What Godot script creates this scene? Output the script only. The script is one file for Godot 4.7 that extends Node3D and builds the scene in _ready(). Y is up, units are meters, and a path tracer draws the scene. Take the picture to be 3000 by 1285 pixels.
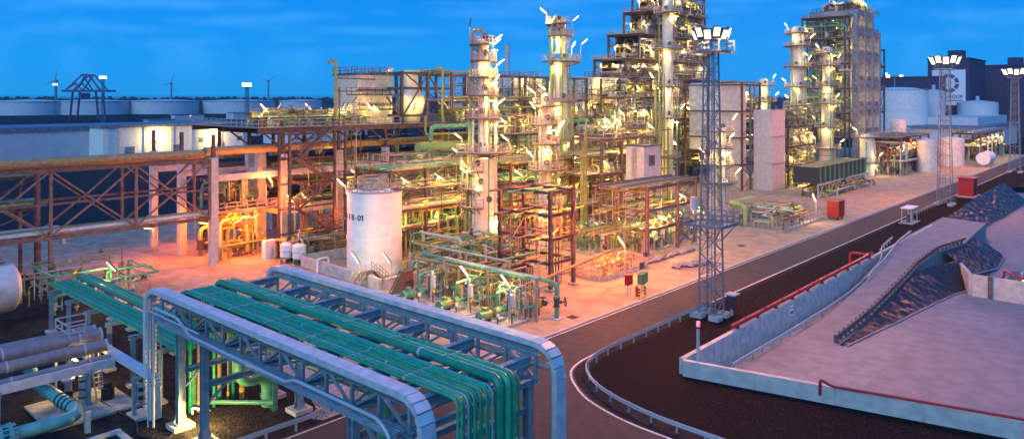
extends Node3D
# Plan coordinates: a runs along the main road, b across it, h up. P(a, h, b) is the point in metres.

var taken := {}
var M := {}
var rng := RandomNumberGenerator.new()
var unit_box: Mesh
var unit_cyl: Mesh
var unit_hbeam: Mesh
var valve_mesh: Mesh
var wheel_mesh: Mesh
var flange_mesh: Mesh
var tube_mesh: Mesh
var housing_mesh: Mesh
var lamp_power := 15.0

const WHITE_LAMP := Color(1.0, 0.83, 0.45)
const SODIUM := Color(1.0, 0.46, 0.12)

func P(a: float, h: float, b: float) -> Vector3:
	return Vector3(a, h, -b)

# ------------------------------------------------------------------ mesh collecting
class MB:
	var v := PackedVector3Array()
	var n := PackedVector3Array()
	var i := PackedInt32Array()
	func quad(a: Vector3, b: Vector3, c: Vector3, d: Vector3) -> void:
		var m := (b - a).cross(c - a).normalized()
		var k := v.size()
		v.append_array(PackedVector3Array([a, b, c, d]))
		n.append_array(PackedVector3Array([m, m, m, m]))
		i.append_array(PackedInt32Array([k, k + 2, k + 1, k, k + 3, k + 2]))
	func tri(a: Vector3, b: Vector3, c: Vector3) -> void:
		var m := (b - a).cross(c - a).normalized()
		var k := v.size()
		v.append_array(PackedVector3Array([a, b, c]))
		n.append_array(PackedVector3Array([m, m, m]))
		i.append_array(PackedInt32Array([k, k + 2, k + 1]))
	func box(c: Vector3, s: Vector3, r := Basis.IDENTITY) -> void:
		var x := r.x * s.x * 0.5
		var y := r.y * s.y * 0.5
		var z := r.z * s.z * 0.5
		quad(c - x - y + z, c + x - y + z, c + x + y + z, c - x + y + z)
		quad(c + x - y - z, c - x - y - z, c - x + y - z, c + x + y - z)
		quad(c + x - y + z, c + x - y - z, c + x + y - z, c + x + y + z)
		quad(c - x - y - z, c - x - y + z, c - x + y + z, c - x + y - z)
		quad(c - x + y + z, c + x + y + z, c + x + y - z, c - x + y - z)
		quad(c - x - y - z, c + x - y - z, c + x - y + z, c - x - y + z)
	func bar(p: Vector3, q: Vector3, w: float, t: float) -> void:
		var d := q - p
		var y := d.normalized()
		var x := Vector3.RIGHT if absf(y.y) > 0.99 else y.cross(Vector3.UP).normalized()
		box((p + q) * 0.5, Vector3(w, d.length(), t), Basis(x, y, x.cross(y)))
	func rings(rows: Array, normals: Array, shut := true) -> void:
		# rows of points round a tube; smooth along normals
		var m: int = rows[0].size()
		var k := v.size()
		for r in rows.size():
			v.append_array(rows[r])
			n.append_array(normals[r])
		for r in rows.size() - 1:
			for j in (m if shut else m - 1):
				var a := k + r * m + j
				var b := k + r * m + (j + 1) % m
				i.append_array(PackedInt32Array([a, b + m, b, a, a + m, b + m]))
	func cap(pts: PackedVector3Array, m: Vector3) -> void:
		var k := v.size()
		v.append_array(pts)
		for p in pts:
			n.append(m)
		var flip: bool = (pts[1] - pts[0]).cross(pts[2] - pts[0]).dot(m) > 0.0
		for j in range(1, pts.size() - 1):
			i.append_array(PackedInt32Array([k, k + j + 1, k + j] if flip else [k, k + j, k + j + 1]))
	func tube(path: PackedVector3Array, r: float, sides := 8, caps := true) -> void:
		var rows := []
		var norms := []
		var t := (path[1] - path[0]).normalized()
		var u := t.cross(Vector3.UP if absf(t.y) < 0.9 else Vector3.RIGHT).normalized()
		for q in path.size():
			var t2 := t
			if q == 0:
				t2 = (path[1] - path[0]).normalized()
			elif q == path.size() - 1:
				t2 = (path[q] - path[q - 1]).normalized()
			else:
				t2 = (path[q + 1] - path[q - 1]).normalized()
			u = (u - t2 * u.dot(t2)).normalized()
			var w := t2.cross(u)
			var row := PackedVector3Array()
			var nr := PackedVector3Array()
			for j in sides:
				var ang := TAU * j / sides
				var d := u * cos(ang) + w * sin(ang)
				nr.append(d)
				row.append(path[q] + d * r)
			rows.append(row)
			norms.append(nr)
		rings(rows, norms)
		if caps:
			cap(rows[0], (path[0] - path[1]).normalized())
			cap(rows[-1], (path[-1] - path[-2]).normalized())
	func lathe(o: Vector3, prof: PackedVector2Array, sides := 24) -> void:
		for q in prof.size() - 1:
			var p0 := prof[q]
			var p1 := prof[q + 1]
			var d := (p1 - p0).normalized()
			var nn := Vector2(d.y, -d.x)
			var r0 := PackedVector3Array()
			var r1 := PackedVector3Array()
			var nr := PackedVector3Array()
			for j in sides:
				var ang := -TAU * j / sides
				var e := Vector3(cos(ang), 0, sin(ang))
				r0.append(o + e * p0.x + Vector3(0, p0.y, 0))
				r1.append(o + e * p1.x + Vector3(0, p1.y, 0))
				nr.append((e * nn.x + Vector3(0, nn.y, 0)).normalized())
			rings([r0, r1], [nr, nr])
	func sweep(path: PackedVector3Array, prof: PackedVector2Array, up := Vector3.UP) -> void:
		# profile (side, up) closed, carried along the path with flat faces
		var rows := []
		for q in path.size():
			var t: Vector3
			if q == 0:
				t = path[1] - path[0]
			elif q == path.size() - 1:
				t = path[q] - path[q - 1]
			else:
				t = (path[q + 1] - path[q]).normalized() + (path[q] - path[q - 1]).normalized()
			t = t.normalized()
			var s := t.cross(up).normalized()
			var w := s.cross(t)
			var row := PackedVector3Array()
			for c in prof:
				row.append(path[q] + s * c.x + w * c.y)
			rows.append(row)
		var m := prof.size()
		for q in path.size() - 1:
			for j in m:
				var k := (j + 1) % m
				quad(rows[q][j], rows[q + 1][j], rows[q + 1][k], rows[q][k])
		cap(rows[0], (path[0] - path[1]).normalized())
		cap(rows[-1], (path[-1] - path[-2]).normalized())

func mesh_of(mb: MB) -> ArrayMesh:
	var arr := []
	arr.resize(Mesh.ARRAY_MAX)
	arr[Mesh.ARRAY_VERTEX] = mb.v
	arr[Mesh.ARRAY_NORMAL] = mb.n
	arr[Mesh.ARRAY_INDEX] = mb.i
	var am := ArrayMesh.new()
	am.add_surface_from_arrays(Mesh.PRIMITIVE_TRIANGLES, arr)
	return am

# ------------------------------------------------------------------ naming and parenting
func numbered(called: String) -> String:
	var k: int = taken.get(called, -1) + 1
	taken[called] = k
	return called if k == 0 else "%s_%03d" % [called, k]

func thing(called: String, label: String, category: String, at: Vector3, group := "") -> Node3D:
	var o := Node3D.new()
	o.name = numbered(called)
	add_child(o)
	o.position = at
	o.set_meta("label", label)
	o.set_meta("category", category)
	if group != "":
		o.set_meta("group", group)
	return o

func sub(called: String, parent: Node3D, at: Vector3) -> Node3D:
	var o := Node3D.new()
	o.name = called
	parent.add_child(o, true)
	o.position = at - origin_of(parent)
	return o

func origin_of(n: Node) -> Vector3:
	var o := Vector3.ZERO
	while n != self and n != null:
		o += n.position
		n = n.get_parent()
	return o

func put(called: String, mesh: Mesh, mat: Material, parent: Node, xf := Transform3D.IDENTITY) -> MeshInstance3D:
	var mi := MeshInstance3D.new()
	mi.name = called
	mi.mesh = mesh
	mi.material_override = mat
	parent.add_child(mi, true)
	mi.transform = Transform3D(xf.basis, xf.origin - origin_of(parent))
	return mi

# mesh collected in world points, committed under parent
func commit(called: String, mb: MB, mat: Material, parent: Node) -> MeshInstance3D:
	if parent == self:
		called = numbered(called)
	var o := origin_of(parent)
	for k in mb.v.size():
		mb.v[k] -= o
	var mi := MeshInstance3D.new()
	mi.name = called
	mi.mesh = mesh_of(mb)
	mi.material_override = mat
	parent.add_child(mi, true)
	return mi

func ground_piece(called: String, mb: MB, mat: Material, kind := "structure") -> MeshInstance3D:
	var o := commit(called, mb, mat, self)
	o.set_meta("kind", kind)
	return o

func along(p: Vector3, q: Vector3, w: float, t: float) -> Transform3D:
	var d := q - p
	var y := d.normalized()
	var x := Vector3.RIGHT if absf(y.y) > 0.99 else y.cross(Vector3.UP).normalized()
	return Transform3D(Basis(x * w, d, x.cross(y) * t), (p + q) * 0.5)

func bar(parent: Node, called: String, p: Vector3, q: Vector3, w: float, t: float, mat: Material) -> MeshInstance3D:
	return put(called, unit_box, mat, parent, along(p, q, w, t))

func hbeam(parent: Node, called: String, p: Vector3, q: Vector3, w: float, t: float, mat: Material) -> MeshInstance3D:
	return put(called, unit_hbeam, mat, parent, along(p, q, w, t))

func rod(parent: Node, called: String, p: Vector3, q: Vector3, r: float, mat: Material) -> MeshInstance3D:
	return put(called, unit_cyl, mat, parent, along(p, q, 2 * r, 2 * r))

func slab(parent: Node, called: String, lo: Vector3, hi: Vector3, mat: Material) -> MeshInstance3D:
	var s := (hi - lo).abs()
	return put(called, unit_box, mat, parent, Transform3D(Basis.from_scale(s), (lo + hi) * 0.5))

func fillet(pts: PackedVector3Array, r: float, steps := 4) -> PackedVector3Array:
	var out := PackedVector3Array([pts[0]])
	for k in range(1, pts.size() - 1):
		var p := pts[k]
		var d0 := pts[k - 1] - p
		var d1 := pts[k + 1] - p
		var rr := minf(r, minf(d0.length(), d1.length()) * 0.45)
		var s := p + d0.normalized() * rr
		var e := p + d1.normalized() * rr
		for j in steps + 1:
			var t := float(j) / steps
			out.append(s.lerp(p, t).lerp(p.lerp(e, t), t))
	out.append(pts[-1])
	return out

func pipe(parent: Node, pts: PackedVector3Array, r: float, mat: Material, called := "pipe", sides := 8) -> MeshInstance3D:
	var mb := MB.new()
	mb.tube(fillet(pts, r * 3.5), r, sides)
	return commit(called, mb, mat, parent)

func railing(parent: Node, pts: PackedVector3Array, mat: Material, hgt := 1.1, w := 0.085) -> MeshInstance3D:
	var mb := MB.new()
	for k in pts.size() - 1:
		var p := pts[k]
		var q := pts[k + 1]
		var d := p.distance_to(q)
		var m := maxi(1, roundi(d / 1.5))
		for j in m:
			var x := p.lerp(q, float(j) / m)
			mb.bar(x, x + Vector3(0, hgt, 0), w, w)
		for f in [1.0, 0.55]:
			mb.bar(p + Vector3(0, hgt * f, 0), q + Vector3(0, hgt * f, 0), w * 0.9, w * 0.9)
		mb.bar(p + Vector3(0, 0.08, 0), q + Vector3(0, 0.08, 0), 0.03, 0.16)
	var e := pts[-1]
	mb.bar(e, e + Vector3(0, hgt, 0), w * 1.02, w * 1.02)
	return commit("railing", mb, mat, parent)

func ladder(parent: Node, foot: Vector3, top: float, out: Vector3, mat: Material, cage := true) -> MeshInstance3D:
	var mb := MB.new()
	var s := out.cross(Vector3.UP).normalized() * 0.25
	var hd := Vector3(0, top - foot.y, 0)
	mb.bar(foot + s, foot + s + hd, 0.07, 0.07)
	mb.bar(foot - s, foot - s + hd, 0.07, 0.07)
	var y := 0.3
	while y < hd.y:
		mb.bar(foot - s + Vector3(0, y, 0), foot + s + Vector3(0, y, 0), 0.035, 0.035)
		y += 0.35
	if cage and hd.y > 3.0:
		y = 2.3
		while y < hd.y:
			var prev := foot + s + Vector3(0, y, 0)
			for j in range(1, 6):
				var ang := PI * j / 5
				var q := foot + s * cos(ang) * 1.3 + out * sin(ang) * 0.65 + Vector3(0, y, 0)
				mb.bar(prev, q, 0.05, 0.03)
				prev = q
			y += 0.95
		for j in range(1, 5):
			var ang := PI * j / 5
			var q := foot + s * cos(ang) * 1.3 + out * sin(ang) * 0.65
			mb.bar(q + Vector3(0, 2.3, 0), q + hd, 0.04, 0.03)
	return commit("ladder", mb, mat, parent)

# a tilted fluorescent or sodium luminaire on its own pole, with its light
func lamp(parent: Node3D, base: Vector3, pole: float, yaw: float, color := WHITE_LAMP, power := 1.0, tilt := 0.75, lit := true, called := "lamp") -> Node3D:
	var l := sub(called, parent, base)
	var top := base + Vector3(0, pole, 0)
	rod(l, "pole", base, top, 0.045, M.galv)
	var dir := Vector3(cos(yaw) * cos(tilt), sin(tilt), -sin(yaw) * cos(tilt))
	var side := dir.cross(Vector3.UP).normalized()
	var nrm := dir.cross(side).normalized()
	if nrm.y > 0:
		nrm = -nrm
	var c := top + dir * 0.75
	var bs := Basis(side, dir, nrm)
	put("housing", housing_mesh, M.lamp_back, l, Transform3D(bs, c - nrm * 0.02))
	put("lamp_tube", tube_mesh, (M.glow_white if color == WHITE_LAMP else M.glow_sodium) if lit else M.lamp_off, l, Transform3D(bs, c + nrm * 0.09))
	if lit and power > 0.0:
		var o := OmniLight3D.new()
		o.name = "lamp_light"
		o.light_color = color
		o.light_energy = lamp_power * power
		o.light_size = 0.2
		o.omni_range = 60.0
		o.omni_attenuation = 2.0
		o.shadow_enabled = true
		l.add_child(o, true)
		o.position = c + nrm * 0.42 - base
	return l

func pole_lamp(label: String, at: Vector3, pole: float, yaw: float, color := WHITE_LAMP, power := 1.0, tilt := 0.75, lit := true) -> void:
	var t := thing("pole_lamp", label, "lamp", at, "tilted tube lamps on poles")
	var foot := put("foot_plate", unit_box, M.galv, t, Transform3D(Basis.from_scale(Vector3(0.35, 0.06, 0.35)), at + Vector3(0, 0.03, 0)))
	foot.name = "foot_plate"
	lamp(t, at + Vector3(0, 0.06, 0), pole, yaw, color, power, tilt, lit, "lamp_head")

# ------------------------------------------------------------------ materials
func tex(freq: float, lo: Color, hi: Color, seed_value: int, octaves := 5, size := 512, kind := FastNoiseLite.TYPE_SIMPLEX_SMOOTH) -> NoiseTexture2D:
	var f := FastNoiseLite.new()
	f.seed = seed_value
	f.noise_type = kind
	f.frequency = freq
	f.fractal_octaves = octaves
	var g := Gradient.new()
	g.set_color(0, lo)
	g.set_color(1, hi)
	g.set_offset(0, 0.22)
	g.set_offset(1, 0.78)
	var t := NoiseTexture2D.new()
	t.width = size
	t.height = size
	t.seamless = true
	t.noise = f
	t.color_ramp = g
	return t

func lin(r: float, g: float, b: float) -> Color:
	return Color(r, g, b).linear_to_srgb()

func shade(c: Color, k: float) -> Color:
	return Color(minf(c.r * k, 0.95), minf(c.g * k, 0.95), minf(c.b * k, 0.95))

func mat(called: String, c: Color, rough := 0.7, metal := 0.0, grain := 0.0, scale := 0.4, seed_value := 1) -> StandardMaterial3D:
	var m := StandardMaterial3D.new()
	m.resource_name = called
	m.roughness = rough
	m.metallic = metal
	if grain > 0.0:
		m.albedo_texture = tex(0.02, shade(c, 1.0 - grain), shade(c, 1.0 + grain * 0.6), seed_value)
		m.uv1_triplanar = true
		m.uv1_world_triplanar = true
		m.uv1_scale = Vector3(scale, scale, scale)
	else:
		m.albedo_color = c
	if rough > 0.9:
		m.metallic_specular = 0.2
	M[called] = m
	return m

func glow(called: String, c: Color, e: float) -> void:
	var m := StandardMaterial3D.new()
	m.resource_name = called
	m.albedo_color = Color(0.9, 0.9, 0.9)
	m.emission_enabled = true
	m.emission = c
	m.emission_energy_multiplier = e
	M[called] = m

func make_materials() -> void:
	mat("ground", lin(0.03, 0.026, 0.027), 0.95, 0, 0.25, 0.11, 3)
	mat("gravel", lin(0.012, 0.0075, 0.008), 0.95, 0, 0.4, 0.9, 4)
	mat("pebble", lin(0.028, 0.021, 0.021), 0.9)
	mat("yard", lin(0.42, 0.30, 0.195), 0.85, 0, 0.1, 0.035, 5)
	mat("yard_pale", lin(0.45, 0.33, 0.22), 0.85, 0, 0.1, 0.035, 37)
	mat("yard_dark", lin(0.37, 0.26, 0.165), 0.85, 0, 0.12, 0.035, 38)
	mat("green_worn", lin(0.02, 0.31, 0.16), 0.45, 0, 0.2, 0.15, 39)
	mat("green_deep", lin(0.010, 0.25, 0.14), 0.33, 0, 0.12, 0.15, 40)
	mat("tower_concrete", lin(0.30, 0.29, 0.32), 0.85, 0, 0.12, 0.05, 42)
	mat("asphalt", lin(0.045, 0.036, 0.035), 0.85, 0, 0.14, 0.07, 6)
	mat("paint", lin(0.7, 0.69, 0.66), 0.7, 0, 0.25, 0.5, 7)
	mat("concrete", lin(0.47, 0.45, 0.42), 0.85, 0, 0.09, 0.08, 8)
	mat("basin_pale", lin(0.21, 0.22, 0.245), 0.8, 0, 0.07, 0.06, 41)
	mat("basin", lin(0.185, 0.195, 0.22), 0.8, 0, 0.07, 0.05, 9)
	mat("plinth", lin(0.38, 0.35, 0.32), 0.85, 0, 0.14, 0.1, 10)
	mat("steel", lin(0.13, 0.08, 0.07), 0.65, 0.0, 0.22, 0.12, 11)
	mat("steel_grey", lin(0.105, 0.095, 0.10), 0.6, 0.1, 0.2, 0.12, 12)
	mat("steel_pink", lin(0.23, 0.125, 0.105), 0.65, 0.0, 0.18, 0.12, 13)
	mat("mast", lin(0.20, 0.23, 0.27), 0.5, 0.4)
	mat("bridge", lin(0.19, 0.29, 0.33), 0.5, 0.0, 0.1, 0.12, 14)
	mat("duct", lin(0.60, 0.60, 0.61), 0.42, 0.2, 0.07, 0.12, 15)
	mat("galv", lin(0.46, 0.46, 0.46), 0.45, 0.2)
	mat("rail", lin(0.36, 0.285, 0.25), 0.6, 0.1)
	mat("grating", lin(0.11, 0.09, 0.088), 0.7, 0.2, 0.2, 0.4, 16)
	mat("green", lin(0.014, 0.37, 0.185), 0.33, 0, 0.1, 0.15, 17)
	mat("green_pale", lin(0.10, 0.33, 0.20), 0.4, 0, 0.14, 0.15, 18)
	mat("olive", lin(0.26, 0.28, 0.09), 0.45, 0, 0.14, 0.15, 19)
	mat("lime", lin(0.27, 0.40, 0.12), 0.4, 0, 0.1, 0.2, 20)
	mat("ochre", lin(0.40, 0.26, 0.10), 0.5, 0, 0.14, 0.15, 21)
	mat("teal", lin(0.12, 0.36, 0.33), 0.4, 0, 0.1, 0.12, 22)
	mat("clad", lin(0.56, 0.55, 0.50), 0.4, 0.3, 0.08, 0.12, 23)
	mat("shell", lin(0.66, 0.64, 0.53), 0.45, 0.1, 0.07, 0.1, 24)
	mat("white", lin(0.80, 0.78, 0.74), 0.5, 0, 0.05, 0.06, 25)
	mat("dirty_white", lin(0.60, 0.57, 0.53), 0.6, 0, 0.09, 0.07, 26)
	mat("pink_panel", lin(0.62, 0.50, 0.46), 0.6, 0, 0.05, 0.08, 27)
	mat("dark", lin(0.03, 0.03, 0.035), 0.6)
	mat("black", lin(0.012, 0.012, 0.014), 0.7)
	mat("flange", lin(0.09, 0.08, 0.075), 0.55, 0.3)
	mat("red", lin(0.32, 0.013, 0.016), 0.4, 0, 0.15, 0.8, 28)
	mat("orange_red", lin(0.55, 0.09, 0.03), 0.45)
	mat("yellow", lin(0.62, 0.42, 0.03), 0.5)
	mat("green_box", lin(0.06, 0.20, 0.10), 0.5)
	mat("liner", lin(0.016, 0.016, 0.019), 0.5, 0, 0.2, 0.8, 29)
	mat("stone", lin(0.32, 0.27, 0.28), 0.8, 0, 0.3, 0.8, 30)
	mat("navy", lin(0.035, 0.04, 0.10), 0.7, 0, 0.15, 0.05, 31)
	mat("roof_blue", lin(0.16, 0.19, 0.24), 0.6, 0, 0.15, 0.05, 32)
	mat("far_white", lin(0.55, 0.56, 0.58), 0.7, 0, 0.04, 0.02, 33)
	mat("tree", lin(0.03, 0.045, 0.025), 0.95)
	mat("paving", lin(0.36, 0.34, 0.32), 0.85, 0, 0.15, 0.2, 34)
	mat("insulated", lin(0.26, 0.23, 0.22), 0.45, 0.2, 0.1, 0.15, 35)
	mat("purple_steel", lin(0.12, 0.07, 0.16), 0.6)
	mat("lamp_back", lin(0.10, 0.10, 0.10), 0.5)
	mat("lamp_off", lin(0.5, 0.5, 0.48), 0.3)
	mat("water", lin(0.03, 0.05, 0.09), 0.04)
	mat("ink", lin(0.02, 0.02, 0.022), 0.6)
	mat("rust", lin(0.26, 0.10, 0.05), 0.8, 0, 0.4, 0.5, 36)
	mat("sign_white", lin(0.75, 0.75, 0.75), 0.6)
	mat("sign_purple", lin(0.12, 0.07, 0.25), 0.6)
	glow("glow_white", Color(1.0, 0.93, 0.62), 1.9)
	glow("glow_sodium", Color(1.0, 0.78, 0.36), 2.0)
	glow("glow_flood", Color(1.0, 0.95, 0.7), 2.6)
	glow("glow_red", Color(1.0, 0.06, 0.03), 6.0)

func make_unit_meshes() -> void:
	unit_box = BoxMesh.new()
	var c := CylinderMesh.new()
	c.top_radius = 0.5
	c.bottom_radius = 0.5
	c.height = 1.0
	c.radial_segments = 12
	c.rings = 1
	unit_cyl = c
	var mb := MB.new()
	mb.box(Vector3(0, 0, 0.46), Vector3(1, 1, 0.08))
	mb.box(Vector3(0, 0, -0.46), Vector3(1, 1, 0.08))
	mb.box(Vector3.ZERO, Vector3(0.07, 1, 0.84))
	unit_hbeam = mesh_of(mb)
	# hand-wheel valve on a pipe that runs along z, of pipe radius 1
	mb = MB.new()
	mb.tube(PackedVector3Array([Vector3(0, 0, -2.2), Vector3(0, 0, -1.8)]), 1.8, 10)
	mb.tube(PackedVector3Array([Vector3(0, 0, 1.8), Vector3(0, 0, 2.2)]), 1.8, 10)
	mb.tube(PackedVector3Array([Vector3(0, 0, -1.8), Vector3(0, 0, -0.9), Vector3(0, 0, 0.9), Vector3(0, 0, 1.8)]), 1.35, 8)
	mb.tube(PackedVector3Array([Vector3(0, 1.2, 0), Vector3(0, 2.6, 0)]), 0.8, 8)
	mb.tube(PackedVector3Array([Vector3(0, 2.6, 0), Vector3(0, 4.2, 0)]), 0.3, 6)
	var ring := PackedVector3Array()
	for j in 13:
		ring.append(Vector3(cos(TAU * j / 12) * 2.2, 4.2, sin(TAU * j / 12) * 2.2))
	mb.tube(ring, 0.22, 5, false)
	mb.bar(Vector3(-2.2, 4.2, 0), Vector3(2.2, 4.2, 0), 0.25, 0.25)
	mb.bar(Vector3(0, 4.2, -2.2), Vector3(0, 4.2, 2.2), 0.25, 0.25)
	valve_mesh = mesh_of(mb)
	mb = MB.new()
	mb.tube(PackedVector3Array([Vector3(0, 0, -0.12), Vector3(0, 0, 0.12)]), 1.0, 14)
	mb.tube(PackedVector3Array([Vector3(0, 0, 0.12), Vector3(0, 0, 0.2)]), 0.75, 14)
	flange_mesh = mesh_of(mb)
	mb = MB.new()
	mb.tube(PackedVector3Array([Vector3(0, -0.66, 0), Vector3(0, -0.6, 0), Vector3(0, 0.6, 0), Vector3(0, 0.66, 0)]), 0.085, 8)
	tube_mesh = mesh_of(mb)
	mb = MB.new()
	mb.box(Vector3.ZERO, Vector3(0.22, 1.44, 0.08))
	mb.box(Vector3(0, 0.7, 0.06), Vector3(0.2, 0.05, 0.14))
	mb.box(Vector3(0, -0.7, 0.06), Vector3(0.2, 0.05, 0.14))
	housing_mesh = mesh_of(mb)

func valve(parent: Node, at: Vector3, run: Vector3, r: float, m: Material = null, up := Vector3.UP) -> void:
	var z := run.normalized()
	var y := (up - z * up.dot(z)).normalized()
	if y.length() < 0.5:
		y = Vector3.RIGHT
	put("valve", valve_mesh, M.flange if m == null else m, parent, Transform3D(Basis(y.cross(z) * r, y * r, z * r), at))

func flange(parent: Node, at: Vector3, run: Vector3, r: float, m: Material = null, called := "flange") -> void:
	var z := run.normalized()
	var x := z.cross(Vector3.UP if absf(z.y) < 0.9 else Vector3.RIGHT).normalized()
	put(called, flange_mesh, M.flange if m == null else m, parent, Transform3D(Basis(x * r, z.cross(x) * r, z * r), at))

# ------------------------------------------------------------------ composite builders
# steel frame: posts on a grid, beams on every level, braces in some bays, decks with railings on some levels
func steel_frame(t: Node3D, xs: Array, bs: Array, levels: Array, top: float, m: Material, pw := 0.32, decks := [], brace := 0.35, base := 0.0) -> void:
	for x in xs:
		for b in bs:
			hbeam(t, "post", P(x, base, b), P(x, top, b), pw, pw, m)
			if base == 0.0:
				slab(t, "footing", P(x - 0.45, 0.0, b - 0.45), P(x + 0.45, 0.3, b + 0.45), M.plinth)
	for lv in levels:
		var h: float = lv
		for b in bs:
			for k in xs.size() - 1:
				hbeam(t, "beam", P(xs[k] + pw * 0.5, h, b), P(xs[k + 1] - pw * 0.5, h, b), pw * 0.8, pw * 0.9, m)
		for x in xs:
			for k in bs.size() - 1:
				hbeam(t, "beam", P(x, h - 0.01, bs[k] + pw * 0.5), P(x, h - 0.01, bs[k + 1] - pw * 0.5), pw * 0.78, pw * 0.86, m)
	var all := [base] + levels
	for q in all.size() - 1:
		for b in bs:
			for k in xs.size() - 1:
				if rng.randf() < brace:
					var off := pw * 0.32
					bar(t, "brace", P(xs[k], all[q] + 0.2, b + off), P(xs[k + 1], all[q + 1] - 0.2, b + off), 0.13, 0.1, m)
					if rng.randf() < 0.6:
						bar(t, "brace", P(xs[k + 1], all[q] + 0.2, b + off + 0.11), P(xs[k], all[q + 1] - 0.2, b + off + 0.11), 0.13, 0.1, m)
		for x in xs:
			for k in bs.size() - 1:
				if rng.randf() < brace * 0.8:
					bar(t, "brace", P(x + 0.1, all[q] + 0.2, bs[k]), P(x + 0.1, all[q + 1] - 0.2, bs[k + 1]), 0.12, 0.1, m)
	for d in decks:
		var h: float = d + pw * 0.45 + 0.04
		var a0: float = xs[0] - 0.5
		var a1: float = xs[-1] + 0.5
		var b0: float = bs[0] - 0.5
		var b1: float = bs[-1] + 0.5
		var dk := slab(t, "deck", P(a0, h - 0.03, b0), P(a1, h + 0.03, b1), M.grating)
		dk.name = dk.name
		railing(t, PackedVector3Array([P(a0, h + 0.03, b0), P(a1, h + 0.03, b0), P(a1, h + 0.03, b1), P(a0, h + 0.03, b1), P(a0, h + 0.03, b0)]), M.rail)

func pick(list: Array):
	return list[rng.randi() % list.size()]

# pipes laid along a on a level between b0 and b1
func lay_pipes(t: Node3D, a0: float, a1: float, b0: float, b1: float, h: float, mats: Array, fill := 0.8, rmax := 0.22) -> void:
	var b := b0
	while b < b1:
		var r := rng.randf_range(0.07, rmax)
		if rng.randf() < fill:
			var s0 := a0 - rng.randf_range(0.0, 0.8)
			var s1 := a1 + rng.randf_range(0.0, 0.8)
			var m: Material = pick(mats)
			if rng.randf() < 0.25:
				var cut := rng.randf_range(a0 + (a1 - a0) * 0.3, a1)
				var drop := h - rng.randf_range(1.5, 3.5)
				pipe(t, PackedVector3Array([P(s0, h + r, b + r), P(cut, h + r, b + r), P(cut, drop, b + r)]), r, m)
			else:
				rod(t, "pipe", P(s0, h + r, b + r), P(s1, h + r, b + r), r, m)
		b += 2 * r + rng.randf_range(0.05, 0.3)

# tangle of routed pipes with valves, standing on the ground between given limits
func pipework(t: Node3D, a0: float, a1: float, b0: float, b1: float, hmax: float, count: int, mats: Array, rmin := 0.05, rmax := 0.16, base := 0.0) -> void:
	for k in count:
		var r := rng.randf_range(rmin, rmax)
		var a := rng.randf_range(a0, a1)
		var b := rng.randf_range(b0, b1)
		var h := base + rng.randf_range(hmax * 0.25, hmax)
		var m: Material = pick(mats)
		var pts := PackedVector3Array([P(a, base, b), P(a, h, b)])
		if rng.randf() < 0.55:
			var a2 := rng.randf_range(a0, a1)
			pts.append(P(a2, h, b))
			if rng.randf() < 0.6:
				var b2 := rng.randf_range(b0, b1)
				pts.append(P(a2, h, b2))
				b = b2
			if rng.randf() < 0.6:
				pts.append(P(a2, base + rng.randf_range(0.0, h - base) * 0.4, b))
		else:
			var b2 := rng.randf_range(b0, b1)
			pts.append(P(a, h, b2))
			if rng.randf() < 0.7:
				var a2 := rng.randf_range(a0, a1)
				pts.append(P(a2, h, b2))
				pts.append(P(a2, base + 0.02, b2))
		pipe(t, pts, r, m, "pipe", 6 if r < 0.1 else 8)
		if rng.randf() < 0.7:
			var y := base + rng.randf_range(0.7, 1.6)
			if y < h - 0.5:
				valve(t, P(pts[0].x, y, -pts[0].z), Vector3.UP, r * 1.05, pick([M.flange, M.galv, M.flange, M.olive]), Vector3(rng.randf_range(-1, 1), 0, rng.randf_range(-1, 1)).normalized())
		if pts.size() > 2 and rng.randf() < 0.45:
			var q := pts[1].lerp(pts[2], 0.5)
			if pts[1].distance_to(pts[2]) > r * 9:
				valve(t, q, pts[2] - pts[1], r * 1.05, pick([M.flange, M.galv, M.yellow]))
		if rng.randf() < 0.5:
			flange(t, P(pts[0].x, base + 0.35, -pts[0].z), Vector3.UP, r * 1.9, M.galv)

# thin straight lines: small bore pipes, conduits, handrails and angles crossing a space
func fine_work(t: Node3D, a0: float, a1: float, b0: float, b1: float, h0: float, h1: float, count: int, mats: Array) -> void:
	for k in count:
		var a := rng.randf_range(a0, a1)
		var b := rng.randf_range(b0, b1)
		var h := rng.randf_range(h0, h1)
		var r := rng.randf_range(0.03, 0.075)
		var m: Material = pick(mats)
		var w := rng.randf()
		if w < 0.4:
			var e := minf(h1, h + rng.randf_range(1.5, 6.0))
			rod(t, "tubing", P(a, h, b), P(a, e, b), r, m)
		elif w < 0.78:
			var e := minf(a1, a + rng.randf_range(2.0, 9.0))
			rod(t, "tubing", P(a, h, b), P(e, h, b), r, m)
		elif w < 0.9:
			rod(t, "tubing", P(a, h, b0), P(a, h, b1), r, m)
		else:
			bar(t, "angle_bar", P(a, h, b), P(minf(a1, a + rng.randf_range(1.5, 4.0)), minf(h1, h + rng.randf_range(1.0, 3.0)), b), 0.09, 0.09, m)

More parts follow.
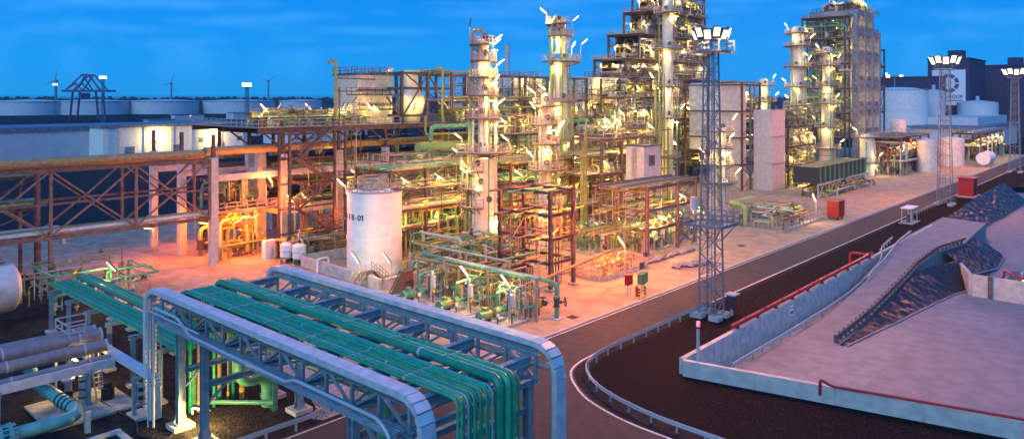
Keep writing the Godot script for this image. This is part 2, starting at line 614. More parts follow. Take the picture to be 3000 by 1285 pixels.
# pressure column: shell sections, domed top, ring platforms with railings, ladders, side pipes, manways, lamps
func column_vessel(t: Node3D, a: float, b: float, secs: Array, plats: Array, m: Material, skirt: Material, facing := -1000.0, pipes := 3, lit := 0.75) -> void:
	var face := atan2(-b, -a) if facing < -999.0 else facing
	var o := P(a, 0, b)
	var dirv := func(ang: float) -> Vector3: return Vector3(cos(ang), 0, -sin(ang))
	var topr := 1.0
	var toph := 1.0
	for k in secs.size():
		var c: Array = secs[k]
		var h0: float = c[0]
		var h1: float = c[1]
		var r: float = c[2]
		var mb := MB.new()
		var prof := PackedVector2Array()
		if k > 0 and absf(secs[k - 1][2] - r) > 0.02:
			prof.append(Vector2(secs[k - 1][2], h0 - absf(secs[k - 1][2] - r) * 1.1))
		prof.append(Vector2(r, h0))
		prof.append(Vector2(r, h1))
		mb.lathe(o, prof, 28)
		commit("skirt" if k == 0 and h0 < 0.1 else "shell_section", mb, skirt if k == 0 and h0 < 0.1 else m, t)
		topr = r
		toph = h1
		if h1 - h0 > 2.0:
			var hh := h0 + 1.8
			while hh < h1 - 0.4:
				mb = MB.new()
				mb.lathe(o, PackedVector2Array([Vector2(r - 0.01, hh), Vector2(r + 0.025, hh), Vector2(r + 0.025, hh + 0.07), Vector2(r - 0.01, hh + 0.07)]), 28)
				commit("band", mb, m, t)
				hh += 2.1
	var dm := MB.new()
	var dp := PackedVector2Array()
	for j in 7:
		dp.append(Vector2(topr * cos(PI / 2 * j / 6), toph + topr * 0.62 * sin(PI / 2 * j / 6)))
	dm.lathe(o, dp, 28)
	commit("head", dm, m, t)
	var prev := 0.0
	for k in plats.size():
		var pl: Array = plats[k]
		var h: float = pl[0]
		var ro: float = pl[1]
		var mid: float = face + (pl[2] if pl.size() > 2 else 0.0)
		var span: float = pl[3] if pl.size() > 3 else TAU
		var ri := 0.5
		for c in secs:
			if h >= c[0] - 0.01 and h <= c[1] + 0.01:
				ri = c[2] + 0.04
		var pf := sub("platform", t, P(a, h, b))
		var mb := MB.new()
		var steps := maxi(6, roundi(span / TAU * 22))
		var arc := PackedVector3Array()
		for j in steps + 1:
			arc.append(o + dirv.call(mid - span / 2 + span * j / steps) * ro + Vector3(0, h, 0))
		var inn := PackedVector3Array()
		for j in steps + 1:
			inn.append(o + dirv.call(mid - span / 2 + span * j / steps) * ri + Vector3(0, h, 0))
		var dn := Vector3(0, -0.16, 0)
		for j in steps:
			mb.quad(inn[j], arc[j], arc[j + 1], inn[j + 1])
			mb.quad(inn[j] + dn, inn[j + 1] + dn, arc[j + 1] + dn, arc[j] + dn)
			mb.quad(arc[j], arc[j] + dn, arc[j + 1] + dn, arc[j + 1])
		if span < TAU - 0.01:
			mb.quad(inn[0], inn[0] + dn, arc[0] + dn, arc[0])
			mb.quad(arc[-1], arc[-1] + dn, inn[-1] + dn, inn[-1])
		commit("deck", mb, M.grating, pf)
		var edge := PackedVector3Array()
		for q in arc:
			edge.append(q + (o + Vector3(0, h, 0) - q).normalized() * 0.06)
		if span < TAU - 0.01:
			edge.insert(0, inn[0])
			edge.append(inn[-1])
		railing(pf, edge, M.rail)
		for j in 5:
			var e: Vector3 = dirv.call(mid - span / 2 + span * (j + 0.5) / 5)
			bar(pf, "bracket", o + e * (ri + 0.02) + Vector3(0, h - 0.95, 0), o + e * (ro - 0.1) + Vector3(0, h - 0.18, 0), 0.09, 0.09, M.steel)
		flange(t, o + dirv.call(face + rng.randf_range(-0.6, 0.6)) * (ri + 0.12) + Vector3(0, h + 1.0, 0), dirv.call(face + rng.randf_range(-0.6, 0.6)), 0.42, null, "manway")
		if rng.randf() < lit:
			var ang := mid - span / 2 + span * rng.randf_range(0.02, 0.98)
			if span > 6.0:
				ang = face + (1 if rng.randf() < 0.5 else -1) * rng.randf_range(0.7, 1.5)
			lamp(t, o + dirv.call(ang) * (ro - 0.25) + Vector3(0, h, 0), rng.randf_range(1.6, 2.3), ang, WHITE_LAMP, 1.0, rng.randf_range(0.55, 0.95))
		# light under the platform onto the shell
		if rng.randf() < lit * 0.75:
			var ang := face + (1 if rng.randf() < 0.5 else -1) * rng.randf_range(0.35, 0.9)
			var at: Vector3 = o + dirv.call(ang) * (ri + 0.55) + Vector3(0, h - 0.75, 0)
			lamp(t, at + Vector3(0, -0.05, 0), 0.12, ang + PI / 2, WHITE_LAMP, 0.9, 0.02)
		var la: float = mid - span / 2 + 0.45
		if span > 6.0:
			la = face + (0.9 if k % 2 == 0 else -0.9)
		if h - prev < 9.0:
			ladder(t, o + dirv.call(la) * (ro - 0.3) + Vector3(0, prev, 0) if prev == 0.0 else o + dirv.call(la) * (ri + 0.35) + Vector3(0, prev, 0), h + 1.0, dirv.call(la), M.rail)
		prev = h
	for k in pipes:
		var ang := face + rng.randf_range(-1.7, 1.7)
		var e: Vector3 = dirv.call(ang)
		var r := rng.randf_range(0.07, 0.17)
		var rr: float = secs[0][2] + 0.25 + r
		var h1: float = toph * rng.randf_range(0.55, 1.0)
		var m2: Material = pick([M.olive, M.lime, M.green_pale, M.clad])
		pipe(t, PackedVector3Array([o + e * (rr + 0.9) + Vector3(0, 0.5, 0), o + e * (rr + 0.9) + Vector3(0, 1.4, 0), o + e * rr + Vector3(0, 1.8, 0), o + e * rr + Vector3(0, h1, 0), o + e * (topr * 0.8) + Vector3(0, h1 + 0.5, 0)]), r, m2)

# electric pump set on a plinth, motor axis along dir
func pump(t: Node3D, at: Vector3, dir: Vector3, k := 1.0, m: Material = null) -> void:
	if m == null:
		m = M.lime
	var d := dir.normalized()
	var sd := d.cross(Vector3.UP)
	put("base_plate", unit_box, M.concrete, t, Transform3D(Basis(sd * 1.1 * k, Vector3.UP * 0.3 * k, d * 2.9 * k), at + Vector3(0, 0.15 * k, 0)))
	var y := Vector3(0, 0.85 * k, 0)
	rod(t, "motor", at + y - d * 1.25 * k, at + y - d * 0.1 * k, 0.42 * k, m)
	rod(t, "fan_cover", at + y - d * 1.5 * k, at + y - d * 1.25 * k, 0.45 * k, M.green_pale)
	for j in 7:
		flange(t, at + y - d * (1.15 - j * 0.16) * k, d, 0.46 * k, m, "cooling_fin")
	put("terminal_box", unit_box, m, t, Transform3D(Basis(sd * 0.5 * k, Vector3.UP * 0.35 * k, d * 0.45 * k), at + y + Vector3(0, 0.52 * k, 0) - d * 0.7 * k))
	rod(t, "coupling_guard", at + y - d * 0.1 * k, at + y + d * 0.45 * k, 0.2 * k, M.orange_red)
	rod(t, "casing", at + y + d * 0.45 * k, at + y + d * 0.95 * k, 0.46 * k, m)
	rod(t, "suction_nozzle", at + y + d * 0.95 * k, at + y + d * 1.5 * k, 0.17 * k, M.green_pale)
	rod(t, "discharge_nozzle", at + y + d * 0.7 * k, at + y + d * 0.7 * k + Vector3(0, 1.1 * k, 0), 0.13 * k, M.green_pale)
	for j in [-0.35, 0.35]:
		put("foot", unit_box, M.dark, t, Transform3D(Basis(sd * 0.7 * k, Vector3.UP * 0.2 * k, d * 0.2 * k), at + Vector3(0, 0.4 * k, 0) - d * (0.7 + j) * k))

# a box clad with vertical ribs
func clad_box(t: Node3D, lo: Vector3, hi: Vector3, m: Material, called := "casing", pitch := 0.6) -> void:
	slab(t, called, lo, hi, m)
	var x0 := minf(lo.x, hi.x)
	var x1 := maxf(lo.x, hi.x)
	var z0 := minf(lo.z, hi.z)
	var z1 := maxf(lo.z, hi.z)
	var mb := MB.new()
	var x := x0 + pitch * 0.5
	while x < x1:
		mb.box(Vector3(x, (lo.y + hi.y) / 2, z1 + 0.03), Vector3(0.12, hi.y - lo.y - 0.05, 0.06))
		x += pitch
	var z := z0 + pitch * 0.5
	while z < z1:
		mb.box(Vector3(x0 - 0.03, (lo.y + hi.y) / 2, z), Vector3(0.06, hi.y - lo.y - 0.05, 0.12))
		z += pitch
	var rb := commit("rib", mb, m, t)
	rb.set_meta("kind", "stuff")

func guardrail(label: String, pts: PackedVector3Array, double := false, group := "") -> Node3D:
	var t := thing("guardrail", label, "guardrail", pts[0], group)
	var prof := PackedVector2Array([Vector2(0.0, -0.16), Vector2(0.05, -0.12), Vector2(0.05, -0.05), Vector2(0.01, 0.0), Vector2(0.05, 0.05), Vector2(0.05, 0.12), Vector2(0.0, 0.16), Vector2(-0.02, 0.15), Vector2(-0.02, -0.15)])
	var up := PackedVector3Array()
	for p in pts:
		up.append(p + Vector3(0, 0.6, 0))
	var mb := MB.new()
	mb.sweep(up, prof)
	commit("rail_beam", mb, M.galv, t)
	var left := 0.0
	for k in pts.size() - 1:
		var d := pts[k].distance_to(pts[k + 1])
		var x := left
		while x < d:
			var p := pts[k].lerp(pts[k + 1], x / d)
			var side := (pts[k + 1] - pts[k]).normalized().cross(Vector3.UP) * -0.09
			hbeam(t, "post", p + side - Vector3(0, 0.05, 0), p + side + Vector3(0, 0.72, 0), 0.12, 0.1, M.galv)
			x += 2.0
		left = x - d
	return t

func arc_path(pts: PackedVector3Array, n := 5) -> PackedVector3Array:
	var c := Curve3D.new()
	for k in pts.size():
		var tan := Vector3.ZERO
		if k > 0 and k < pts.size() - 1:
			tan = (pts[k + 1] - pts[k - 1]) / 6.0
		c.add_point(pts[k], -tan, tan)
	var out := PackedVector3Array()
	for k in pts.size() - 1:
		for j in n:
			out.append(c.sample(k, float(j) / n))
	out.append(pts[-1])
	return out

func sheet(mb: MB, poly: PackedVector2Array, h: float) -> void:
	# poly in (a, b)
	var idx := Geometry2D.triangulate_polygon(poly)
	for k in range(0, idx.size(), 3):
		var p := P(poly[idx[k]].x, h, poly[idx[k]].y)
		var q := P(poly[idx[k + 1]].x, h, poly[idx[k + 1]].y)
		var r := P(poly[idx[k + 2]].x, h, poly[idx[k + 2]].y)
		if (q - p).cross(r - p).y > 0:
			mb.tri(p, q, r)
		else:
			mb.tri(p, r, q)

func strip(called: String, path: PackedVector3Array, w: float, h: float, m: Material) -> void:
	var mb := MB.new()
	mb.sweep(path, PackedVector2Array([Vector2(-w / 2, 0), Vector2(-w / 2, h), Vector2(w / 2, h), Vector2(w / 2, 0)]))
	ground_piece(called, mb, m)

# lattice mast with crown of floodlights
func mast(t: Node3D, a: float, b: float, top: float, w0: float, w1: float, mid_deck: float, power: float, glow_size := 1.0) -> void:
	var cnr := [Vector2(-1, -1), Vector2(1, -1), Vector2(1, 1), Vector2(-1, 1)]
	var at := func(k: int, h: float) -> Vector3:
		var w := lerpf(w0, w1, h / top) * 0.5
		return P(a + cnr[k % 4].x * w, h, b + cnr[k % 4].y * w)
	for k in 4:
		bar(t, "leg", at.call(k, 0.4), at.call(k, top), 0.13, 0.13, M.mast)
		var f: Vector3 = at.call(k, 0.0)
		slab(t, "footing", f + Vector3(-0.5, 0, -0.5), f + Vector3(0.5, 0.45, 0.5), M.concrete)
	var h := 0.5
	var j := 0
	while h < top - 0.6:
		var nh := minf(h + 1.15, top)
		for k in 4:
			var odd := (j + k) % 2
			bar(t, "brace", at.call(k + odd, h), at.call(k + 1 - odd, nh), 0.055, 0.055, M.mast)
			if j % 2 == 0:
				bar(t, "tie", at.call(k, h), at.call(k + 1, h), 0.08, 0.06, M.mast)
		h = nh
		j += 1
	ladder(t, P(a - w0 * 0.2, 0.5, b), top, Vector3(-1, 0, 0), M.mast, false)
	if mid_deck > 0.0:
		var d := 1.95
		var pf := sub("platform", t, P(a, mid_deck, b))
		slab(pf, "deck", P(a - d, mid_deck - 0.08, b - d), P(a + d, mid_deck, b + d), M.mast)
		railing(pf, PackedVector3Array([P(a - d, mid_deck, b - d), P(a + d, mid_deck, b - d), P(a + d, mid_deck, b + d), P(a - d, mid_deck, b + d), P(a - d, mid_deck, b - d)]), M.mast)
		for c in cnr:
			bar(pf, "strut", P(a + c.x * 0.75, mid_deck - 1.5, b + c.y * 0.75), P(a + c.x * 1.75, mid_deck - 0.09, b + c.y * 1.75), 0.09, 0.09, M.mast)
	var cd := 1.6
	var cr := sub("crown", t, P(a, top, b))
	slab(cr, "deck", P(a - cd, top, b - cd), P(a + cd, top + 0.1, b + cd), M.mast)
	railing(cr, PackedVector3Array([P(a - cd, top + 0.1, b - cd), P(a + cd, top + 0.1, b - cd), P(a + cd, top + 0.1, b + cd), P(a - cd, top + 0.1, b + cd), P(a - cd, top + 0.1, b - cd)]), M.mast, 1.1, 0.08)
	rod(cr, "stem", P(a, top + 0.1, b), P(a, top + 2.3, b), 0.14, M.mast)
	var ry := top + 1.75
	for k in 12:
		var ang := TAU * (k + 0.5) / 12
		var e := Vector3(cos(ang), 0, -sin(ang))
		var c: Vector3 = P(a, ry + 0.25 * (k % 2), b) + e * 1.5 * glow_size
		bar(cr, "arm", P(a, ry + 0.25 * (k % 2), b) + e * 0.14, c - e * 0.2, 0.07, 0.07, M.mast)
		var nrm := (e + Vector3(0, -0.45, 0)).normalized()
		var sd := nrm.cross(Vector3.UP).normalized()
		var up := sd.cross(nrm)
		put("floodlight", unit_box, M.lamp_back, cr, Transform3D(Basis(sd * 0.7 * glow_size, up * 1.0 * glow_size, nrm * 0.3), c))
		put("floodlight_lamp", unit_box, M.glow_flood, cr, Transform3D(Basis(sd * 0.58 * glow_size, up * 0.86 * glow_size, nrm * 0.06), c + nrm * 0.17))
	if power > 0.0:
		for k in 4:
			var ang := TAU * (k + 0.5) / 4
			var e := Vector3(cos(ang), 0, -sin(ang))
			var o := SpotLight3D.new()
			o.name = "floodlight_light"
			o.light_color = Color(1.0, 0.6, 0.3)
			o.light_energy = power
			o.light_size = 0.4
			o.spot_range = 200.0
			o.spot_attenuation = 2.0
			o.spot_angle = 80.0
			o.spot_angle_attenuation = 0.6
			o.shadow_enabled = true
			cr.add_child(o, true)
			var p := P(a, ry, b) + e * 2.2 * glow_size
			o.look_at_from_position(p, p + e + Vector3(0, -0.75, 0), Vector3.UP)

# ------------------------------------------------------------------ ground, roads, basin
func build_setting() -> void:
	var mb := MB.new()
	sheet(mb, PackedVector2Array([Vector2(-400, 28.2), Vector2(50.4, 28.2), Vector2(190, 28.2), Vector2(3200, 28.2), Vector2(3200, 3600), Vector2(-400, 3600)]), 0.0)
	sheet(mb, PackedVector2Array([Vector2(-400, -300), Vector2(66, -300), Vector2(66, -45), Vector2(54.9, 7), Vector2(50.4, 28.2), Vector2(-400, 28.2)]), 0.0)
	sheet(mb, PackedVector2Array([Vector2(210, -300), Vector2(3200, -300), Vector2(3200, 28.2), Vector2(210, 28.2)]), 0.0)
	ground_piece("ground", mb, M.ground)
	mb = MB.new()
	sheet(mb, PackedVector2Array([Vector2(42.6, 22), Vector2(43, 29.5), Vector2(44.5, 32.2), Vector2(46.5, 33.8), Vector2(50, 34.6), Vector2(67, 34.7), Vector2(260, 34.9), Vector2(260, 28.25), Vector2(50.35, 28.25), Vector2(54.8, 7), Vector2(60, -20), Vector2(42, -20)]), 0.012)
	ground_piece("gravel_verge", mb, M.gravel)
	mb = MB.new()
	var yard_poly := PackedVector2Array([Vector2(45, 41.3), Vector2(330, 41.3), Vector2(330, 130), Vector2(26, 130), Vector2(27, 64), Vector2(31.5, 56), Vector2(33, 47), Vector2(35, 43.4), Vector2(39, 41.6)])
	sheet(mb, yard_poly, 0.006)
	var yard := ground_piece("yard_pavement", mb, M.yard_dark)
	var ua := 26.0
	while ua < 146.0:
		var ub := 41.3
		while ub < 110.0:
			var cell := PackedVector2Array([Vector2(ua + 0.025, ub + 0.025), Vector2(ua + 4.975, ub + 0.025), Vector2(ua + 4.975, ub + 4.975), Vector2(ua + 0.025, ub + 4.975)])
			if ub < 61.5 or (ua < 51 and ua > 25):
				for part in Geometry2D.intersect_polygons(cell, yard_poly):
					if part.size() >= 3:
						var sb := MB.new()
						sheet(sb, part, 0.02)
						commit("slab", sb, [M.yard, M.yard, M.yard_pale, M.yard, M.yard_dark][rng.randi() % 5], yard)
			ub += 5.0
		ua += 5.0
	mb = MB.new()
	sheet(mb, PackedVector2Array([Vector2(51, 66.4), Vector2(330, 66.4), Vector2(330, 130), Vector2(51, 130)]), 0.02)
	sheet(mb, PackedVector2Array([Vector2(146, 41.3), Vector2(330, 41.3), Vector2(330, 66.35), Vector2(146, 66.35)]), 0.02)
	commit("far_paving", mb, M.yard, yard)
	# drain covers set in the pavement
	mb = MB.new()
	var road := PackedVector2Array([Vector2(-60, 35), Vector2(28, 35), Vector2(29.5, 34.2), Vector2(30.5, 32), Vector2(31, 28), Vector2(31, -40), Vector2(40.5, -40), Vector2(40.5, 23), Vector2(40.7, 26.8), Vector2(41.9, 30.4), Vector2(43.5, 32.7), Vector2(44.9, 34.1), Vector2(46.2, 34.8), Vector2(48.3, 35.2), Vector2(52.5, 35.3), Vector2(340, 35.3), Vector2(340, 41.0), Vector2(-60, 41.0)])
	sheet(mb, road, 0.03)
	ground_piece("road", mb, M.asphalt)
	strip("road_edge_line", arc_path(PackedVector3Array([P(40.3, 0.034, -12), P(40.3, 0.034, 6), P(40.3, 0.034, 14), P(40.3, 0.034, 19), P(40.3, 0.034, 23), P(40.6, 0.034, 26.8), P(41.7, 0.034, 30.4), P(43.3, 0.034, 32.8), P(44.8, 0.034, 34.3), P(46.2, 0.034, 35.0), P(48.3, 0.034, 35.4), P(52.5, 0.034, 35.5)])) + PackedVector3Array([P(335, 0.034, 35.5)]), 0.16, 0.008, M.paint)
	strip("kerb", PackedVector3Array([P(36.0, 0.0, 41.15), P(330, 0.0, 41.15)]), 0.22, 0.12, M.concrete)
	strip("kerb", PackedVector3Array([P(-40, 0.0, 41.2), P(23, 0.0, 41.2)]), 0.25, 0.12, M.concrete)
	strip("road_edge_line", PackedVector3Array([P(-40, 0.034, 40.75), P(330, 0.034, 40.75)]), 0.12, 0.008, M.paint)
	# light paved shoulder with a curved edge beside the bridge legs
	mb = MB.new()
	sheet(mb, PackedVector2Array([Vector2(31.2, 41.4), Vector2(34.5, 42.6), Vector2(32.8, 46.5), Vector2(31.2, 55.5), Vector2(29.6, 55.9), Vector2(29.3, 52.4), Vector2(29.2, 49.2), Vector2(29.1, 46.9), Vector2(28.8, 44.7), Vector2(28.2, 43.2), Vector2(27, 42.3), Vector2(27.5, 41.35)]), 0.028)
	ground_piece("paved_path", mb, M.paving)
	for k in 20:
		var b := 42.4 + k * 0.66
		strip("path_joint_line", PackedVector3Array([P(29.0 + (0.4 if b > 47 else 0.0) - maxf(0.0, 44.4 - b) * 0.4, 0.028, b), P(33.8 - k * 0.14, 0.028, b + 0.35)]), 0.05, 0.01, M.concrete)
	# loose gravel
	var mm := MultiMesh.new()
	mm.transform_format = MultiMesh.TRANSFORM_3D
	var st := MB.new()
	st.lathe(Vector3.ZERO, PackedVector2Array([Vector2(0.0, -0.4), Vector2(0.8, -0.3), Vector2(1.0, 0.1), Vector2(0.5, 0.6), Vector2(0.0, 0.7)]), 5)
	mm.mesh = mesh_of(st)
	var spots := []
	for k in 26000:
		var a := rng.randf_range(42.5, 110)
		var b := rng.randf_range(-5, 34.5)
		if k % 4 == 0:
			a = rng.randf_range(19, 29)
			b = rng.randf_range(41.6, 56)
		elif b < 28.6 and a > 50.2 + (28 - b) * 0.21 - 0.4:
			continue
		elif b > 33.0 and a < 47:
			continue
		spots.append(P(a, 0.02, b))
	mm.instance_count = spots.size()
	for k in spots.size():
		var r := rng.randf_range(0.02, 0.055)
		mm.set_instance_transform(k, Transform3D(Basis.from_euler(Vector3(rng.randf() * 6, rng.randf() * 6, rng.randf() * 6)).scaled(Vector3(r * 1.4, r, r * 1.2)), spots[k]))
	var mi := MultiMeshInstance3D.new()
	mi.name = "gravel"
	mi.multimesh = mm
	mi.material_override = M.pebble
	add_child(mi)
	mi.set_meta("kind", "stuff")
	mi.set_meta("label", "dark loose gravel strewn over the verge beside the basin wall")
	# basin floor
	mb = MB.new()
	sheet(mb, PackedVector2Array([Vector2(50, 28.3), Vector2(211, 28.3), Vector2(211, -300), Vector2(65.5, -300), Vector2(65.5, -45), Vector2(54.6, 7)]), -1.4)
	var floor_o := ground_piece("basin_floor", mb, M.basin)
	var basin_poly := PackedVector2Array([Vector2(50.6, 27.8), Vector2(150, 27.8), Vector2(150, -24), Vector2(61.9, -24), Vector2(55.0, 6.9)])
	ua = 48.0
	while ua < 150.0:
		var ub := -24.0
		while ub < 28.0:
			var cell := PackedVector2Array([Vector2(ua + 0.03, ub + 0.03), Vector2(ua + 5.97, ub + 0.03), Vector2(ua + 5.97, ub + 5.97), Vector2(ua + 0.03, ub + 5.97)])
			for part in Geometry2D.intersect_polygons(cell, basin_poly):
				if part.size() >= 3:
					var sb := MB.new()
					sheet(sb, part, -1.394)
					commit("slab", sb, M.basin_pale if rng.randi() % 3 == 0 else M.basin, floor_o)
			ub += 6.0
		ua += 6.0
	# drain grates on the yard
	for q in [[56.5, 43.0], [86.5, 44.5], [100.0, 46.0]]:
		var dg := thing("drain_cover", "dark square drain cover in the pavement " + {56.5: "nearest the pipe bridge", 86.5: "beside the floodlight mast", 100.0: "in front of the small fenced unit"}[q[0]], "drain cover", P(q[0], 0.02, q[1]), "drain covers in the yard")
		for j in 6:
			slab(dg, "slat", P(q[0] - 0.5 + j * 0.17, 0.021, q[1] - 0.4), P(q[0] - 0.4 + j * 0.17, 0.045, q[1] + 0.4), M.dark)
		bar(dg, "frame", P(q[0] - 0.56, 0.035, q[1] - 0.45), P(q[0] + 0.56, 0.035, q[1] - 0.45), 0.06, 0.03, M.flange)
		bar(dg, "frame", P(q[0] - 0.56, 0.035, q[1] + 0.45), P(q[0] + 0.56, 0.035, q[1] + 0.45), 0.06, 0.03, M.flange)

func wall_run(t: Node3D, p: Vector2, q: Vector2, lo: float, hi: float, th: float, seg := 5.0) -> void:
	var d := p.distance_to(q)
	var n := maxi(1, roundi(d / seg))
	var u := (q - p) / n
	for k in n:
		var s0 := p + u * k + u.normalized() * 0.012
		var s1 := p + u * (k + 1) - u.normalized() * 0.012
		var c := (P(s0.x, lo, s0.y) + P(s1.x, hi, s1.y)) * 0.5
		var x := (P(s1.x, 0, s1.y) - P(s0.x, 0, s0.y))
		put("wall_panel", unit_box, M.concrete, t, Transform3D(Basis(x, Vector3.UP * (hi - lo), x.normalized().cross(Vector3.UP) * th), c))

func build_basin() -> void:
	var t := thing("basin_wall", "long low concrete basin wall carrying a red pipe along the road verge", "wall", P(50.4, -1.4, 28))
	wall_run(t, Vector2(50.4, 28.0), Vector2(130.0, 28.4), -1.4, 1.2, 0.4)
	t = thing("basin_wall", "low concrete basin wall that runs towards the bottom right corner", "wall", P(50.4, -1.4, 28))
	wall_run(t, Vector2(50.25, 27.75), Vector2(54.7, 7.0), -1.45, 1.2, 0.4)
	wall_run(t, Vector2(54.75, 6.9), Vector2(62, -26), -1.45, 1.2, 0.4)
	# signal post on the corner
	t = thing("signal_post", "grey post with a lit red beacon fixed to the basin wall corner", "post", P(51.3, 0, 26.6))
	rod(t, "post", P(50.95, 0.3, 26.9), P(50.95, 3.6, 26.9), 0.12, M.galv)
	rod(t, "cap", P(50.95, 3.6, 26.9), P(50.95, 3.75, 26.9), 0.16, M.dark)
	rod(t, "beacon_lamp", P(50.95, 3.75, 26.9), P(50.95, 4.1, 26.9), 0.13, M.glow_red)
	bar(t, "bracket", P(50.95, 1.0, 26.9), P(50.7, 1.0, 26.0), 0.1, 0.1, M.galv)
	bar(t, "bracket", P(50.95, 0.7, 26.9), P(50.55, 0.7, 26.9), 0.1, 0.1, M.galv)
	# red pipe on wall
	t = thing("fire_water_pipe", "bright red pipe carried on brackets along the top of the basin wall", "pipe", P(59, 1.2, 28))
	pipe(t, PackedVector3Array([P(59.0, 1.62, 28.05), P(97.5, 1.62, 28.25), P(97.5, 1.62, 30.5), P(97.5, 0.2, 30.5)]), 0.17, M.red, "pipe", 12)
	for k in 10:
		var a := 60.2 + k * 4.1
		slab(t, "bracket", P(a - 0.12, 1.2, 27.9), P(a + 0.12, 1.46, 28.25), M.red)
		flange(t, P(a + 1.5, 1.62, 28.06 + k * 0.02), Vector3.RIGHT, 0.24, M.red)
		bar(t, "side_bracket", P(a, 1.35, 27.9), P(a, 1.35, 27.55), 0.1, 0.1, M.galv)
	t = thing("fire_water_pipe", "dark red pipe along the basin wall towards the bottom right corner", "pipe", P(51.6, 1.2, 18))
	pipe(t, PackedVector3Array([P(51.9, 0.6, 18.2), P(51.9, 1.75, 18.2), P(52.05, 1.36, 17.6), P(54.4, 1.36, 7.5), P(61.8, 1.36, -25)]), 0.1, M.red, "pipe", 10)
	for k in 9:
		var b := 16.5 - k * 4.0
		var a := 50.25 + (27.75 - b) * 0.2145
		slab(t, "bracket", P(a - 0.1, 1.2, b - 0.1), P(a + 0.2, 1.27, b + 0.1), M.red)
	bar(t, "guide_post", P(53.5, 0, 13.5), P(53.5, 1.0, 13.5), 0.07, 0.07, M.dark)
	# small white notice on the inner wall
	t = thing("notice_board", "small white notice with dark symbols on the inner basin wall", "sign", P(71.4, 0.35, 27.75))
	slab(t, "panel", P(71.0, -0.1, 27.76), P(71.9, 0.85, 27.8), M.sign_white)
	slab(t, "symbol", P(71.15, 0.05, 27.74), P(71.38, 0.35, 27.76), M.ink)
	slab(t, "symbol", P(71.5, 0.05, 27.74), P(71.75, 0.35, 27.76), M.ink)
	slab(t, "text_line", P(71.15, 0.6, 27.74), P(71.75, 0.68, 27.76), M.ink)
	guardrail("galvanised guardrail inside the basin along the foot of the long wall", arc_path(PackedVector3Array([P(57.0, -1.4, 27.0), P(70, -1.4, 26.9), P(85, -1.2, 26.9), P(93, -0.4, 27.0), P(99, 0.4, 27.3), P(104, 0.9, 28.6), P(112, 1.0, 29.4)]), 4))
	# ramp of concrete rising over the liner embankment
	t = thing("ramp", "concrete ramp climbing out of the basin between rows of barrier blocks", "ramp", P(68, -1.4, 24))
	var lft := [P(70.0, -1.39, 26.3), P(80, -0.9, 26.4), P(90, 0.0, 26.5), P(98, 0.8, 26.8), P(108, 1.2, 28.0), P(118, 1.2, 28.8), P(140, 1.1, 29.0)]
	var rgt := [P(69.5, -1.39, 23.0), P(80, -0.9, 22.9), P(90, 0.0, 22.9), P(98, 0.8, 23.0), P(107, 1.2, 22.8), P(116, 1.2, 21.4), P(138, 1.1, 22.5)]
	var mb := MB.new()
	for k in lft.size() - 1:
		mb.quad(rgt[k], rgt[k + 1], lft[k + 1], lft[k])
		mb.quad(rgt[k], Vector3(rgt[k].x, -1.42, rgt[k].z), Vector3(rgt[k + 1].x, -1.42, rgt[k + 1].z), rgt[k + 1])
		mb.quad(lft[k + 1], Vector3(lft[k + 1].x, -1.42, lft[k + 1].z), Vector3(lft[k].x, -1.42, lft[k].z), lft[k])
	mb.quad(lft[-1], rgt[-1], rgt[-1] - Vector3(0, 2.5, 0), lft[-1] - Vector3(0, 2.5, 0))
	commit("roadway", mb, M.basin, t)
	for k in rgt.size() - 2:
		var n := maxi(2, int(rgt[k].distance_to(rgt[k + 1]) / 1.15))
		for j in n:
			var p: Vector3 = rgt[k].lerp(rgt[k + 1], (j + 0.5) / n)
			slab(t, "barrier_post", p + Vector3(-0.16, -0.05, -0.3), p + Vector3(0.16, 0.75, 0.0), M.steel_grey)
		bar(t, "barrier_rail", rgt[k] + Vector3(0, 0.68, 0.06), rgt[k + 1] + Vector3(0, 0.68, 0.06), 0.14, 0.3, M.steel_grey)
	for k in range(2, lft.size() - 2):
		bar(t, "barrier_rail", lft[k] + Vector3(0, 0.55, 0.3), lft[k + 1] + Vector3(0, 0.55, 0.3), 0.1, 0.3, M.galv)
	# black liner slopes, wrinkled
	liner("wrinkled black plastic liner on the slope below the ramp", [P(69.5, -1.35, 22.7), P(80, -0.92, 22.6), P(90, -0.02, 22.6), P(97, 0.75, 22.6), P(104, 1.15, 19.6)], [P(69.6, -1.38, 22.2), P(80.5, -1.38, 20.8), P(90, -1.38, 19.7), P(96.5, -1.38, 18.8), P(99.5, -1.38, 18.0)])
	liner("wrinkled black plastic liner below the end of the ramp", [P(108, 1.18, 22.4), P(116, 1.15, 21.0), P(124, 1.1, 21.4)], [P(104.5, -0.6, 18.5), P(114, -1.3, 17.5), P(123, -1.3, 18.0)])
	liner("wrinkled black plastic liner over the far heap in the basin", [P(139, 1.2, 28.3), P(160, 2.6, 27.6), P(185, 3.2, 27.2)], [P(146, -1.38, 24.4), P(166, -1.38, 23.8), P(192, -1.38, 23.5)])
	# inner divider wall of the basin with pipe
	t = thing("divider_wall", "short concrete divider wall in the basin beside the liner slope", "wall", P(99, -1.4, 17.5))
	wall_run(t, Vector2(103.5, 19.6), Vector2(97.5, 17.4), -1.42, 1.0, 0.35)
	wall_run(t, Vector2(97.3, 17.2), Vector2(96.5, 6.0), -1.42, 1.0, 0.35)
	wall_run(t, Vector2(96.5, 5.8), Vector2(95.0, -20.0), -1.42, 1.0, 0.35)
	bar(t, "corner_post", P(96.9, -1.4, 15.4), P(96.9, 1.1, 15.4), 0.4, 0.4, M.steel_grey)
	t = thing("fire_water_pipe", "red pipe on brackets above the divider wall in the basin", "pipe", P(98, 1, 14))
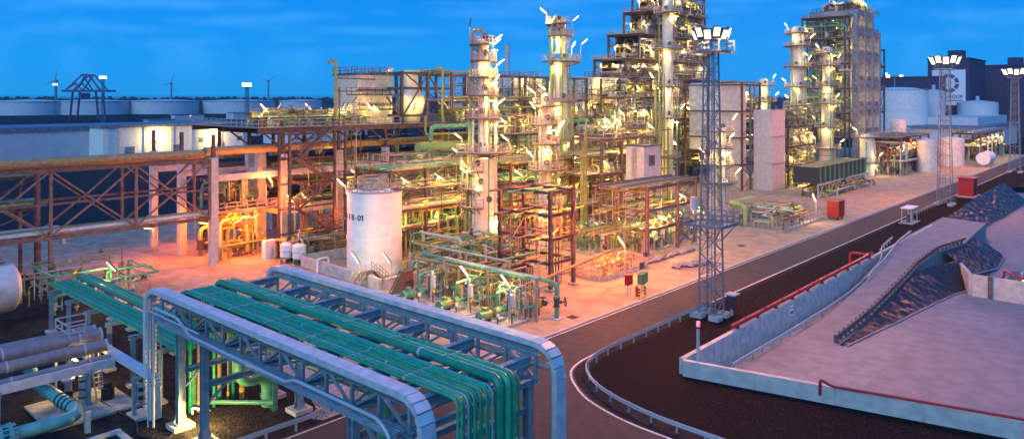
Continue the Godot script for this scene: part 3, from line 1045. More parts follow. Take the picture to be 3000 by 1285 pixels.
	pipe(t, PackedVector3Array([P(99.5, 0.4, 14.6), P(99.5, 1.5, 14.4), P(97.2, 1.4, 13.0), P(95.6, 1.4, -14)]), 0.14, M.red, "pipe", 10)
	mb = MB.new()
	var pud := PackedVector2Array()
	for j in 22:
		var ang := TAU * j / 22
		var k := rng.randf_range(0.7, 1.15)
		pud.append(Vector2(112 + cos(ang) * 6.5 * k, 13.5 + sin(ang) * 2.6 * k))
	sheet(mb, pud, -1.388)
	ground_piece("water", mb, M.water)

func liner(label: String, top: Array, bot: Array) -> void:
	var t := thing("plastic_liner", label, "liner", bot[0], "black liners in the basin")
	var mb := MB.new()
	var ns := 14
	var rows := []
	var f := FastNoiseLite.new()
	f.seed = 77
	f.frequency = 0.35
	var n := (top.size() - 1) * 16
	for k in n + 1:
		var x := float(k) / 16
		var i0 := mini(int(x), top.size() - 2)
		var fr := x - i0
		var p: Vector3 = top[i0].lerp(top[i0 + 1], fr)
		var q: Vector3 = bot[i0].lerp(bot[i0 + 1], fr)
		var row := []
		for j in ns + 1:
			var v := p.lerp(q, float(j) / ns)
			var wr := f.get_noise_2d(v.x * 2.6 + v.y * 0.8, v.z * 1.0) * 0.3
			if j == 0 or j == ns:
				wr *= 0.2
			row.append(v + Vector3(0, 0.06 + wr, 0.12))
		rows.append(row)
	for k in n:
		for j in ns:
			mb.quad(rows[k][j], rows[k][j + 1], rows[k + 1][j + 1], rows[k + 1][j])
	commit("sheet", mb, M.liner, t)
	var eb := MB.new()
	var path := PackedVector3Array()
	for row in rows:
		path.append(row[ns] + Vector3(0, 0.02, 0.05))
	eb.tube(path, 0.09, 6)
	commit("weighted_edge", eb, M.stone, t)

# ------------------------------------------------------------------ pipe bridge in the foreground
func duct_run(t: Node3D, corners: PackedVector3Array, bend: float, w: float, th: float, m: Material) -> void:
	var path := fillet(corners, bend, 5)
	var pts := PackedVector3Array([path[0]])
	for k in range(1, path.size()):
		var d := path[k].distance_to(path[k - 1])
		var n := maxi(1, roundi(d / 2.4))
		for j in n:
			pts.append(path[k - 1].lerp(path[k], float(j + 1) / n))
	var prof := PackedVector2Array([Vector2(-th / 2, -w / 2 + 0.04), Vector2(-th / 2 + 0.04, -w / 2), Vector2(th / 2, -w / 2), Vector2(th / 2, w / 2), Vector2(-th / 2 + 0.04, w / 2), Vector2(-th / 2, w / 2 - 0.04)])
	for k in pts.size() - 1:
		var mb := MB.new()
		var g := (pts[k + 1] - pts[k]).normalized() * 0.006
		mb.sweep(PackedVector3Array([pts[k] + g, pts[k + 1] - g]), prof, Vector3.RIGHT)
		commit("duct_panel", mb, m, t)

func build_bridge() -> void:
	var t := thing("pipe_bridge", "blue grey steel pipe bridge crossing the road in the foreground", "bridge", P(20.7, 0, 24))
	var b0 := 24.4
	var b1 := 49.8
	var bays := 12
	for side in [20.7, 29.1]:
		hbeam(t, "top_chord", P(side, 7.92, b0), P(side, 7.92, b1), 0.34, 0.36, M.bridge)
		hbeam(t, "bottom_chord", P(side, 6.45, b0), P(side, 6.45, b1), 0.3, 0.3, M.bridge)
		for k in bays + 1:
			var b := lerpf(b0 + 0.15, b1 - 0.15, float(k) / bays)
			bar(t, "truss_post", P(side, 6.6, b), P(side, 7.74, b), 0.16, 0.16, M.bridge)
			if k < bays:
				var c := lerpf(b0 + 0.15, b1 - 0.15, float(k + 1) / bays)
				if k % 2 == 0:
					bar(t, "truss_diagonal", P(side, 6.6, b + 0.1), P(side, 7.74, c - 0.1), 0.13, 0.12, M.bridge)
				else:
					bar(t, "truss_diagonal", P(side, 7.74, b + 0.1), P(side, 6.6, c - 0.1), 0.13, 0.12, M.bridge)
		duct_run(t, PackedVector3Array([P(side - 0.25 if side < 25 else side + 0.2, 0.25, 51.0), P(side - 0.25 if side < 25 else side + 0.2, 8.36, 51.0), P(side - 0.25 if side < 25 else side + 0.2, 8.36, 23.2), P(side - 0.25 if side < 25 else side + 0.2, 0.25, 23.2)]), 1.5, 0.78, 0.34, M.duct)
		# slim blue cable tray beside the duct
		bar(t, "cable_tray", P(side + 0.42, 8.2, 24.6), P(side + 0.42, 8.2, 49.6), 0.3, 0.12, M.bridge)
	for k in 7:
		var b := lerpf(b0 + 0.3, b1 - 0.3, k / 6.0)
		hbeam(t, "cross_beam", P(20.9, 7.62, b), P(28.9, 7.62, b), 0.36, 0.44, M.bridge)
		bar(t, "gusset", P(27.6, 7.0, b), P(28.9, 7.4, b), 0.06, 0.3, M.bridge)
		if k < 6:
			var c := lerpf(b0 + 0.3, b1 - 0.3, (k + 1) / 6.0)
			bar(t, "plan_brace", P(21.0, 6.52, b + 0.2), P(28.9, 6.52, c - 0.2), 0.12, 0.1, M.bridge)
			bar(t, "plan_brace", P(28.9, 6.41, b + 0.2), P(21.0, 6.41, c - 0.2), 0.12, 0.1, M.bridge)
		hbeam(t, "floor_beam", P(20.9, 6.44, b), P(28.9, 6.44, b), 0.26, 0.28, M.bridge)
	# cable ladder hung outside the near truss
	for side in [19.75, 30.0]:
		var lad := MB.new()
		for s in [-0.32, 0.32]:
			lad.bar(P(side + s, 6.95, 24.2), P(side + s, 6.95, 48.6), 0.06, 0.14)
		for k in 80:
			lad.bar(P(side - 0.3, 6.93, 24.4 + k * 0.3), P(side + 0.3, 6.93, 24.4 + k * 0.3), 0.05, 0.04)
		for s in [-0.2, -0.05, 0.12]:
			lad.tube(PackedVector3Array([P(side + s, 7.0, 24.2), P(side + s, 7.0, 48.6)]), 0.05, 6)
		commit("cable_ladder", lad, M.bridge, t)
		for k in 9:
			bar(t, "hanger", P(side, 6.88, 25 + k * 2.85), P(20.7 if side < 25 else 29.1, 6.62, 25 + k * 2.85), 0.08, 0.08, M.bridge)
	pipe(t, PackedVector3Array([P(19.3, 0.4, 47.6), P(19.3, 4.6, 47.6), P(19.3, 7.9, 47.6), P(19.3, 7.9, 44.2), P(19.3, 7.2, 42.6), P(19.3, 7.2, 32.2), P(19.3, 7.5, 31.4), P(19.3, 7.5, 25.0), P(19.3, 7.0, 24.2), P(19.3, 0.3, 24.2)]), 0.09, M.galv, "conduit")
	pipe(t, PackedVector3Array([P(19.1, 0.4, 47.9), P(19.1, 7.7, 47.9), P(19.1, 7.7, 41.0)]), 0.06, M.galv, "conduit")
	var vlad := MB.new()
	for s in [-0.3, 0.3]:
		vlad.bar(P(20.4 + s, 0.3, 49.9), P(20.4 + s, 7.9, 49.9), 0.06, 0.08)
		vlad.bar(P(30.0 + s, 0.3, 24.0), P(30.0 + s, 6.9, 24.0), 0.06, 0.08)
	for k in 25:
		vlad.bar(P(20.1, 0.5 + k * 0.3, 49.9), P(20.7, 0.5 + k * 0.3, 49.9), 0.05, 0.05)
		if k < 21:
			vlad.bar(P(29.7, 0.5 + k * 0.3, 24.0), P(30.3, 0.5 + k * 0.3, 24.0), 0.05, 0.05)
	commit("vertical_cable_ladder", vlad, M.bridge, t)
	# legs with footings
	for q in [[20.8, 47.2], [20.8, 43.9], [27.3, 47.2], [27.2, 43.7], [20.9, 28.9], [28.9, 28.9], [28.9, 24.9], [20.9, 24.9]]:
		var a: float = q[0]
		var b: float = q[1]
		hbeam(t, "leg", P(a, 0.35, b), P(a, 6.3, b), 0.42, 0.42, M.bridge)
		slab(t, "footing", P(a - 0.65, 0.0, b - 0.65), P(a + 0.65, 0.3, b + 0.65), M.concrete)
		slab(t, "base_plate", P(a - 0.4, 0.3, b - 0.4), P(a + 0.4, 0.36, b + 0.4), M.bridge)
		for s in [-1, 1]:
			bar(t, "stiffener", P(a + 0.38 * s, 0.37, b), P(a + 0.22 * s, 0.95, b), 0.05, 0.12, M.bridge)
	for b in [47.2, 43.8]:
		hbeam(t, "leg_beam", P(21.05, 3.6, b), P(27.0, 3.6, b), 0.3, 0.34, M.bridge)
		bar(t, "knee_brace", P(21.0, 2.5, b), P(22.2, 3.42, b), 0.14, 0.14, M.bridge)
		bar(t, "knee_brace", P(27.0, 5.2, b), P(25.4, 6.3, b), 0.14, 0.14, M.bridge)
	for h in [5.0, 3.4, 1.2]:
		for b in [24.9, 28.9]:
			hbeam(t, "portal_beam", P(21.15, h, b), P(28.65, h, b), 0.3, 0.34, M.bridge)
		for a in [20.9, 28.9]:
			hbeam(t, "portal_beam", P(a, h - 0.35, 25.15), P(a, h - 0.35, 28.65), 0.28, 0.3, M.bridge)
	for a in [20.95, 28.95]:
		bar(t, "portal_brace", P(a, 0.5, 25.2), P(a, 4.5, 27.0), 0.2, 0.18, M.bridge)
		bar(t, "portal_brace", P(a, 0.5, 28.6), P(a, 4.5, 27.0), 0.2, 0.18, M.bridge)
		bar(t, "portal_brace", P(a + 0.02, 4.9, 27.1), P(a + 0.02, 6.3, 25.4), 0.18, 0.16, M.bridge)
		bar(t, "portal_brace", P(a + 0.02, 4.9, 26.9), P(a + 0.02, 6.3, 28.6), 0.18, 0.16, M.bridge)
	# bundle of green pipes
	t = thing("pipe_bundle", "bundle of parallel dark green pipes lying on the pipe bridge, bent down at both ends", "pipes", P(22, 8, 24))
	var lanes := []
	for k in 12:
		lanes.append([22.05 + k * 0.19, [0.06, 0.07, 0.055][k % 3]])
	lanes += [[24.66, 0.22], [25.16, 0.18], [25.6, 0.18], [25.95, 0.075]]
	for k in lanes.size():
		var a: float = lanes[k][0]
		var r: float = lanes[k][1]
		var h := 7.95 + r
		var mb := MB.new()
		mb.tube(fillet(PackedVector3Array([P(a, 0.0, 23.0 - (k % 2) * 0.07), P(a, h, 23.0 - (k % 2) * 0.07), P(a, h, 50.0), P(a, 3.75 + r, 50.0), P(a, 3.75 + r, 50.6), P(a, 3.75 + r, 78)]), 0.5, 6), r, 12)
		commit("pipe", mb, [M.green, M.green_worn, M.green, M.teal, M.green_deep, M.green, M.green_worn, M.green_deep][k % 8], t)
		for j in 3:
			var wb := 26.5 + j * 7.9 + (k * 37 % 11) * 0.45
			rod(t, "pipe_joint", P(a, h, wb), P(a, h, wb + (0.12 if r < 0.1 else 0.2)), r + 0.022, M.galv if (k + j) % 4 == 0 else M.green_deep)
	for k in 6:
		var b := lerpf(24.7, 49.5, k / 6.0 + 0.08)
		var cl := MB.new()
		for q in lanes:
			cl.box(P(q[0], 7.97 + q[1] * 2, b), Vector3(q[1] * 1.2, 0.03, 0.07))
			cl.box(P(q[0] + q[1] + 0.02, 7.97 + q[1], b), Vector3(0.025, q[1] * 2, 0.07))
		var c := commit("clamp", cl, M.galv, t)
		c.set_meta("kind", "stuff")
	# drop pipes to the ground behind the legs
	t = thing("drop_pipes", "row of upright green pipes dropping to the gravel under the bridge end", "pipes", P(24, 0, 48))
	for k in 9:
		var a := 21.7 + k * 0.5
		var r := 0.07 + 0.05 * (k % 3)
		pipe(t, PackedVector3Array([P(a, 0.05, 48.6 + 0.3 * (k % 2)), P(a, 6.9 - 0.2 * (k % 3), 48.6 + 0.3 * (k % 2)), P(a, 6.9 - 0.2 * (k % 3), 41)]), r, [M.olive, M.green, M.ochre][k % 3])
		rod(t, "yellow_band", P(a, 0.5, 48.6 + 0.3 * (k % 2)), P(a, 0.8, 48.6 + 0.3 * (k % 2)), r + 0.015, M.yellow if k % 2 == 0 else M.green)
	t = thing("green_main", "thick green main pipe running under the bridge deck and down", "pipe", P(25, 0, 30.7))
	pipe(t, PackedVector3Array([P(24.2, 0.0, 30.7), P(24.2, 5.6, 30.7), P(24.2, 5.6, 46.0), P(24.2, 2.2, 46.0), P(26.2, 2.2, 46.0), P(26.2, 0.1, 46.0)]), 0.42, M.green_pale, "pipe", 16)
	rod(t, "saddle", P(24.2, 4.4, 36.5), P(24.2, 5.2, 36.5), 0.2, M.bridge)
	t = thing("green_trestle", "low green pipe trestle on the gravel between the bridge legs", "trestle", P(26, 0, 47))
	hbeam(t, "post", P(26.2, 0, 45.2), P(26.2, 2.9, 45.2), 0.36, 0.36, M.green_pale)
	hbeam(t, "post", P(22.6, 0, 49.4), P(22.6, 2.9, 49.4), 0.36, 0.36, M.green_pale)
	pipe(t, PackedVector3Array([P(26.2, 0.5, 45.2), P(22.8, 0.5, 49.2)]), 0.16, M.green_pale)
	# lower rack on which the bundle goes on
	t = thing("low_pipe_rack", "low blue steel rack under the green pipes beyond the bridge end", "pipe rack", P(24, 0, 55))
	for k in 6:
		var b := 52.0 + k * 4.6
		hbeam(t, "post", P(21.5, 0, b), P(21.5, 3.4, b), 0.3, 0.3, M.bridge)
		hbeam(t, "post", P(26.6, 0, b), P(26.6, 3.4, b), 0.3, 0.3, M.bridge)
		hbeam(t, "beam", P(21.2, 3.56, b), P(26.9, 3.56, b), 0.28, 0.3, M.bridge)
		slab(t, "footing", P(21.1, 0, b - 0.4), P(21.9, 0.2, b + 0.4), M.concrete)
		slab(t, "footing", P(26.2, 0, b - 0.4), P(27.0, 0.2, b + 0.4), M.concrete)
	duct_run(t, PackedVector3Array([P(20.1, 2.8, 64), P(20.1, 2.8, 49.3), P(20.1, 0.2, 49.3)]), 0.6, 0.7, 0.3, M.duct)

# ------------------------------------------------------------------ lower left corner
func build_corner() -> void:
	var t := thing("insulated_pipe_run", "fat grey insulated pipes on a low rack in the bottom left corner", "pipes", P(5, 0, 56))
	for q in [[57.6, 4.0, 0.5], [56.5, 3.5, 0.42], [55.4, 2.95, 0.22], [58.8, 4.1, 0.35]]:
		var a := -14.0
		while a < 19.0:
			var e := minf(a + 4.6, 19.6)
			rod(t, "pipe", P(a, q[1], q[0]), P(e, q[1], q[0]), q[2], M.insulated)
			rod(t, "joint_band", P(e - 0.06, q[1], q[0]), P(e + 0.06, q[1], q[0]), q[2] + 0.02, M.galv)
			a = e
			if e > 19.5:
				break
	bar(t, "cable_duct", P(-14, 2.72, 54.8), P(19.6, 2.72, 54.8), 0.24, 0.6, M.duct)
	for k in 6:
		var a := -8.0 + k * 5.2
		hbeam(t, "post", P(a, 0, 55.0), P(a, 2.5, 55.0), 0.26, 0.26, M.bridge)
		hbeam(t, "post", P(a, 0, 58.9), P(a, 3.0, 58.9), 0.26, 0.26, M.bridge)
		hbeam(t, "beam", P(a, 2.48, 54.4), P(a, 2.48, 59.3), 0.24, 0.24, M.bridge)
	t = thing("teal_pipe", "fat teal pipe with dark clamp rings bending on its way to a flanged end", "pipe", P(16, 0, 52))
	pipe(t, PackedVector3Array([P(15.4, 2.6, 58.5), P(15.4, 1.9, 56.8), P(16.6, 0.95, 51.4), P(12.8, 0.95, 51.6), P(6.0, 0.95, 52.0)]), 0.4, M.teal, "pipe", 18)
	var d := (P(16.6, 0.95, 51.4) - P(15.4, 1.9, 56.8)).normalized()
	for k in 4:
		flange(t, P(15.4, 1.9, 56.8) + d * (2.9 + k * 0.42), d, 0.45, M.dark, "clamp_ring")
	for k in 3:
		flange(t, P(12.6 - k * 0.5, 0.95, 51.6 + k * 0.03), Vector3.RIGHT, 0.75 - k * 0.05, M.teal)
	for k in 14:
		var an := TAU * k / 14
		rod(t, "bolt", P(12.9, 0.95 + sin(an) * 0.62, 51.6 + cos(an) * 0.62), P(11.6, 0.95 + sin(an) * 0.62, 51.7 + cos(an) * 0.62), 0.045, M.galv)
	bar(t, "support", P(16.6, 0.0, 50.9), P(16.6, 1.3, 50.9), 0.3, 0.3, M.bridge)
	bar(t, "support", P(9.5, 0.0, 51.8), P(9.5, 0.6, 51.8), 0.5, 0.5, M.concrete)
	t = thing("concrete_pad", "low concrete pad under the small pumps in the bottom left corner", "slab", P(18, 0, 54))
	slab(t, "slab", P(15.0, 0.0, 52.6), P(20.4, 0.16, 58.0), M.plinth)
	slab(t, "edge_beam", P(12.0, 0.0, 49.2), P(18.0, 0.22, 49.5), M.concrete)
	slab(t, "edge_beam", P(17.7, 0.0, 46.0), P(18.0, 0.2, 49.18), M.concrete)
	t = thing("dosing_pump", "upright dosing pump with white cap beside the lit lamp", "pump", P(17.4, 0.16, 56.6))
	rod(t, "body", P(17.2, 0.16, 56.4), P(17.2, 1.0, 56.4), 0.3, M.dark)
	rod(t, "motor", P(17.2, 1.0, 56.4), P(17.2, 1.7, 56.4), 0.22, M.galv)
	rod(t, "cap", P(17.2, 1.7, 56.4), P(17.2, 1.85, 56.4), 0.42, M.sign_white)
	rod(t, "knob", P(17.2, 1.85, 56.4), P(17.2, 2.15, 56.4), 0.2, M.sign_white)
	t = thing("pump_canister", "steel canister with straps next to the dosing pump", "canister", P(17.9, 0.16, 55.9))
	rod(t, "body", P(17.95, 0.16, 55.8), P(17.95, 2.0, 55.8), 0.3, M.galv)
	for k in 3:
		rod(t, "strap", P(17.95, 0.5 + k * 0.55, 55.8), P(17.95, 0.6 + k * 0.55, 55.8), 0.325, M.dark)
	t = thing("black_barrel", "black squat barrel on the concrete pad at the ladder foot", "barrel", P(19.3, 0.16, 55.2))
	rod(t, "body", P(19.3, 0.16, 55.2), P(19.3, 0.95, 55.2), 0.42, M.black)
	rod(t, "lid", P(19.3, 0.95, 55.2), P(19.3, 1.25, 55.2), 0.28, M.black)
	pole_lamp("lit tilted tube lamp over the small pumps in the bottom left corner", P(17.5, 0.16, 57.2), 2.6, 0.9, WHITE_LAMP, 1.1, 0.9)
	t = thing("access_ladder", "narrow steel step ladder leaning from the pad to the low pipe rack", "ladder", P(19, 0.16, 56))
	for s in [-0.28, 0.28]:
		bar(t, "rail", P(19.0 + s, 0.16, 55.6), P(19.0 + s, 3.9, 57.3), 0.06, 0.12, M.galv)
	for k in 11:
		slab(t, "rung", P(18.76, 0.5 + k * 0.31, 55.72 + k * 0.141), P(19.24, 0.54 + k * 0.31, 55.92 + k * 0.141), M.galv)
	t = thing("access_platform", "small steel platform with railing at the top of the step ladder", "platform", P(18.5, 0, 58))
	slab(t, "deck", P(17.4, 3.9, 57.2), P(19.6, 3.98, 60.2), M.grating)
	railing(t, PackedVector3Array([P(18.5, 3.98, 57.3), P(17.5, 3.98, 57.3), P(17.5, 3.98, 60.1), P(19.5, 3.98, 60.1)]), M.galv)
	for q in [[17.5, 57.4], [19.5, 57.4], [17.5, 60], [19.5, 60]]:
		bar(t, "post", P(q[0], 0.05, q[1]), P(q[0], 3.9, q[1]), 0.14, 0.14, M.galv)
	t = thing("instrument_stand", "grey framed instrument stand on a white footing beside the hose", "instrument stand", P(20, 0, 50.9))
	slab(t, "footing", P(19.2, 0, 50.1), P(20.8, 0.2, 51.7), M.concrete)
	for s in [-0.6, 0.6]:
		bar(t, "post", P(20 + s, 0.2, 50.9), P(20 + s, 2.5, 50.9), 0.22, 0.25, M.bridge)
	bar(t, "beam", P(19.3, 2.55, 50.9), P(20.7, 2.55, 50.9), 0.2, 0.2, M.bridge)
	bar(t, "beam", P(19.4, 0.75, 50.9), P(20.6, 0.75, 50.9), 0.14, 0.14, M.bridge)
	slab(t, "panel", P(19.55, 0.95, 50.8), P(20.45, 2.2, 50.95), M.galv)
	for k in 4:
		rod(t, "gauge", P(19.75 + (k % 2) * 0.45, 1.25 + int(k / 2) * 0.55, 50.8), P(19.75 + (k % 2) * 0.45, 1.25 + int(k / 2) * 0.55, 50.68), 0.15, [M.dark, M.sign_white][k % 2])
	t = thing("hose", "black hose curling over the dark gravel from the pad to the bridge leg", "hose", P(19, 0, 50))
	var hp := arc_path(PackedVector3Array([P(18.8, 0.2, 55.0), P(19.0, 0.07, 52.6), P(19.2, 0.07, 50.0), P(18.6, 0.07, 48.0), P(19.4, 0.07, 46.2), P(20.0, 0.07, 46.6), P(19.2, 0.07, 47.2), P(18.6, 0.07, 46.0), P(19.0, 0.07, 44.4)]), 6)
	var mb := MB.new()
	mb.tube(hp, 0.06, 8)
	commit("tube", mb, M.black, t)
	t = thing("leg_lamp", "long lit tube lamp fixed low on the near bridge leg", "lamp", P(21.3, 1.6, 46.5))
	lamp(t, P(21.2, 1.0, 46.4), 0.5, -1.2, WHITE_LAMP, 2.0, 0.05, true, "lamp_head")
	# vessel and steelwork beyond
	t = thing("drum", "white horizontal drum on saddles beyond the low pipes", "vessel", P(12, 0, 80))
	var dm := MB.new()
	var prof := PackedVector2Array()
	for j in 6:
		prof.append(Vector2(2.2 * sin(PI / 2 * j / 5), -8.0 - 0.9 * cos(PI / 2 * j / 5)))
	for j in 6:
		prof.append(Vector2(2.2 * cos(PI / 2 * j / 5), 8.0 + 0.9 * sin(PI / 2 * j / 5)))
	dm.lathe(Vector3.ZERO, prof, 28)
	put("shell", mesh_of(dm), M.dirty_white, t, Transform3D(Basis(Vector3(0, 0, 1), PI / 2), P(11.5, 3.6, 80)))
	for a in [6.5, 16.5]:
		slab(t, "saddle", P(a - 0.35, 0, 78.3), P(a + 0.35, 1.75, 81.7), M.concrete)
	slab(t, "walkway", P(4, 6.0, 79.4), P(19, 6.08, 80.6), M.grating)
	railing(t, PackedVector3Array([P(4, 6.08, 79.4), P(19, 6.08, 79.4), P(19, 6.08, 80.6), P(4, 6.08, 80.6), P(4, 6.08, 79.4)]), M.rail)
	t = thing("pipe_rack", "grey steel pipe rack standing behind the white drum at the picture's left edge", "pipe rack", P(0, 0, 92))
	steel_frame(t, [-6.0, 2.0, 10.0, 18.0, 26.0], [96.0, 102.0], [5.0, 8.5, 12.0], 13.0, M.steel_grey, 0.34, [], 0.3)
	for h in [5.2, 8.7, 12.2]:
		lay_pipes(t, -7, 27, 96.5, 101.5, h, [M.green_pale, M.olive, M.clad, M.ochre], 0.8, 0.3)
	lamp(t, P(8, 8.7, 95.7), 1.8, 0.5, WHITE_LAMP, 1.6)
	lamp(t, P(22, 5.2, 95.7), 1.8, 2.4, WHITE_LAMP, 1.6)
	t = thing("pipework", "low tangle of green and grey pipes beside the white drum", "pipework", P(24, 0, 74))
	pipework(t, 22, 34, 80, 92, 4.0, 26, [M.green_pale, M.olive, M.clad, M.ochre])
	pole_lamp("lit tilted tube lamp among the low pipes beside the white drum", P(28.5, 0, 79), 3.6, 2.2, WHITE_LAMP, 1.5)
	guardrail("galvanised guardrail curving round the gravel under the pipe bridge", arc_path(PackedVector3Array([P(31.2, 0, 42.9), P(29.9, 0, 42.2), P(27.7, 0, 41.6), P(26.1, 0, 41.35), P(23.4, 0, 41.5), P(15, 0, 41.7), P(4, 0, 41.7)]), 3))
	guardrail("galvanised guardrail bending round the gravel corner where the roads meet", arc_path(PackedVector3Array([P(68, 0, 34.7), P(64.6, 0, 34.7), P(57.5, 0, 34.65), P(52.1, 0, 34.65), P(49.3, 0, 34.5), P(46.8, 0, 34.0), P(45.4, 0, 33.3), P(44.1, 0, 32.0), P(43.0, 0, 30.4), P(42.1, 0, 28.2), P(41.5, 0, 25.6), P(41.2, 0, 22.8), P(41.1, 0, 16), P(41.1, 0, 0)]), 4))

# ------------------------------------------------------------------ storage tank and pump yard
func stair_flight(t: Node3D, p: Vector3, q: Vector3, side: Vector3, w: float, m: Material) -> void:
	var fl := sub("stair_flight", t, p)
	var s := side.normalized() * w * 0.5
	for k in [-1, 1]:
		bar(fl, "stringer", p + s * k, q + s * k, 0.1, 0.28, m)
	var n := maxi(3, int(absf(q.y - p.y) / 0.24))
	var run := (q - p)
	var flat := Vector3(run.x, 0, run.z).normalized()
	for k in n:
		var c := p.lerp(q, (k + 0.5) / n)
		put("tread", unit_box, M.grating, fl, Transform3D(Basis(flat * 0.26, Vector3.UP * 0.04, flat.cross(Vector3.UP) * w * 0.92), c))
	for k in [-1, 1]:
		var mb := MB.new()
		mb.bar(p + s * k + Vector3(0, 1.05, 0), q + s * k + Vector3(0, 1.05, 0), 0.06, 0.06)
		mb.bar(p + s * k + Vector3(0, 0.6, 0), q + s * k + Vector3(0, 0.6, 0), 0.05, 0.05)
		for j in 5:
			var c = (p + s * k).lerp(q + s * k, j / 4.0)
			mb.bar(c, c + Vector3(0, 1.05, 0), 0.055, 0.055)
		commit("handrail", mb, m, fl)

func build_tank() -> void:
	var a := 55.5
	var b := 72.5
	var t := thing("storage_tank", "white cylindrical storage tank lettered FB-01 inside the concrete bund", "tank", P(a, 0, b))
	var o := P(a, 0, b)
	for q in [[0.15, 1.62, 3.306], [1.62, 3.0, 3.3], [3.0, 4.2, 3.306], [4.4, 6.0, 3.29], [6.0, 7.8, 3.284], [7.8, 9.55, 3.29]]:
		var mb := MB.new()
		mb.lathe(o, PackedVector2Array([Vector2(q[2], q[0]), Vector2(q[2], q[1])]), 56)
		commit("shell_course", mb, M.white, t)
	for h in [4.2, 9.5]:
		var mb := MB.new()
		mb.lathe(o, PackedVector2Array([Vector2(3.26, h), Vector2(3.38, h), Vector2(3.38, h + 0.2), Vector2(3.26, h + 0.2)]), 56)
		commit("stiffener_ring", mb, M.white, t)
	var rf := MB.new()
	rf.lathe(o, PackedVector2Array([Vector2(3.3, 9.6), Vector2(0.5, 10.1), Vector2(0.0, 10.12)]), 56)
	commit("roof", rf, M.white, t)
	var fb := MB.new()
	fb.lathe(o, PackedVector2Array([Vector2(3.6, 0.0), Vector2(3.6, 0.16), Vector2(0, 0.16)]), 40)
	commit("foundation", fb, M.concrete, t)
	var ring := PackedVector3Array()
	for j in 25:
		ring.append(o + Vector3(cos(TAU * j / 24) * 3.22, 9.72, sin(TAU * j / 24) * 3.22))
	railing(t, ring, M.rail, 1.15, 0.08)
	var inner := PackedVector3Array()
	for j in 13:
		inner.append(o + Vector3(cos(TAU * j / 12) * 1.7 - 0.4, 10.0, sin(TAU * j / 12) * 1.7))
	railing(t, inner, M.rail, 1.5, 0.08)
	pipework(t, a - 1.5, a + 1.2, b - 1.3, b + 1.3, 1.3, 9, [M.clad, M.galv, M.green_pale], 0.05, 0.12, 9.9)
	slab(t, "roof_platform", P(a + 1.5, 9.85, b - 3.2), P(a + 3.8, 9.95, b - 1.2), M.steel_grey)
	bar(t, "platform_strut", P(a + 2.6, 8.6, b - 2.3), P(a + 3.4, 9.83, b - 2.9), 0.12, 0.12, M.steel_grey)
	ladder(t, P(a + 3.32, 0.2, b + 0.6), 9.9, Vector3(1, 0, 0), M.rail)
	# lettering bent round the shell
	var face := atan2(-b, -a)
	var font := SystemFont.new()
	font.font_names = PackedStringArray(["Droid Sans"])
	font.font_weight = 700
	var chars := ["4", " ", "F", "B", "-", "0", "1"]
	var turns := [-1.38, 0.0, -1.08, -0.87, -0.71, -0.57, -0.44]
	for k in chars.size():
		if chars[k] != " ":
			var ang: float = face + turns[k]
			var tm := TextMesh.new()
			tm.text = chars[k]
			tm.font = font
			tm.font_size = 64
			tm.pixel_size = 0.0145
			tm.depth = 0.03
			var e := Vector3(cos(ang), 0, -sin(ang))
			var x := Vector3.UP.cross(e)
			put("letter", tm, M.ink, t, Transform3D(Basis(x, Vector3.UP, e), o + e * 3.3 + Vector3(0, 6.9, 0)))
	lamp(t, P(a - 2.6, 9.75, b + 2.2), 0.6, 2.6, WHITE_LAMP, 1.0, 0.8)
	# bund
	t = thing("bund_wall", "low concrete bund wall round the white storage tank", "wall", P(51, 0, 81))
	wall_run(t, Vector2(51.0, 81.3), Vector2(50.2, 64.5), 0.0, 1.3, 0.35, 4.2)
	wall_run(t, Vector2(51.1, 81.6), Vector2(63, 81.6), 0.0, 1.3, 0.35, 4.0)
	wall_run(t, Vector2(50.5, 64.2), Vector2(63, 64.2), 0.0, 1.3, 0.35, 4.0)
	pipe(t, PackedVector3Array([P(50.0, 0.1, 76.4), P(50.0, 1.75, 76.4), P(51.6, 1.75, 76.4), P(51.6, 0.1, 76.4)]), 0.12, M.sign_white, "overflow_pipe", 10)
	t = thing("bund_stairs", "steel stairs with handrails stepping over the bund in front of the tank", "stairs", P(50, 0, 66))
	stair_flight(t, P(48.2, 0.05, 67.2), P(49.9, 1.5, 67.2), Vector3(0, 0, 1), 1.0, M.rail)
	slab(t, "landing", P(49.9, 1.46, 66.6), P(51.4, 1.54, 67.8), M.grating)
	stair_flight(t, P(53.0, 0.05, 67.2), P(51.4, 1.5, 67.2), Vector3(0, 0, 1), 1.0, M.rail)
	for k in 2:
		pole_lamp(["leaning tube lamp seen from behind before the tank's left half", "leaning tube lamp seen from behind before the tank's right half"][k], P(48.6 + k * 2.2, 0, 66.0 - k * 2.6), 3.0, 2.2, WHITE_LAMP, 0.7, 0.95)
	# white filter vessels
	for k in 2:
		var fa := 50.9 + k * 0.6
		var fbb := 84.6 - k * 1.9
		t = thing("filter_vessel", ["pale green domed filter vessel farther from the tank", "pale green domed filter vessel next to the bund wall corner"][k], "vessel", P(fa, 0, fbb), "domed filter vessels")
		var mb := MB.new()
		var prof := PackedVector2Array([Vector2(0.6, 0.55), Vector2(0.85, 0.8), Vector2(0.85, 2.2)])
		for j in 6:
			prof.append(Vector2(0.85 * cos(PI / 2 * (j + 1) / 6), 2.2 + 0.42 * sin(PI / 2 * (j + 1) / 6)))
		mb.lathe(P(fa, 0, fbb), prof, 28)
		commit("shell", mb, M.white, t)
		for j in 4:
			var e := Vector3(cos(j * PI / 2 + 0.5), 0, sin(j * PI / 2 + 0.5)) * 0.62
			bar(t, "leg", P(fa, 0, fbb) + e, P(fa, 0.8, fbb) + e, 0.12, 0.12, M.dark)
		rod(t, "top_nozzle", P(fa, 2.55, fbb), P(fa, 2.95, fbb), 0.12, M.dark)
		var fr := MB.new()
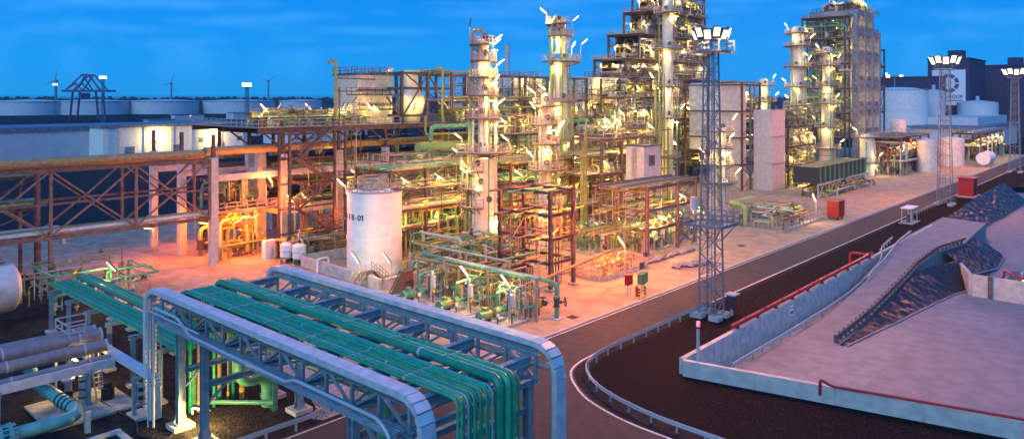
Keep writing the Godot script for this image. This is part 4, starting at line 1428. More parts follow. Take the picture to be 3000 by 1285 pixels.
		fr.lathe(P(fa, 0, fbb), PackedVector2Array([Vector2(0.84, 1.45), Vector2(0.89, 1.45), Vector2(0.89, 1.55), Vector2(0.84, 1.55)]), 28)
		commit("band", fr, M.galv, t)
		pipe(t, PackedVector3Array([P(fa, 2.9, fbb), P(fa, 3.3, fbb), P(fa + 1.3, 3.3, fbb), P(fa + 1.3, 0.4, fbb)]), 0.1, M.green_pale, "pipe")
		pipe(t, PackedVector3Array([P(fa - 0.5, 0.75, fbb - 0.4), P(fa - 1.2, 0.75, fbb - 0.6), P(fa - 1.2, 0.1, fbb - 0.6)]), 0.08, M.green_pale, "pipe")
		flange(t, P(fa - 0.2, 1.1, fbb + 0.92), Vector3(0, 0, -1), 0.38, M.dark, "manway")
	t = thing("pipework", "ochre manifold pipes and fittings behind the filter vessels", "pipework", P(56, 0, 86))
	pipework(t, 52, 64, 82.5, 88, 3.0, 34, [M.ochre, M.olive, M.clad, M.rust, M.green_pale], 0.06, 0.2)
	for k in 5:
		pipe(t, PackedVector3Array([P(51 + k * 0.7, 0.1, 87.5), P(51 + k * 0.7, 2.6, 87.5), P(51 + k * 0.7, 2.6, 84), P(56, 2.6, 84 - k * 0.4)]), 0.2, M.ochre, "header_pipe", 10)

func seal_pot_stand(t: Node3D, at: Vector3) -> void:
	bar(t, "stand_post", at, at + Vector3(0, 3.2, 0), 0.14, 0.14, M.galv)
	var mb := MB.new()
	mb.lathe(at + Vector3(0.28, 0, 0.1), PackedVector2Array([Vector2(0.0, 1.25), Vector2(0.2, 1.35), Vector2(0.2, 2.5), Vector2(0.0, 2.65)]), 14)
	commit("seal_pot", mb, M.dirty_white, t)
	for k in 3:
		pipe(t, PackedVector3Array([at + Vector3(0.2 + k * 0.1, 1.3, 0.1), at + Vector3(0.4 + k * 0.2, 0.9, 0.3), at + Vector3(0.9, 0.9, 0.6 - k * 0.2)]), 0.03, M.galv, "tubing", 5)
	flange(t, at + Vector3(0.1, 2.9, 0.12), Vector3(0.3, 0, 1), 0.18, M.sign_white, "gauge")

func build_pump_yard() -> void:
	var where := ["nearest the road", "in the middle of the pump row", "beside the bund stairs"]
	for k in 3:
		var b := 47.0 + k * 5.4
		var t := thing("pump_skid", "lime green pump set on a railed plinth " + where[k], "pump", P(47.5, 0, b), "lime green pumps beside the pipe bridge")
		slab(t, "plinth", P(46.2, 0, b - 1.9), P(52.8, 0.3, b + 1.9), M.plinth)
		pump(t, P(49.2, 0.3, b), Vector3(1, 0, 0), 1.0, M.lime if k < 2 else M.green_pale)
		seal_pot_stand(t, P(50.5, 0.3, b - 1.2))
		pipe(t, PackedVector3Array([P(50.0, 2.2, b), P(50.0, 2.9, b), P(53.5, 2.9, b), P(53.5, 0.9, b), P(54.4, 0.9, b)]), 0.14, M.green_pale)
		pipe(t, PackedVector3Array([P(50.6, 1.15, b), P(53.0, 1.15, b), P(53.0, 1.15, b - 1.6), P(55.5, 1.15, b - 1.6)]), 0.17, M.green, "suction_pipe", 10)
		for j in 3:
			valve(t, P(51.6 + j * 0.1, 1.15 + 0.0 * j, b) if j == 0 else P(53.4 + j * 0.75, 1.15, b - 1.6), Vector3.RIGHT, 0.15, [M.flange, M.yellow, M.flange][j])
		pipe(t, PackedVector3Array([P(46.6, 0.3, b + 1.2), P(46.6, 1.1, b + 1.2), P(48.4, 1.1, b + 0.6)]), 0.06, M.sign_white, "conduit")
		for j in 4:
			bar(t, "instrument_post", P(46.5 + j * 1.9, 0.3, b - 1.7), P(46.5 + j * 1.9, 1.5, b - 1.7), 0.09, 0.09, M.rust)
			slab(t, "instrument_box", P(46.4 + j * 1.9, 1.3, b - 1.82), P(46.65 + j * 1.9, 1.6, b - 1.62), [M.galv, M.sign_white, M.yellow, M.galv][j])
		pipework(t, 50.8, 55.5, b - 1.6, b + 1.8, 3.4, 34, [M.clad, M.galv, M.green_pale, M.olive, M.rust], 0.03, 0.1, 0.0)
	for k in 2:
		pole_lamp(["white tube lamp leaning over the pump nearest the road", "white tube lamp leaning over the middle pump"][k], P(51.2, 0.0, 46.3 + k * 5.4), 3.4, 2.5, WHITE_LAMP, 1.3, 0.95)
	# trestle with cable tray and green headers
	var t := thing("pipe_trestle", "slim steel trestle carrying green headers and a cable tray over the pumps", "trestle", P(54, 0, 52))
	for b in [44.6, 51.0, 57.4, 63.0]:
		for a in [53.0, 56.2]:
			hbeam(t, "post", P(a, 0, b), P(a, 4.1, b), 0.2, 0.2, M.rail)
		bar(t, "beam", P(52.8, 3.1, b), P(56.4, 3.1, b), 0.16, 0.2, M.rail)
	bar(t, "cable_tray", P(53.0, 4.2, 44.2), P(53.0, 4.2, 57.5), 0.45, 0.14, M.bridge)
	bar(t, "cable_tray", P(56.2, 4.2, 50.9), P(56.2, 4.2, 63.2), 0.4, 0.12, M.bridge)
	pipe(t, PackedVector3Array([P(55.0, 0.1, 43.8), P(55.0, 3.45, 43.8), P(55.0, 3.45, 63.5), P(58, 3.45, 63.5)]), 0.2, M.green_pale, "header_pipe", 12)
	valve(t, P(55.0, 1.6, 43.8), Vector3.UP, 0.2, M.flange, Vector3(0.8, 0, 0.6))
	for h in [1.1, 2.15]:
		rod(t, "yellow_band", P(55.0, h, 43.8), P(55.0, h + 0.12, 43.8), 0.24, M.yellow)
	slab(t, "footing", P(54.5, 0, 43.3), P(55.5, 0.12, 44.3), M.concrete)
	pipe(t, PackedVector3Array([P(54.2, 3.5, 47.0), P(54.2, 3.5, 60.0), P(54.2, 1.0, 60.0)]), 0.17, M.green_pale, "header_pipe", 10)
	pipe(t, PackedVector3Array([P(53.6, 3.4, 52.0), P(53.6, 3.4, 63.0), P(60.0, 3.4, 63.0)]), 0.13, M.ochre, "header_pipe", 10)
	pipe(t, PackedVector3Array([P(55.6, 3.3, 46.0), P(70, 3.6, 46.5 + 1.5)]), 0.16, M.ochre, "header_pipe", 10)
	for k in 8:
		pipe(t, PackedVector3Array([P(56.5 + k * 0.3, 3.3, 62 - k * 1.6), P(53.4, 3.3, 62 - k * 1.6), P(53.4, 0.4, 62 - k * 1.6)]), 0.1, [M.green_pale, M.ochre, M.olive][k % 3], "branch_pipe")
	t = thing("rusty_hopper", "rusty orange sloped plate box beside the bund stairs", "hopper", P(50.4, 0, 61.5))
	var mb := MB.new()
	var q := [P(49.8, 0, 62.4), P(51.6, 0, 62.4), P(51.6, 0, 60.6), P(49.8, 0, 60.6), P(50.4, 2.6, 61.2), P(51.6, 2.6, 61.2), P(51.6, 2.6, 60.7), P(50.4, 2.6, 60.7)]
	for f in [[0, 4, 5, 1], [3, 2, 6, 7], [0, 3, 7, 4], [1, 5, 6, 2], [4, 7, 6, 5]]:
		mb.quad(q[f[3]], q[f[2]], q[f[1]], q[f[0]])
	commit("plate", mb, M.rust, t)
	bar(t, "frame", P(49.7, 0, 62.5), P(50.3, 2.7, 61.25), 0.1, 0.1, M.steel)
	t = thing("pipework", "maze of green and ochre pipes between the white tank and the tall cream column", "pipework", P(62, 0, 66))
	pipework(t, 57.5, 69.0, 58.5, 70.0, 4.5, 60, [M.green_pale, M.olive, M.ochre, M.olive, M.clad, M.lime], 0.06, 0.2)
	fine_work(t, 57, 69, 58, 68, 0.3, 3.2, 130, [M.steel, M.steel_grey, M.olive, M.clad, M.rail, M.steel, M.ochre])
	# bare steel portal beside the column
	t = thing("steel_portal", "brown steel portal frame standing on the orange lit yard", "steel frame", P(62.2, 0, 50.4))
	steel_frame(t, [62.2, 66.3], [50.4, 57.8], [3.0, 5.6, 8.2, 10.7], 10.95, M.steel, 0.36, [], 0.12)
	fine_work(t, 61, 69, 51.5, 59, 0.3, 8.0, 70, [M.steel, M.steel_grey, M.olive, M.clad, M.rail, M.steel, M.ochre])
	for k in 12:
		var h := 3.2 + (k % 4) * 2.5
		rod(t, "pipe", P(60.5 - k * 0.1, h, 51.2 + k * 0.5), P(68.5 + (k % 3), h, 51.2 + k * 0.5), 0.07 + 0.03 * (k % 3), pick([M.olive, M.ochre, M.green_pale, M.steel_grey]))
	for k in 5:
		rod(t, "riser", P(63.4 + k * 0.5, 0.1, 51.4), P(63.4 + k * 0.5, 6.0 + k, 51.4), 0.07, pick([M.olive, M.dark]))
	lamp(t, P(66.2, 8.4, 50.0), 1.2, 0.4, SODIUM, 14.0, 0.9)
	lamp(t, P(62.4, 5.8, 50.1), 0.7, 0.9, SODIUM, 5.0, 0.7)
	# wire cage beside the portal
	t = thing("pipe_cage", "dark upright rack of small bore loops at the foot of the steel portal", "rack", P(62, 0, 53))
	for k in 7:
		pipe(t, PackedVector3Array([P(59.8 + k * 0.3, 0.05, 52.4), P(59.8 + k * 0.3, 2.6, 52.4), P(59.8 + k * 0.3, 2.6, 54.0), P(59.8 + k * 0.3, 0.05, 54.0)]), 0.05, M.dark, "loop", 6)

func pole_fence(t: Node3D, pts: PackedVector3Array) -> void:
	railing(t, pts, M.rail, 1.1, 0.07)

func build_yard() -> void:
	# sunken valve pit with railing
	var t := thing("valve_pit", "railed rectangular valve pit with a low kerb on the orange yard", "valve pit", P(74, 0, 51))
	for q in [[69.5, 48.6, 79.0, 48.6], [69.5, 53.4, 79.0, 53.4]]:
		slab(t, "kerb", P(q[0], 0.0, q[1] - 0.15), P(q[2], 0.45, q[1] + 0.15), M.plinth)
	for a in [69.5, 79.0]:
		slab(t, "kerb", P(a - 0.15, 0.0, 48.76), P(a + 0.15, 0.44, 53.24), M.plinth)
	railing(t, PackedVector3Array([P(69.5, 0.45, 48.6), P(79, 0.45, 48.6), P(79, 0.45, 53.4), P(69.5, 0.45, 53.4), P(69.5, 0.45, 48.6)]), M.rail, 1.1, 0.07)
	pipework(t, 70.5, 78, 49.4, 52.6, 2.0, 16, [M.clad, M.galv, M.olive, M.rust], 0.05, 0.13)
	lamp(t, P(74.5, 0.45, 48.9), 3.0, 2.5, SODIUM, 8.0, 0.95)
	slab(t, "gauge_box", P(78.4, 1.5, 48.5), P(78.8, 2.0, 48.8), M.dark)
	# manifold islands
	var spots := [[80.5, 88.0, 57.0, 63.0, "manifold of upright valves on a plinth behind the railed pit"], [84.2, 88.6, 52.6, 55.6, "crowded valve island nearest the rubble rows"], [89.0, 94.5, 52.8, 56.8, "crowded valve island under the low pink steel frame"], [96.5, 105.0, 53.5, 60.0, "green tangle of valves right behind the floodlight mast"]]
	for k in spots.size():
		var q: Array = spots[k]
		t = thing("valve_manifold", q[4], "manifold", P(q[0], 0, q[2]), "valve manifolds in the yard")
		slab(t, "plinth", P(q[0], 0, q[2]), P(q[1], 0.3, q[3]), M.plinth)
		pipework(t, q[0] + 0.4, q[1] - 0.4, q[2] + 0.3, q[3] - 0.3, 3.4, 46, [M.clad, M.galv, M.olive, M.lime, M.rust, M.green_pale], 0.04, 0.13, 0.3)
		rod(t, "header_pipe", P(q[0], 3.6, q[2] + 0.8), P(q[1], 3.6, q[2] + 0.8), 0.16, M.olive)
		for j in 3:
			lamp(t, P(lerpf(q[0], q[1], 0.15 + 0.35 * j), 0.3, q[2] + 0.2), 3.1, 2.2 if j % 2 == 0 else 0.4, WHITE_LAMP, 0.8, 0.9 if j != 1 else 0.05)
		seal_pot_stand(t, P(q[0] + 0.8, 0.3, q[2] + 0.1))
		seal_pot_stand(t, P(q[1] - 1.2, 0.3, q[2] + 0.1))
	# low pink frame and tall pink frame
	t = thing("low_steel_frame", "low pinkish steel frame with beams along the yard behind the mast", "steel frame", P(91, 0, 51))
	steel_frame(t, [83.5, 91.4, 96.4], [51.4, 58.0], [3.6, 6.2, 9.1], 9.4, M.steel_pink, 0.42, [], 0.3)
	lay_pipes(t, 80, 98, 52, 57.5, 9.35, [M.steel_grey, M.olive, M.ochre, M.steel_pink], 0.85, 0.16)
	lay_pipes(t, 78, 98, 52, 57.5, 6.45, [M.olive, M.ochre, M.green_pale], 0.7, 0.2)
	lay_pipes(t, 76, 98, 52, 57.5, 3.85, [M.olive, M.ochre, M.green_pale], 0.5, 0.16)
	fine_work(t, 78, 97, 52, 58, 2.0, 9.0, 150, [M.steel, M.steel_grey, M.olive, M.clad, M.rail, M.steel, M.ochre])
	for q in [[86, 6.4, 0.4], [93, 6.4, 2.6], [95.5, 3.8, 0.3], [88, 3.8, 2.4]]:
		lamp(t, P(q[0], q[1], 51.0), 0.8, q[2], WHITE_LAMP, 0.9, 0.5)
	t = thing("tall_steel_frame", "tall pinkish steel frame in front of the grey enclosure", "steel frame", P(103, 0, 65))
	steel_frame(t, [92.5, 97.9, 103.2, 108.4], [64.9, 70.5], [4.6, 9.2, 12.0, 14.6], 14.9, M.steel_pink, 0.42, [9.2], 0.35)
	for h in [4.85, 9.45, 12.25]:
		lay_pipes(t, 90, 110, 65.4, 70.2, h, [M.olive, M.ochre, M.green_pale, M.clad], 0.7, 0.2)
	pipework(t, 93, 108, 65.4, 70, 3.5, 30, [M.olive, M.lime, M.ochre, M.clad], 0.06, 0.17, 9.4)
	fine_work(t, 91, 110, 64.6, 70.4, 0.5, 17.0, 240, [M.steel, M.steel_grey, M.olive, M.clad, M.rail, M.steel, M.ochre])
	for q in [[94, 9.4, 2.4], [99, 12.2, 0.5], [106, 9.4, 0.3], [102, 4.8, 2.5], [107, 14.7, 2.2], [95.5, 14.7, 0.6]]:
		lamp(t, P(q[0], q[1], 64.5), 1.3, q[2], WHITE_LAMP, 1.1, 0.7)
	t = thing("equipment_enclosure", "tall pale grey panelled enclosure inside the pinkish steel frames", "enclosure", P(98.5, 0, 61))
	for k in 4:
		for j in 5:
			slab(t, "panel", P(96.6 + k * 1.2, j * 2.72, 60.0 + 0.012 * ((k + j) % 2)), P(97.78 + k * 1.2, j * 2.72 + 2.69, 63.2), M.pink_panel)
	ladder(t, P(96.3, 6.0, 61.5), 13.4, Vector3(-1, 0, 0), M.rail)
	slab(t, "louvre", P(98.0, 10.6, 59.93), P(99.6, 12.2, 59.99), M.steel_grey)
	slab(t, "roof_edge", P(96.5, 13.6, 59.9), P(101.5, 13.75, 63.3), M.steel_grey)
	# rubble
	for k in 2:
		t = thing("rubble_row", ["long row of pale broken rubble lumps in front of the valve islands", "short heap of pale rubble lumps beside the floodlight mast"][k], "rubble", P(84, 0, 47), "rubble lying on the yard")
		for j in (34 if k == 0 else 30):
			var f := j / 33.0
			var c := P(lerpf(80.8, 92.5, f) + rng.randf_range(-0.3, 0.3), 0.1, 49.7 + rng.randf_range(-0.35, 0.35)) if k == 0 else P(lerpf(81.0, 87.0, rng.randf()), 0.1, 0.0) + P(0, 0, 0)
			if k == 1:
				c = P(lerpf(81.2, 86.8, f) + rng.randf_range(-0.3, 0.3), 0.1, lerpf(46.2, 43.6, f) + rng.randf_range(-0.7, 0.7))
			var mb := MB.new()
			var r := rng.randf_range(0.22, 0.55)
			var prof := PackedVector2Array([Vector2(0.02, -0.3), Vector2(0.75, -0.2), Vector2(1.0, 0.15), Vector2(0.6, 0.55), Vector2(0.02, 0.7)])
			mb.lathe(Vector3.ZERO, prof, 6)
			for v in mb.v.size():
				mb.v[v] = mb.v[v] * (0.8 + 0.4 * absf(sin(mb.v[v].x * 5.0 + mb.v[v].z * 3.0 + j)))
			put("lump", mesh_of(mb), M.stone, t, Transform3D(Basis.from_euler(Vector3(rng.randf() * 0.5, rng.randf() * 6, rng.randf() * 0.5)).scaled(Vector3(r * 1.3, r, r)), c + Vector3(0, r * 0.25, 0)))
	# hydrant corner
	t = thing("hose_cabinet", "red hose cabinet on two posts beside the hydrant", "cabinet", P(66.6, 0, 43.3))
	for q in [66.3, 66.8]:
		bar(t, "post", P(q, 0, 43.2), P(q, 1.3, 43.2), 0.08, 0.08, M.galv)
	slab(t, "box", P(66.1, 1.2, 43.0), P(67.0, 2.25, 43.45), M.red)
	slab(t, "door", P(66.16, 1.27, 42.97), P(66.94, 2.18, 42.998), M.red)
	slab(t, "roof", P(66.05, 2.25, 42.92), P(67.05, 2.3, 43.5), M.red)
	t = thing("hydrant", "red fire hydrant standing between the red cabinet and striped bollards", "hydrant", P(67.0, 0, 42.5))
	var hy := MB.new()
	hy.lathe(P(67.0, 0, 42.5), PackedVector2Array([Vector2(0.24, 0.0), Vector2(0.24, 0.08), Vector2(0.13, 0.1), Vector2(0.13, 0.75), Vector2(0.2, 0.78), Vector2(0.2, 0.88), Vector2(0.1, 1.1), Vector2(0.0, 1.15)]), 14)
	commit("barrel", hy, M.red, t)
	for d in [Vector3(1, 0, 0), Vector3(-1, 0, 0), Vector3(0, 0, 1)]:
		rod(t, "outlet", P(67.0, 0.62, 42.5), P(67.0, 0.62, 42.5) + d * 0.26, 0.08, M.red)
	for k in 2:
		var a := 66.3 + k * 1.1
		t = thing("bollard", ["black and yellow striped bollard in front of the red hydrant", "black and yellow striped bollard in front of the green cabinets"][k], "bollard", P(a, 0, 41.75), "striped bollards")
		rod(t, "foot", P(a, 0.02, 41.75), P(a, 0.14, 41.75), 0.24, M.yellow)
		for j in 6:
			rod(t, "stripe", P(a, 0.14 + j * 0.155, 41.75), P(a, 0.14 + (j + 1) * 0.155, 41.75), 0.1, M.yellow if j % 2 == 0 else M.black)
	t = thing("control_cabinet", "pair of green control cabinets with a grey screen panel above", "cabinet", P(68.8, 0, 42.8))
	for k in 2:
		slab(t, "box", P(68.2 + k * 0.85, 0.95, 42.6 + k * 0.25), P(69.0 + k * 0.85, 2.05, 43.2 + k * 0.25), M.green_box)
		slab(t, "door", P(68.26 + k * 0.85, 1.02, 42.57 + k * 0.25), P(68.94 + k * 0.85, 1.98, 42.598 + k * 0.25), M.green_box)
		bar(t, "post", P(68.6 + k * 0.85, 0, 42.9 + k * 0.25), P(68.6 + k * 0.85, 0.95, 42.9 + k * 0.25), 0.12, 0.12, M.galv)
	bar(t, "panel_post", P(69.3, 0, 43.4), P(69.3, 2.6, 43.4), 0.1, 0.1, M.galv)
	slab(t, "panel", P(68.9, 2.35, 43.3), P(69.8, 3.1, 43.38), M.steel_grey)
	# fenced metering unit by the road
	t = thing("metering_unit", "small fenced metering unit with a green pipe arch beside the road", "metering unit", P(120, 0, 50))
	slab(t, "plinth", P(113, 0, 45.2), P(131, 0.15, 56), M.plinth)
	railing(t, PackedVector3Array([P(113, 0.15, 45.4), P(131, 0.15, 45.4), P(131, 0.15, 55.8), P(113, 0.15, 55.8), P(113, 0.15, 45.4)]), M.rail, 1.5, 0.09)
	pipework(t, 114, 130, 46, 55, 2.6, 44, [M.clad, M.galv, M.olive, M.lime, M.green_pale, M.rust], 0.06, 0.17, 0.15)
	pipe(t, PackedVector3Array([P(114.5, 0.1, 52), P(114.5, 3.6, 52), P(114.5, 3.6, 55), P(124, 3.6, 55)]), 0.4, M.lime, "arch_pipe", 14)
	for k in 6:
		rod(t, "shelter_pipe", P(114, 3.4 + 0.05 * k, 53.5 + k * 0.35), P(126, 3.4 + 0.05 * k, 53.5 + k * 0.35), 0.12, [M.olive, M.ochre][k % 2])
	for a in [118.0, 125.0]:
		for b in [53.2, 55.6]:
			bar(t, "post", P(a, 0.15, b), P(a, 3.3, b), 0.14, 0.14, M.rail)
	pole_lamp("lit tube lamp on a pole beside the red kiosk by the road", P(126.5, 0, 45.0), 3.6, 2.4, WHITE_LAMP, 2.0, 1.2)
	t = thing("red_kiosk", "bright red kiosk raised on legs at the edge of the road", "kiosk", P(132.5, 0, 44))
	slab(t, "box", P(131.6, 0.5, 43.0), P(134.6, 3.2, 45.0), M.red)
	slab(t, "roof", P(131.5, 3.2, 42.9), P(134.7, 3.3, 45.1), M.red)
	slab(t, "door", P(132.3, 0.6, 42.96), P(133.4, 2.9, 42.998), M.red)
	for a in [131.9, 134.3]:
		for b in [43.3, 44.7]:
			bar(t, "leg", P(a, 0, b), P(a, 0.5, b), 0.2, 0.2, M.dark)
	# floodlight masts
	t = thing("floodlight_mast", "tall lattice floodlight mast with a blazing lamp crown beside the guardrail", "mast", P(65.5, 0, 33.2), "lattice floodlight masts along the road")
	mast(t, 65.5, 33.2, 25.3, 1.75, 1.0, 8.9, 760.0)
	slab(t, "control_box", P(66.9, 0.7, 31.6), P(67.7, 2.0, 32.3), M.dark)
	slab(t, "box_roof", P(66.7, 2.0, 31.4), P(67.9, 2.1, 32.5), M.galv)
	bar(t, "box_post", P(67.3, 0, 31.95), P(67.3, 0.7, 31.95), 0.2, 0.2, M.galv)
	rod(t, "beacon_housing", P(64.3, 10.2, 34.4), P(64.3, 11.5, 34.4), 0.3, M.duct)
	bar(t, "beacon_arm", P(64.5, 10.6, 34.3), P(64.85, 10.6, 33.95), 0.08, 0.08, M.mast)
	t = thing("floodlight_mast", "second lattice floodlight mast farther along the road before the navy block", "mast", P(165, 0, 33.8), "lattice floodlight masts along the road")
	mast(t, 165, 33.8, 26.6, 2.4, 1.5, 0.0, 500.0, 1.6)
	slab(t, "control_box", P(166.6, 0, 32), P(167.6, 1.6, 32.8), M.dark)
	t = thing("floodlight_mast", "third lattice floodlight mast at the far right end of the road", "mast", P(250, 0, 33.8), "lattice floodlight masts along the road")
	mast(t, 250, 33.8, 26.6, 2.6, 1.6, 0.0, 500.0, 1.8)
	t = thing("red_shelter", "red box shelter on the verge beyond the second mast", "shelter", P(182, 0, 33))
	slab(t, "box", P(180, 0.3, 31.6), P(184, 4.0, 34.4), M.red)
	slab(t, "roof", P(179.8, 4.0, 31.4), P(184.2, 4.15, 34.6), M.red)
	slab(t, "slab", P(179.5, 0, 31.2), P(185.5, 0.3, 34.8), M.plinth)
	t = thing("verge_canopy", "small white roofed canopy on posts on the verge beside the road", "canopy", P(137.5, 0, 34))
	slab(t, "roof", P(135.5, 2.5, 32.6), P(140, 2.62, 34.4), M.sign_white)
	for a in [135.8, 139.7]:
		for b in [32.8, 34.2]:
			bar(t, "post", P(a, 0, b), P(a, 2.5, b), 0.1, 0.1, M.galv)
	slab(t, "plinth", P(135.3, 0, 32.4), P(140.2, 0.12, 34.6), M.plinth)
	slab(t, "cabinet", P(138, 0.12, 33.2), P(139, 1.5, 33.8), M.galv)
	rod(t, "meter", P(137, 0.12, 33.5), P(137, 1.4, 33.5), 0.3, M.steel_grey)
	guardrail("galvanised guardrail along the far verge below the second mast", PackedVector3Array([P(141, 0, 34.6), P(178, 0, 34.6)]))

# ------------------------------------------------------------------ main process unit
func build_columns() -> void:
	var t := thing("distillation_column", "slender cream column on a fat lower vessel right of the white tank", "column", P(71.2, 0, 69.3), "tall process columns")
	column_vessel(t, 71.2, 69.3, [[0.0, 3.0, 1.3], [3.0, 13.0, 1.6], [14.0, 28.6, 0.72]], [[6.6, 3.1, -1.35, 2.7], [9.0, 3.1, -1.35, 2.7], [11.4, 3.2, -1.35, 2.7], [13.8, 3.7, 0.7, 4.0], [18.3, 2.1, 0.0, TAU], [21.4, 2.1, 0.0, TAU], [23.8, 2.0, 0.0, TAU], [26.0, 1.8, 0.0, TAU], [28.2, 1.9, -1.0, 4.0]], M.shell, M.shell, -1000.0, 5, 0.85)
	pipe(t, PackedVector3Array([P(70.4, 2.6, 67.8), P(67.5, 2.6, 66.0), P(67.5, 0.3, 64.0)]), 0.36, M.lime, "outlet_pipe", 12)
	pipe(t, PackedVector3Array([P(71.2, 29.0, 69.3), P(71.2, 30.2, 69.3), P(70.2, 30.2, 70.2), P(70.2, 2.0, 70.2 + 1.4)]), 0.22, M.olive, "overhead_pipe", 10)
	lamp(t, P(72.6, 2.2, 66.8), 1.6, 2.4, WHITE_LAMP, 1.4, 0.8)
	lamp(t, P(69.2, 6.6, 67.2), 2.2, 2.5, WHITE_LAMP, 1.0, 0.8)
	lamp(t, P(73.4, 13.8, 66.6), 1.5, 2.5, WHITE_LAMP, 1.0, 0.7)
	lamp(t, P(68.9, 11.2, 69.8), 0.5, 2.6, SODIUM, 1.0, 0.9)
	lamp(t, P(69.9, 28.2, 70.6), 2.4, 0.6, WHITE_LAMP, 1.0, 0.95)
	lamp(t, P(72.0, 28.2, 68.2), 0.6, -0.6, WHITE_LAMP, 1.0, 0.6)
	t = thing("distillation_column", "short cream column with stacked railings between two taller columns", "column", P(80.5, 0, 66), "tall process columns")
	column_vessel(t, 80.5, 66.0, [[0.0, 4.0, 1.15], [4.0, 21.3, 0.74]], [[6.1, 2.6, 0.0, TAU], [11.0, 2.5, 0.0, TAU], [14.6, 2.0, 0.0, TAU], [17.3, 2.2, 0.0, TAU], [19.9, 1.9, 0.0, TAU]], M.shell, M.shell, -1000.0, 6, 1.0)
	t = thing("distillation_column", "tall cream column stepping in near its top behind the short column", "column", P(99, 0, 78), "tall process columns")
	column_vessel(t, 99.0, 78.0, [[0.0, 5.0, 1.3], [5.0, 27.6, 1.32], [29.0, 34.2, 0.9]], [[9.0, 2.5, 0.0, TAU], [14.0, 2.5, 0.0, TAU], [20.4, 2.8, 0.0, TAU], [27.2, 3.4, 0.7, 3.6], [31.6, 2.2, 0.0, TAU], [33.6, 2.6, -1.1, 3.4]], M.shell, M.shell, -1000.0, 6, 0.95)
	pipe(t, PackedVector3Array([P(97.2, 2, 78.6), P(97.2, 33.0, 78.6), P(98.2, 35.0, 78.2)]), 0.3, M.lime, "overhead_pipe", 10)
	lamp(t, P(97.4, 33.6, 79.5), 1.5, 0.7, WHITE_LAMP, 1.0, 1.0)
	lamp(t, P(100.2, 31.6, 76.4), 2.6, -0.6, WHITE_LAMP, 1.0, 0.7)
	lamp(t, P(101.0, 27.2, 75.2), 3.0, -0.6, WHITE_LAMP, 1.0, 0.7)
	t = thing("distillation_column", "very tall cream column in front of the dark cooler tower", "column", P(127.8, 0, 74), "tall process columns")
	column_vessel(t, 127.8, 74.0, [[0.0, 7.0, 1.45], [8.0, 40.5, 1.05]], [[9.5, 2.6, 0.0, TAU], [17.1, 2.6, 0.0, TAU], [23.2, 3.0, 0.0, TAU], [30.6, 3.2, 0.0, TAU], [37.6, 2.8, 0.0, TAU]], M.shell, M.shell, -1000.0, 5, 0.9)
	t = thing("distillation_column", "stout pale column behind the floodlight mast legs", "column", P(125, 0, 62), "tall process columns")
	column_vessel(t, 125.0, 62.0, [[0.0, 5.6, 1.9], [6.4, 15.4, 1.4]], [[5.8, 3.4, 0.0, TAU], [9.0, 2.8, 0.0, TAU], [12.0, 2.8, 0.0, TAU], [15.0, 2.8, 0.0, TAU]], M.shell, M.pink_panel, -1000.0, 4, 1.0)
	lamp(t, P(123.0, 9.0, 60.3), 0.5, 0.2, WHITE_LAMP, 1.5, 0.02)
	t = thing("distillation_column", "thin cream column between the pink box and the fat column", "column", P(206, 0, 88), "tall process columns")
	column_vessel(t, 206.0, 88.0, [[0.0, 5.0, 1.3], [5.0, 26.0, 1.15]], [[8.0, 2.8, 0.0, TAU], [14.5, 2.8, 0.0, TAU], [20.0, 3.4, 0.0, TAU], [24.6, 2.8, 0.0, TAU]], M.shell, M.shell, -1000.0, 3, 1.0)
	t = thing("distillation_column", "fat cream column at the left edge of the concrete tower", "column", P(199.6, 0, 76), "tall process columns")
	column_vessel(t, 199.6, 76.0, [[0.0, 8.0, 2.0], [8.6, 39.5, 1.65]], [[7.6, 3.6, 0.0, TAU], [13.0, 3.4, 0.0, TAU], [19.0, 3.6, 0.0, TAU], [24.0, 3.4, 0.0, TAU], [29.4, 3.6, 0.0, TAU], [35.0, 3.5, 0.0, TAU], [38.4, 3.2, 0.0, TAU]], M.shell, M.shell, -1000.0, 4, 1.0)
	t = thing("distillation_column", "cream column in front of the concrete tower's steel bays", "column", P(210.9, 0, 72), "tall process columns")
	column_vessel(t, 210.9, 72.0, [[0.0, 7.0, 2.2], [7.6, 22.0, 1.55], [22.6, 34.5, 1.3]], [[7.2, 3.6, 0.0, TAU], [13.0, 3.2, 0.0, TAU], [19.5, 3.6, 0.0, TAU], [24.4, 3.0, 0.0, TAU], [30.0, 3.4, 0.0, TAU], [33.4, 3.0, 0.0, TAU]], M.shell, M.pink_panel, -1000.0, 4, 1.0)
	t = thing("process_drum", "upright pale drum with a dark manway low beside the concrete tower", "vessel", P(208.8, 0, 61))
	column_vessel(t, 214.0, 62.5, [[0.0, 3.0, 1.9], [3.2, 10.2, 1.9]], [[3.6, 3.2, 0.0, TAU], [10.4, 3.0, 0.0, TAU]], M.shell, M.shell, -1000.0, 2, 1.0)

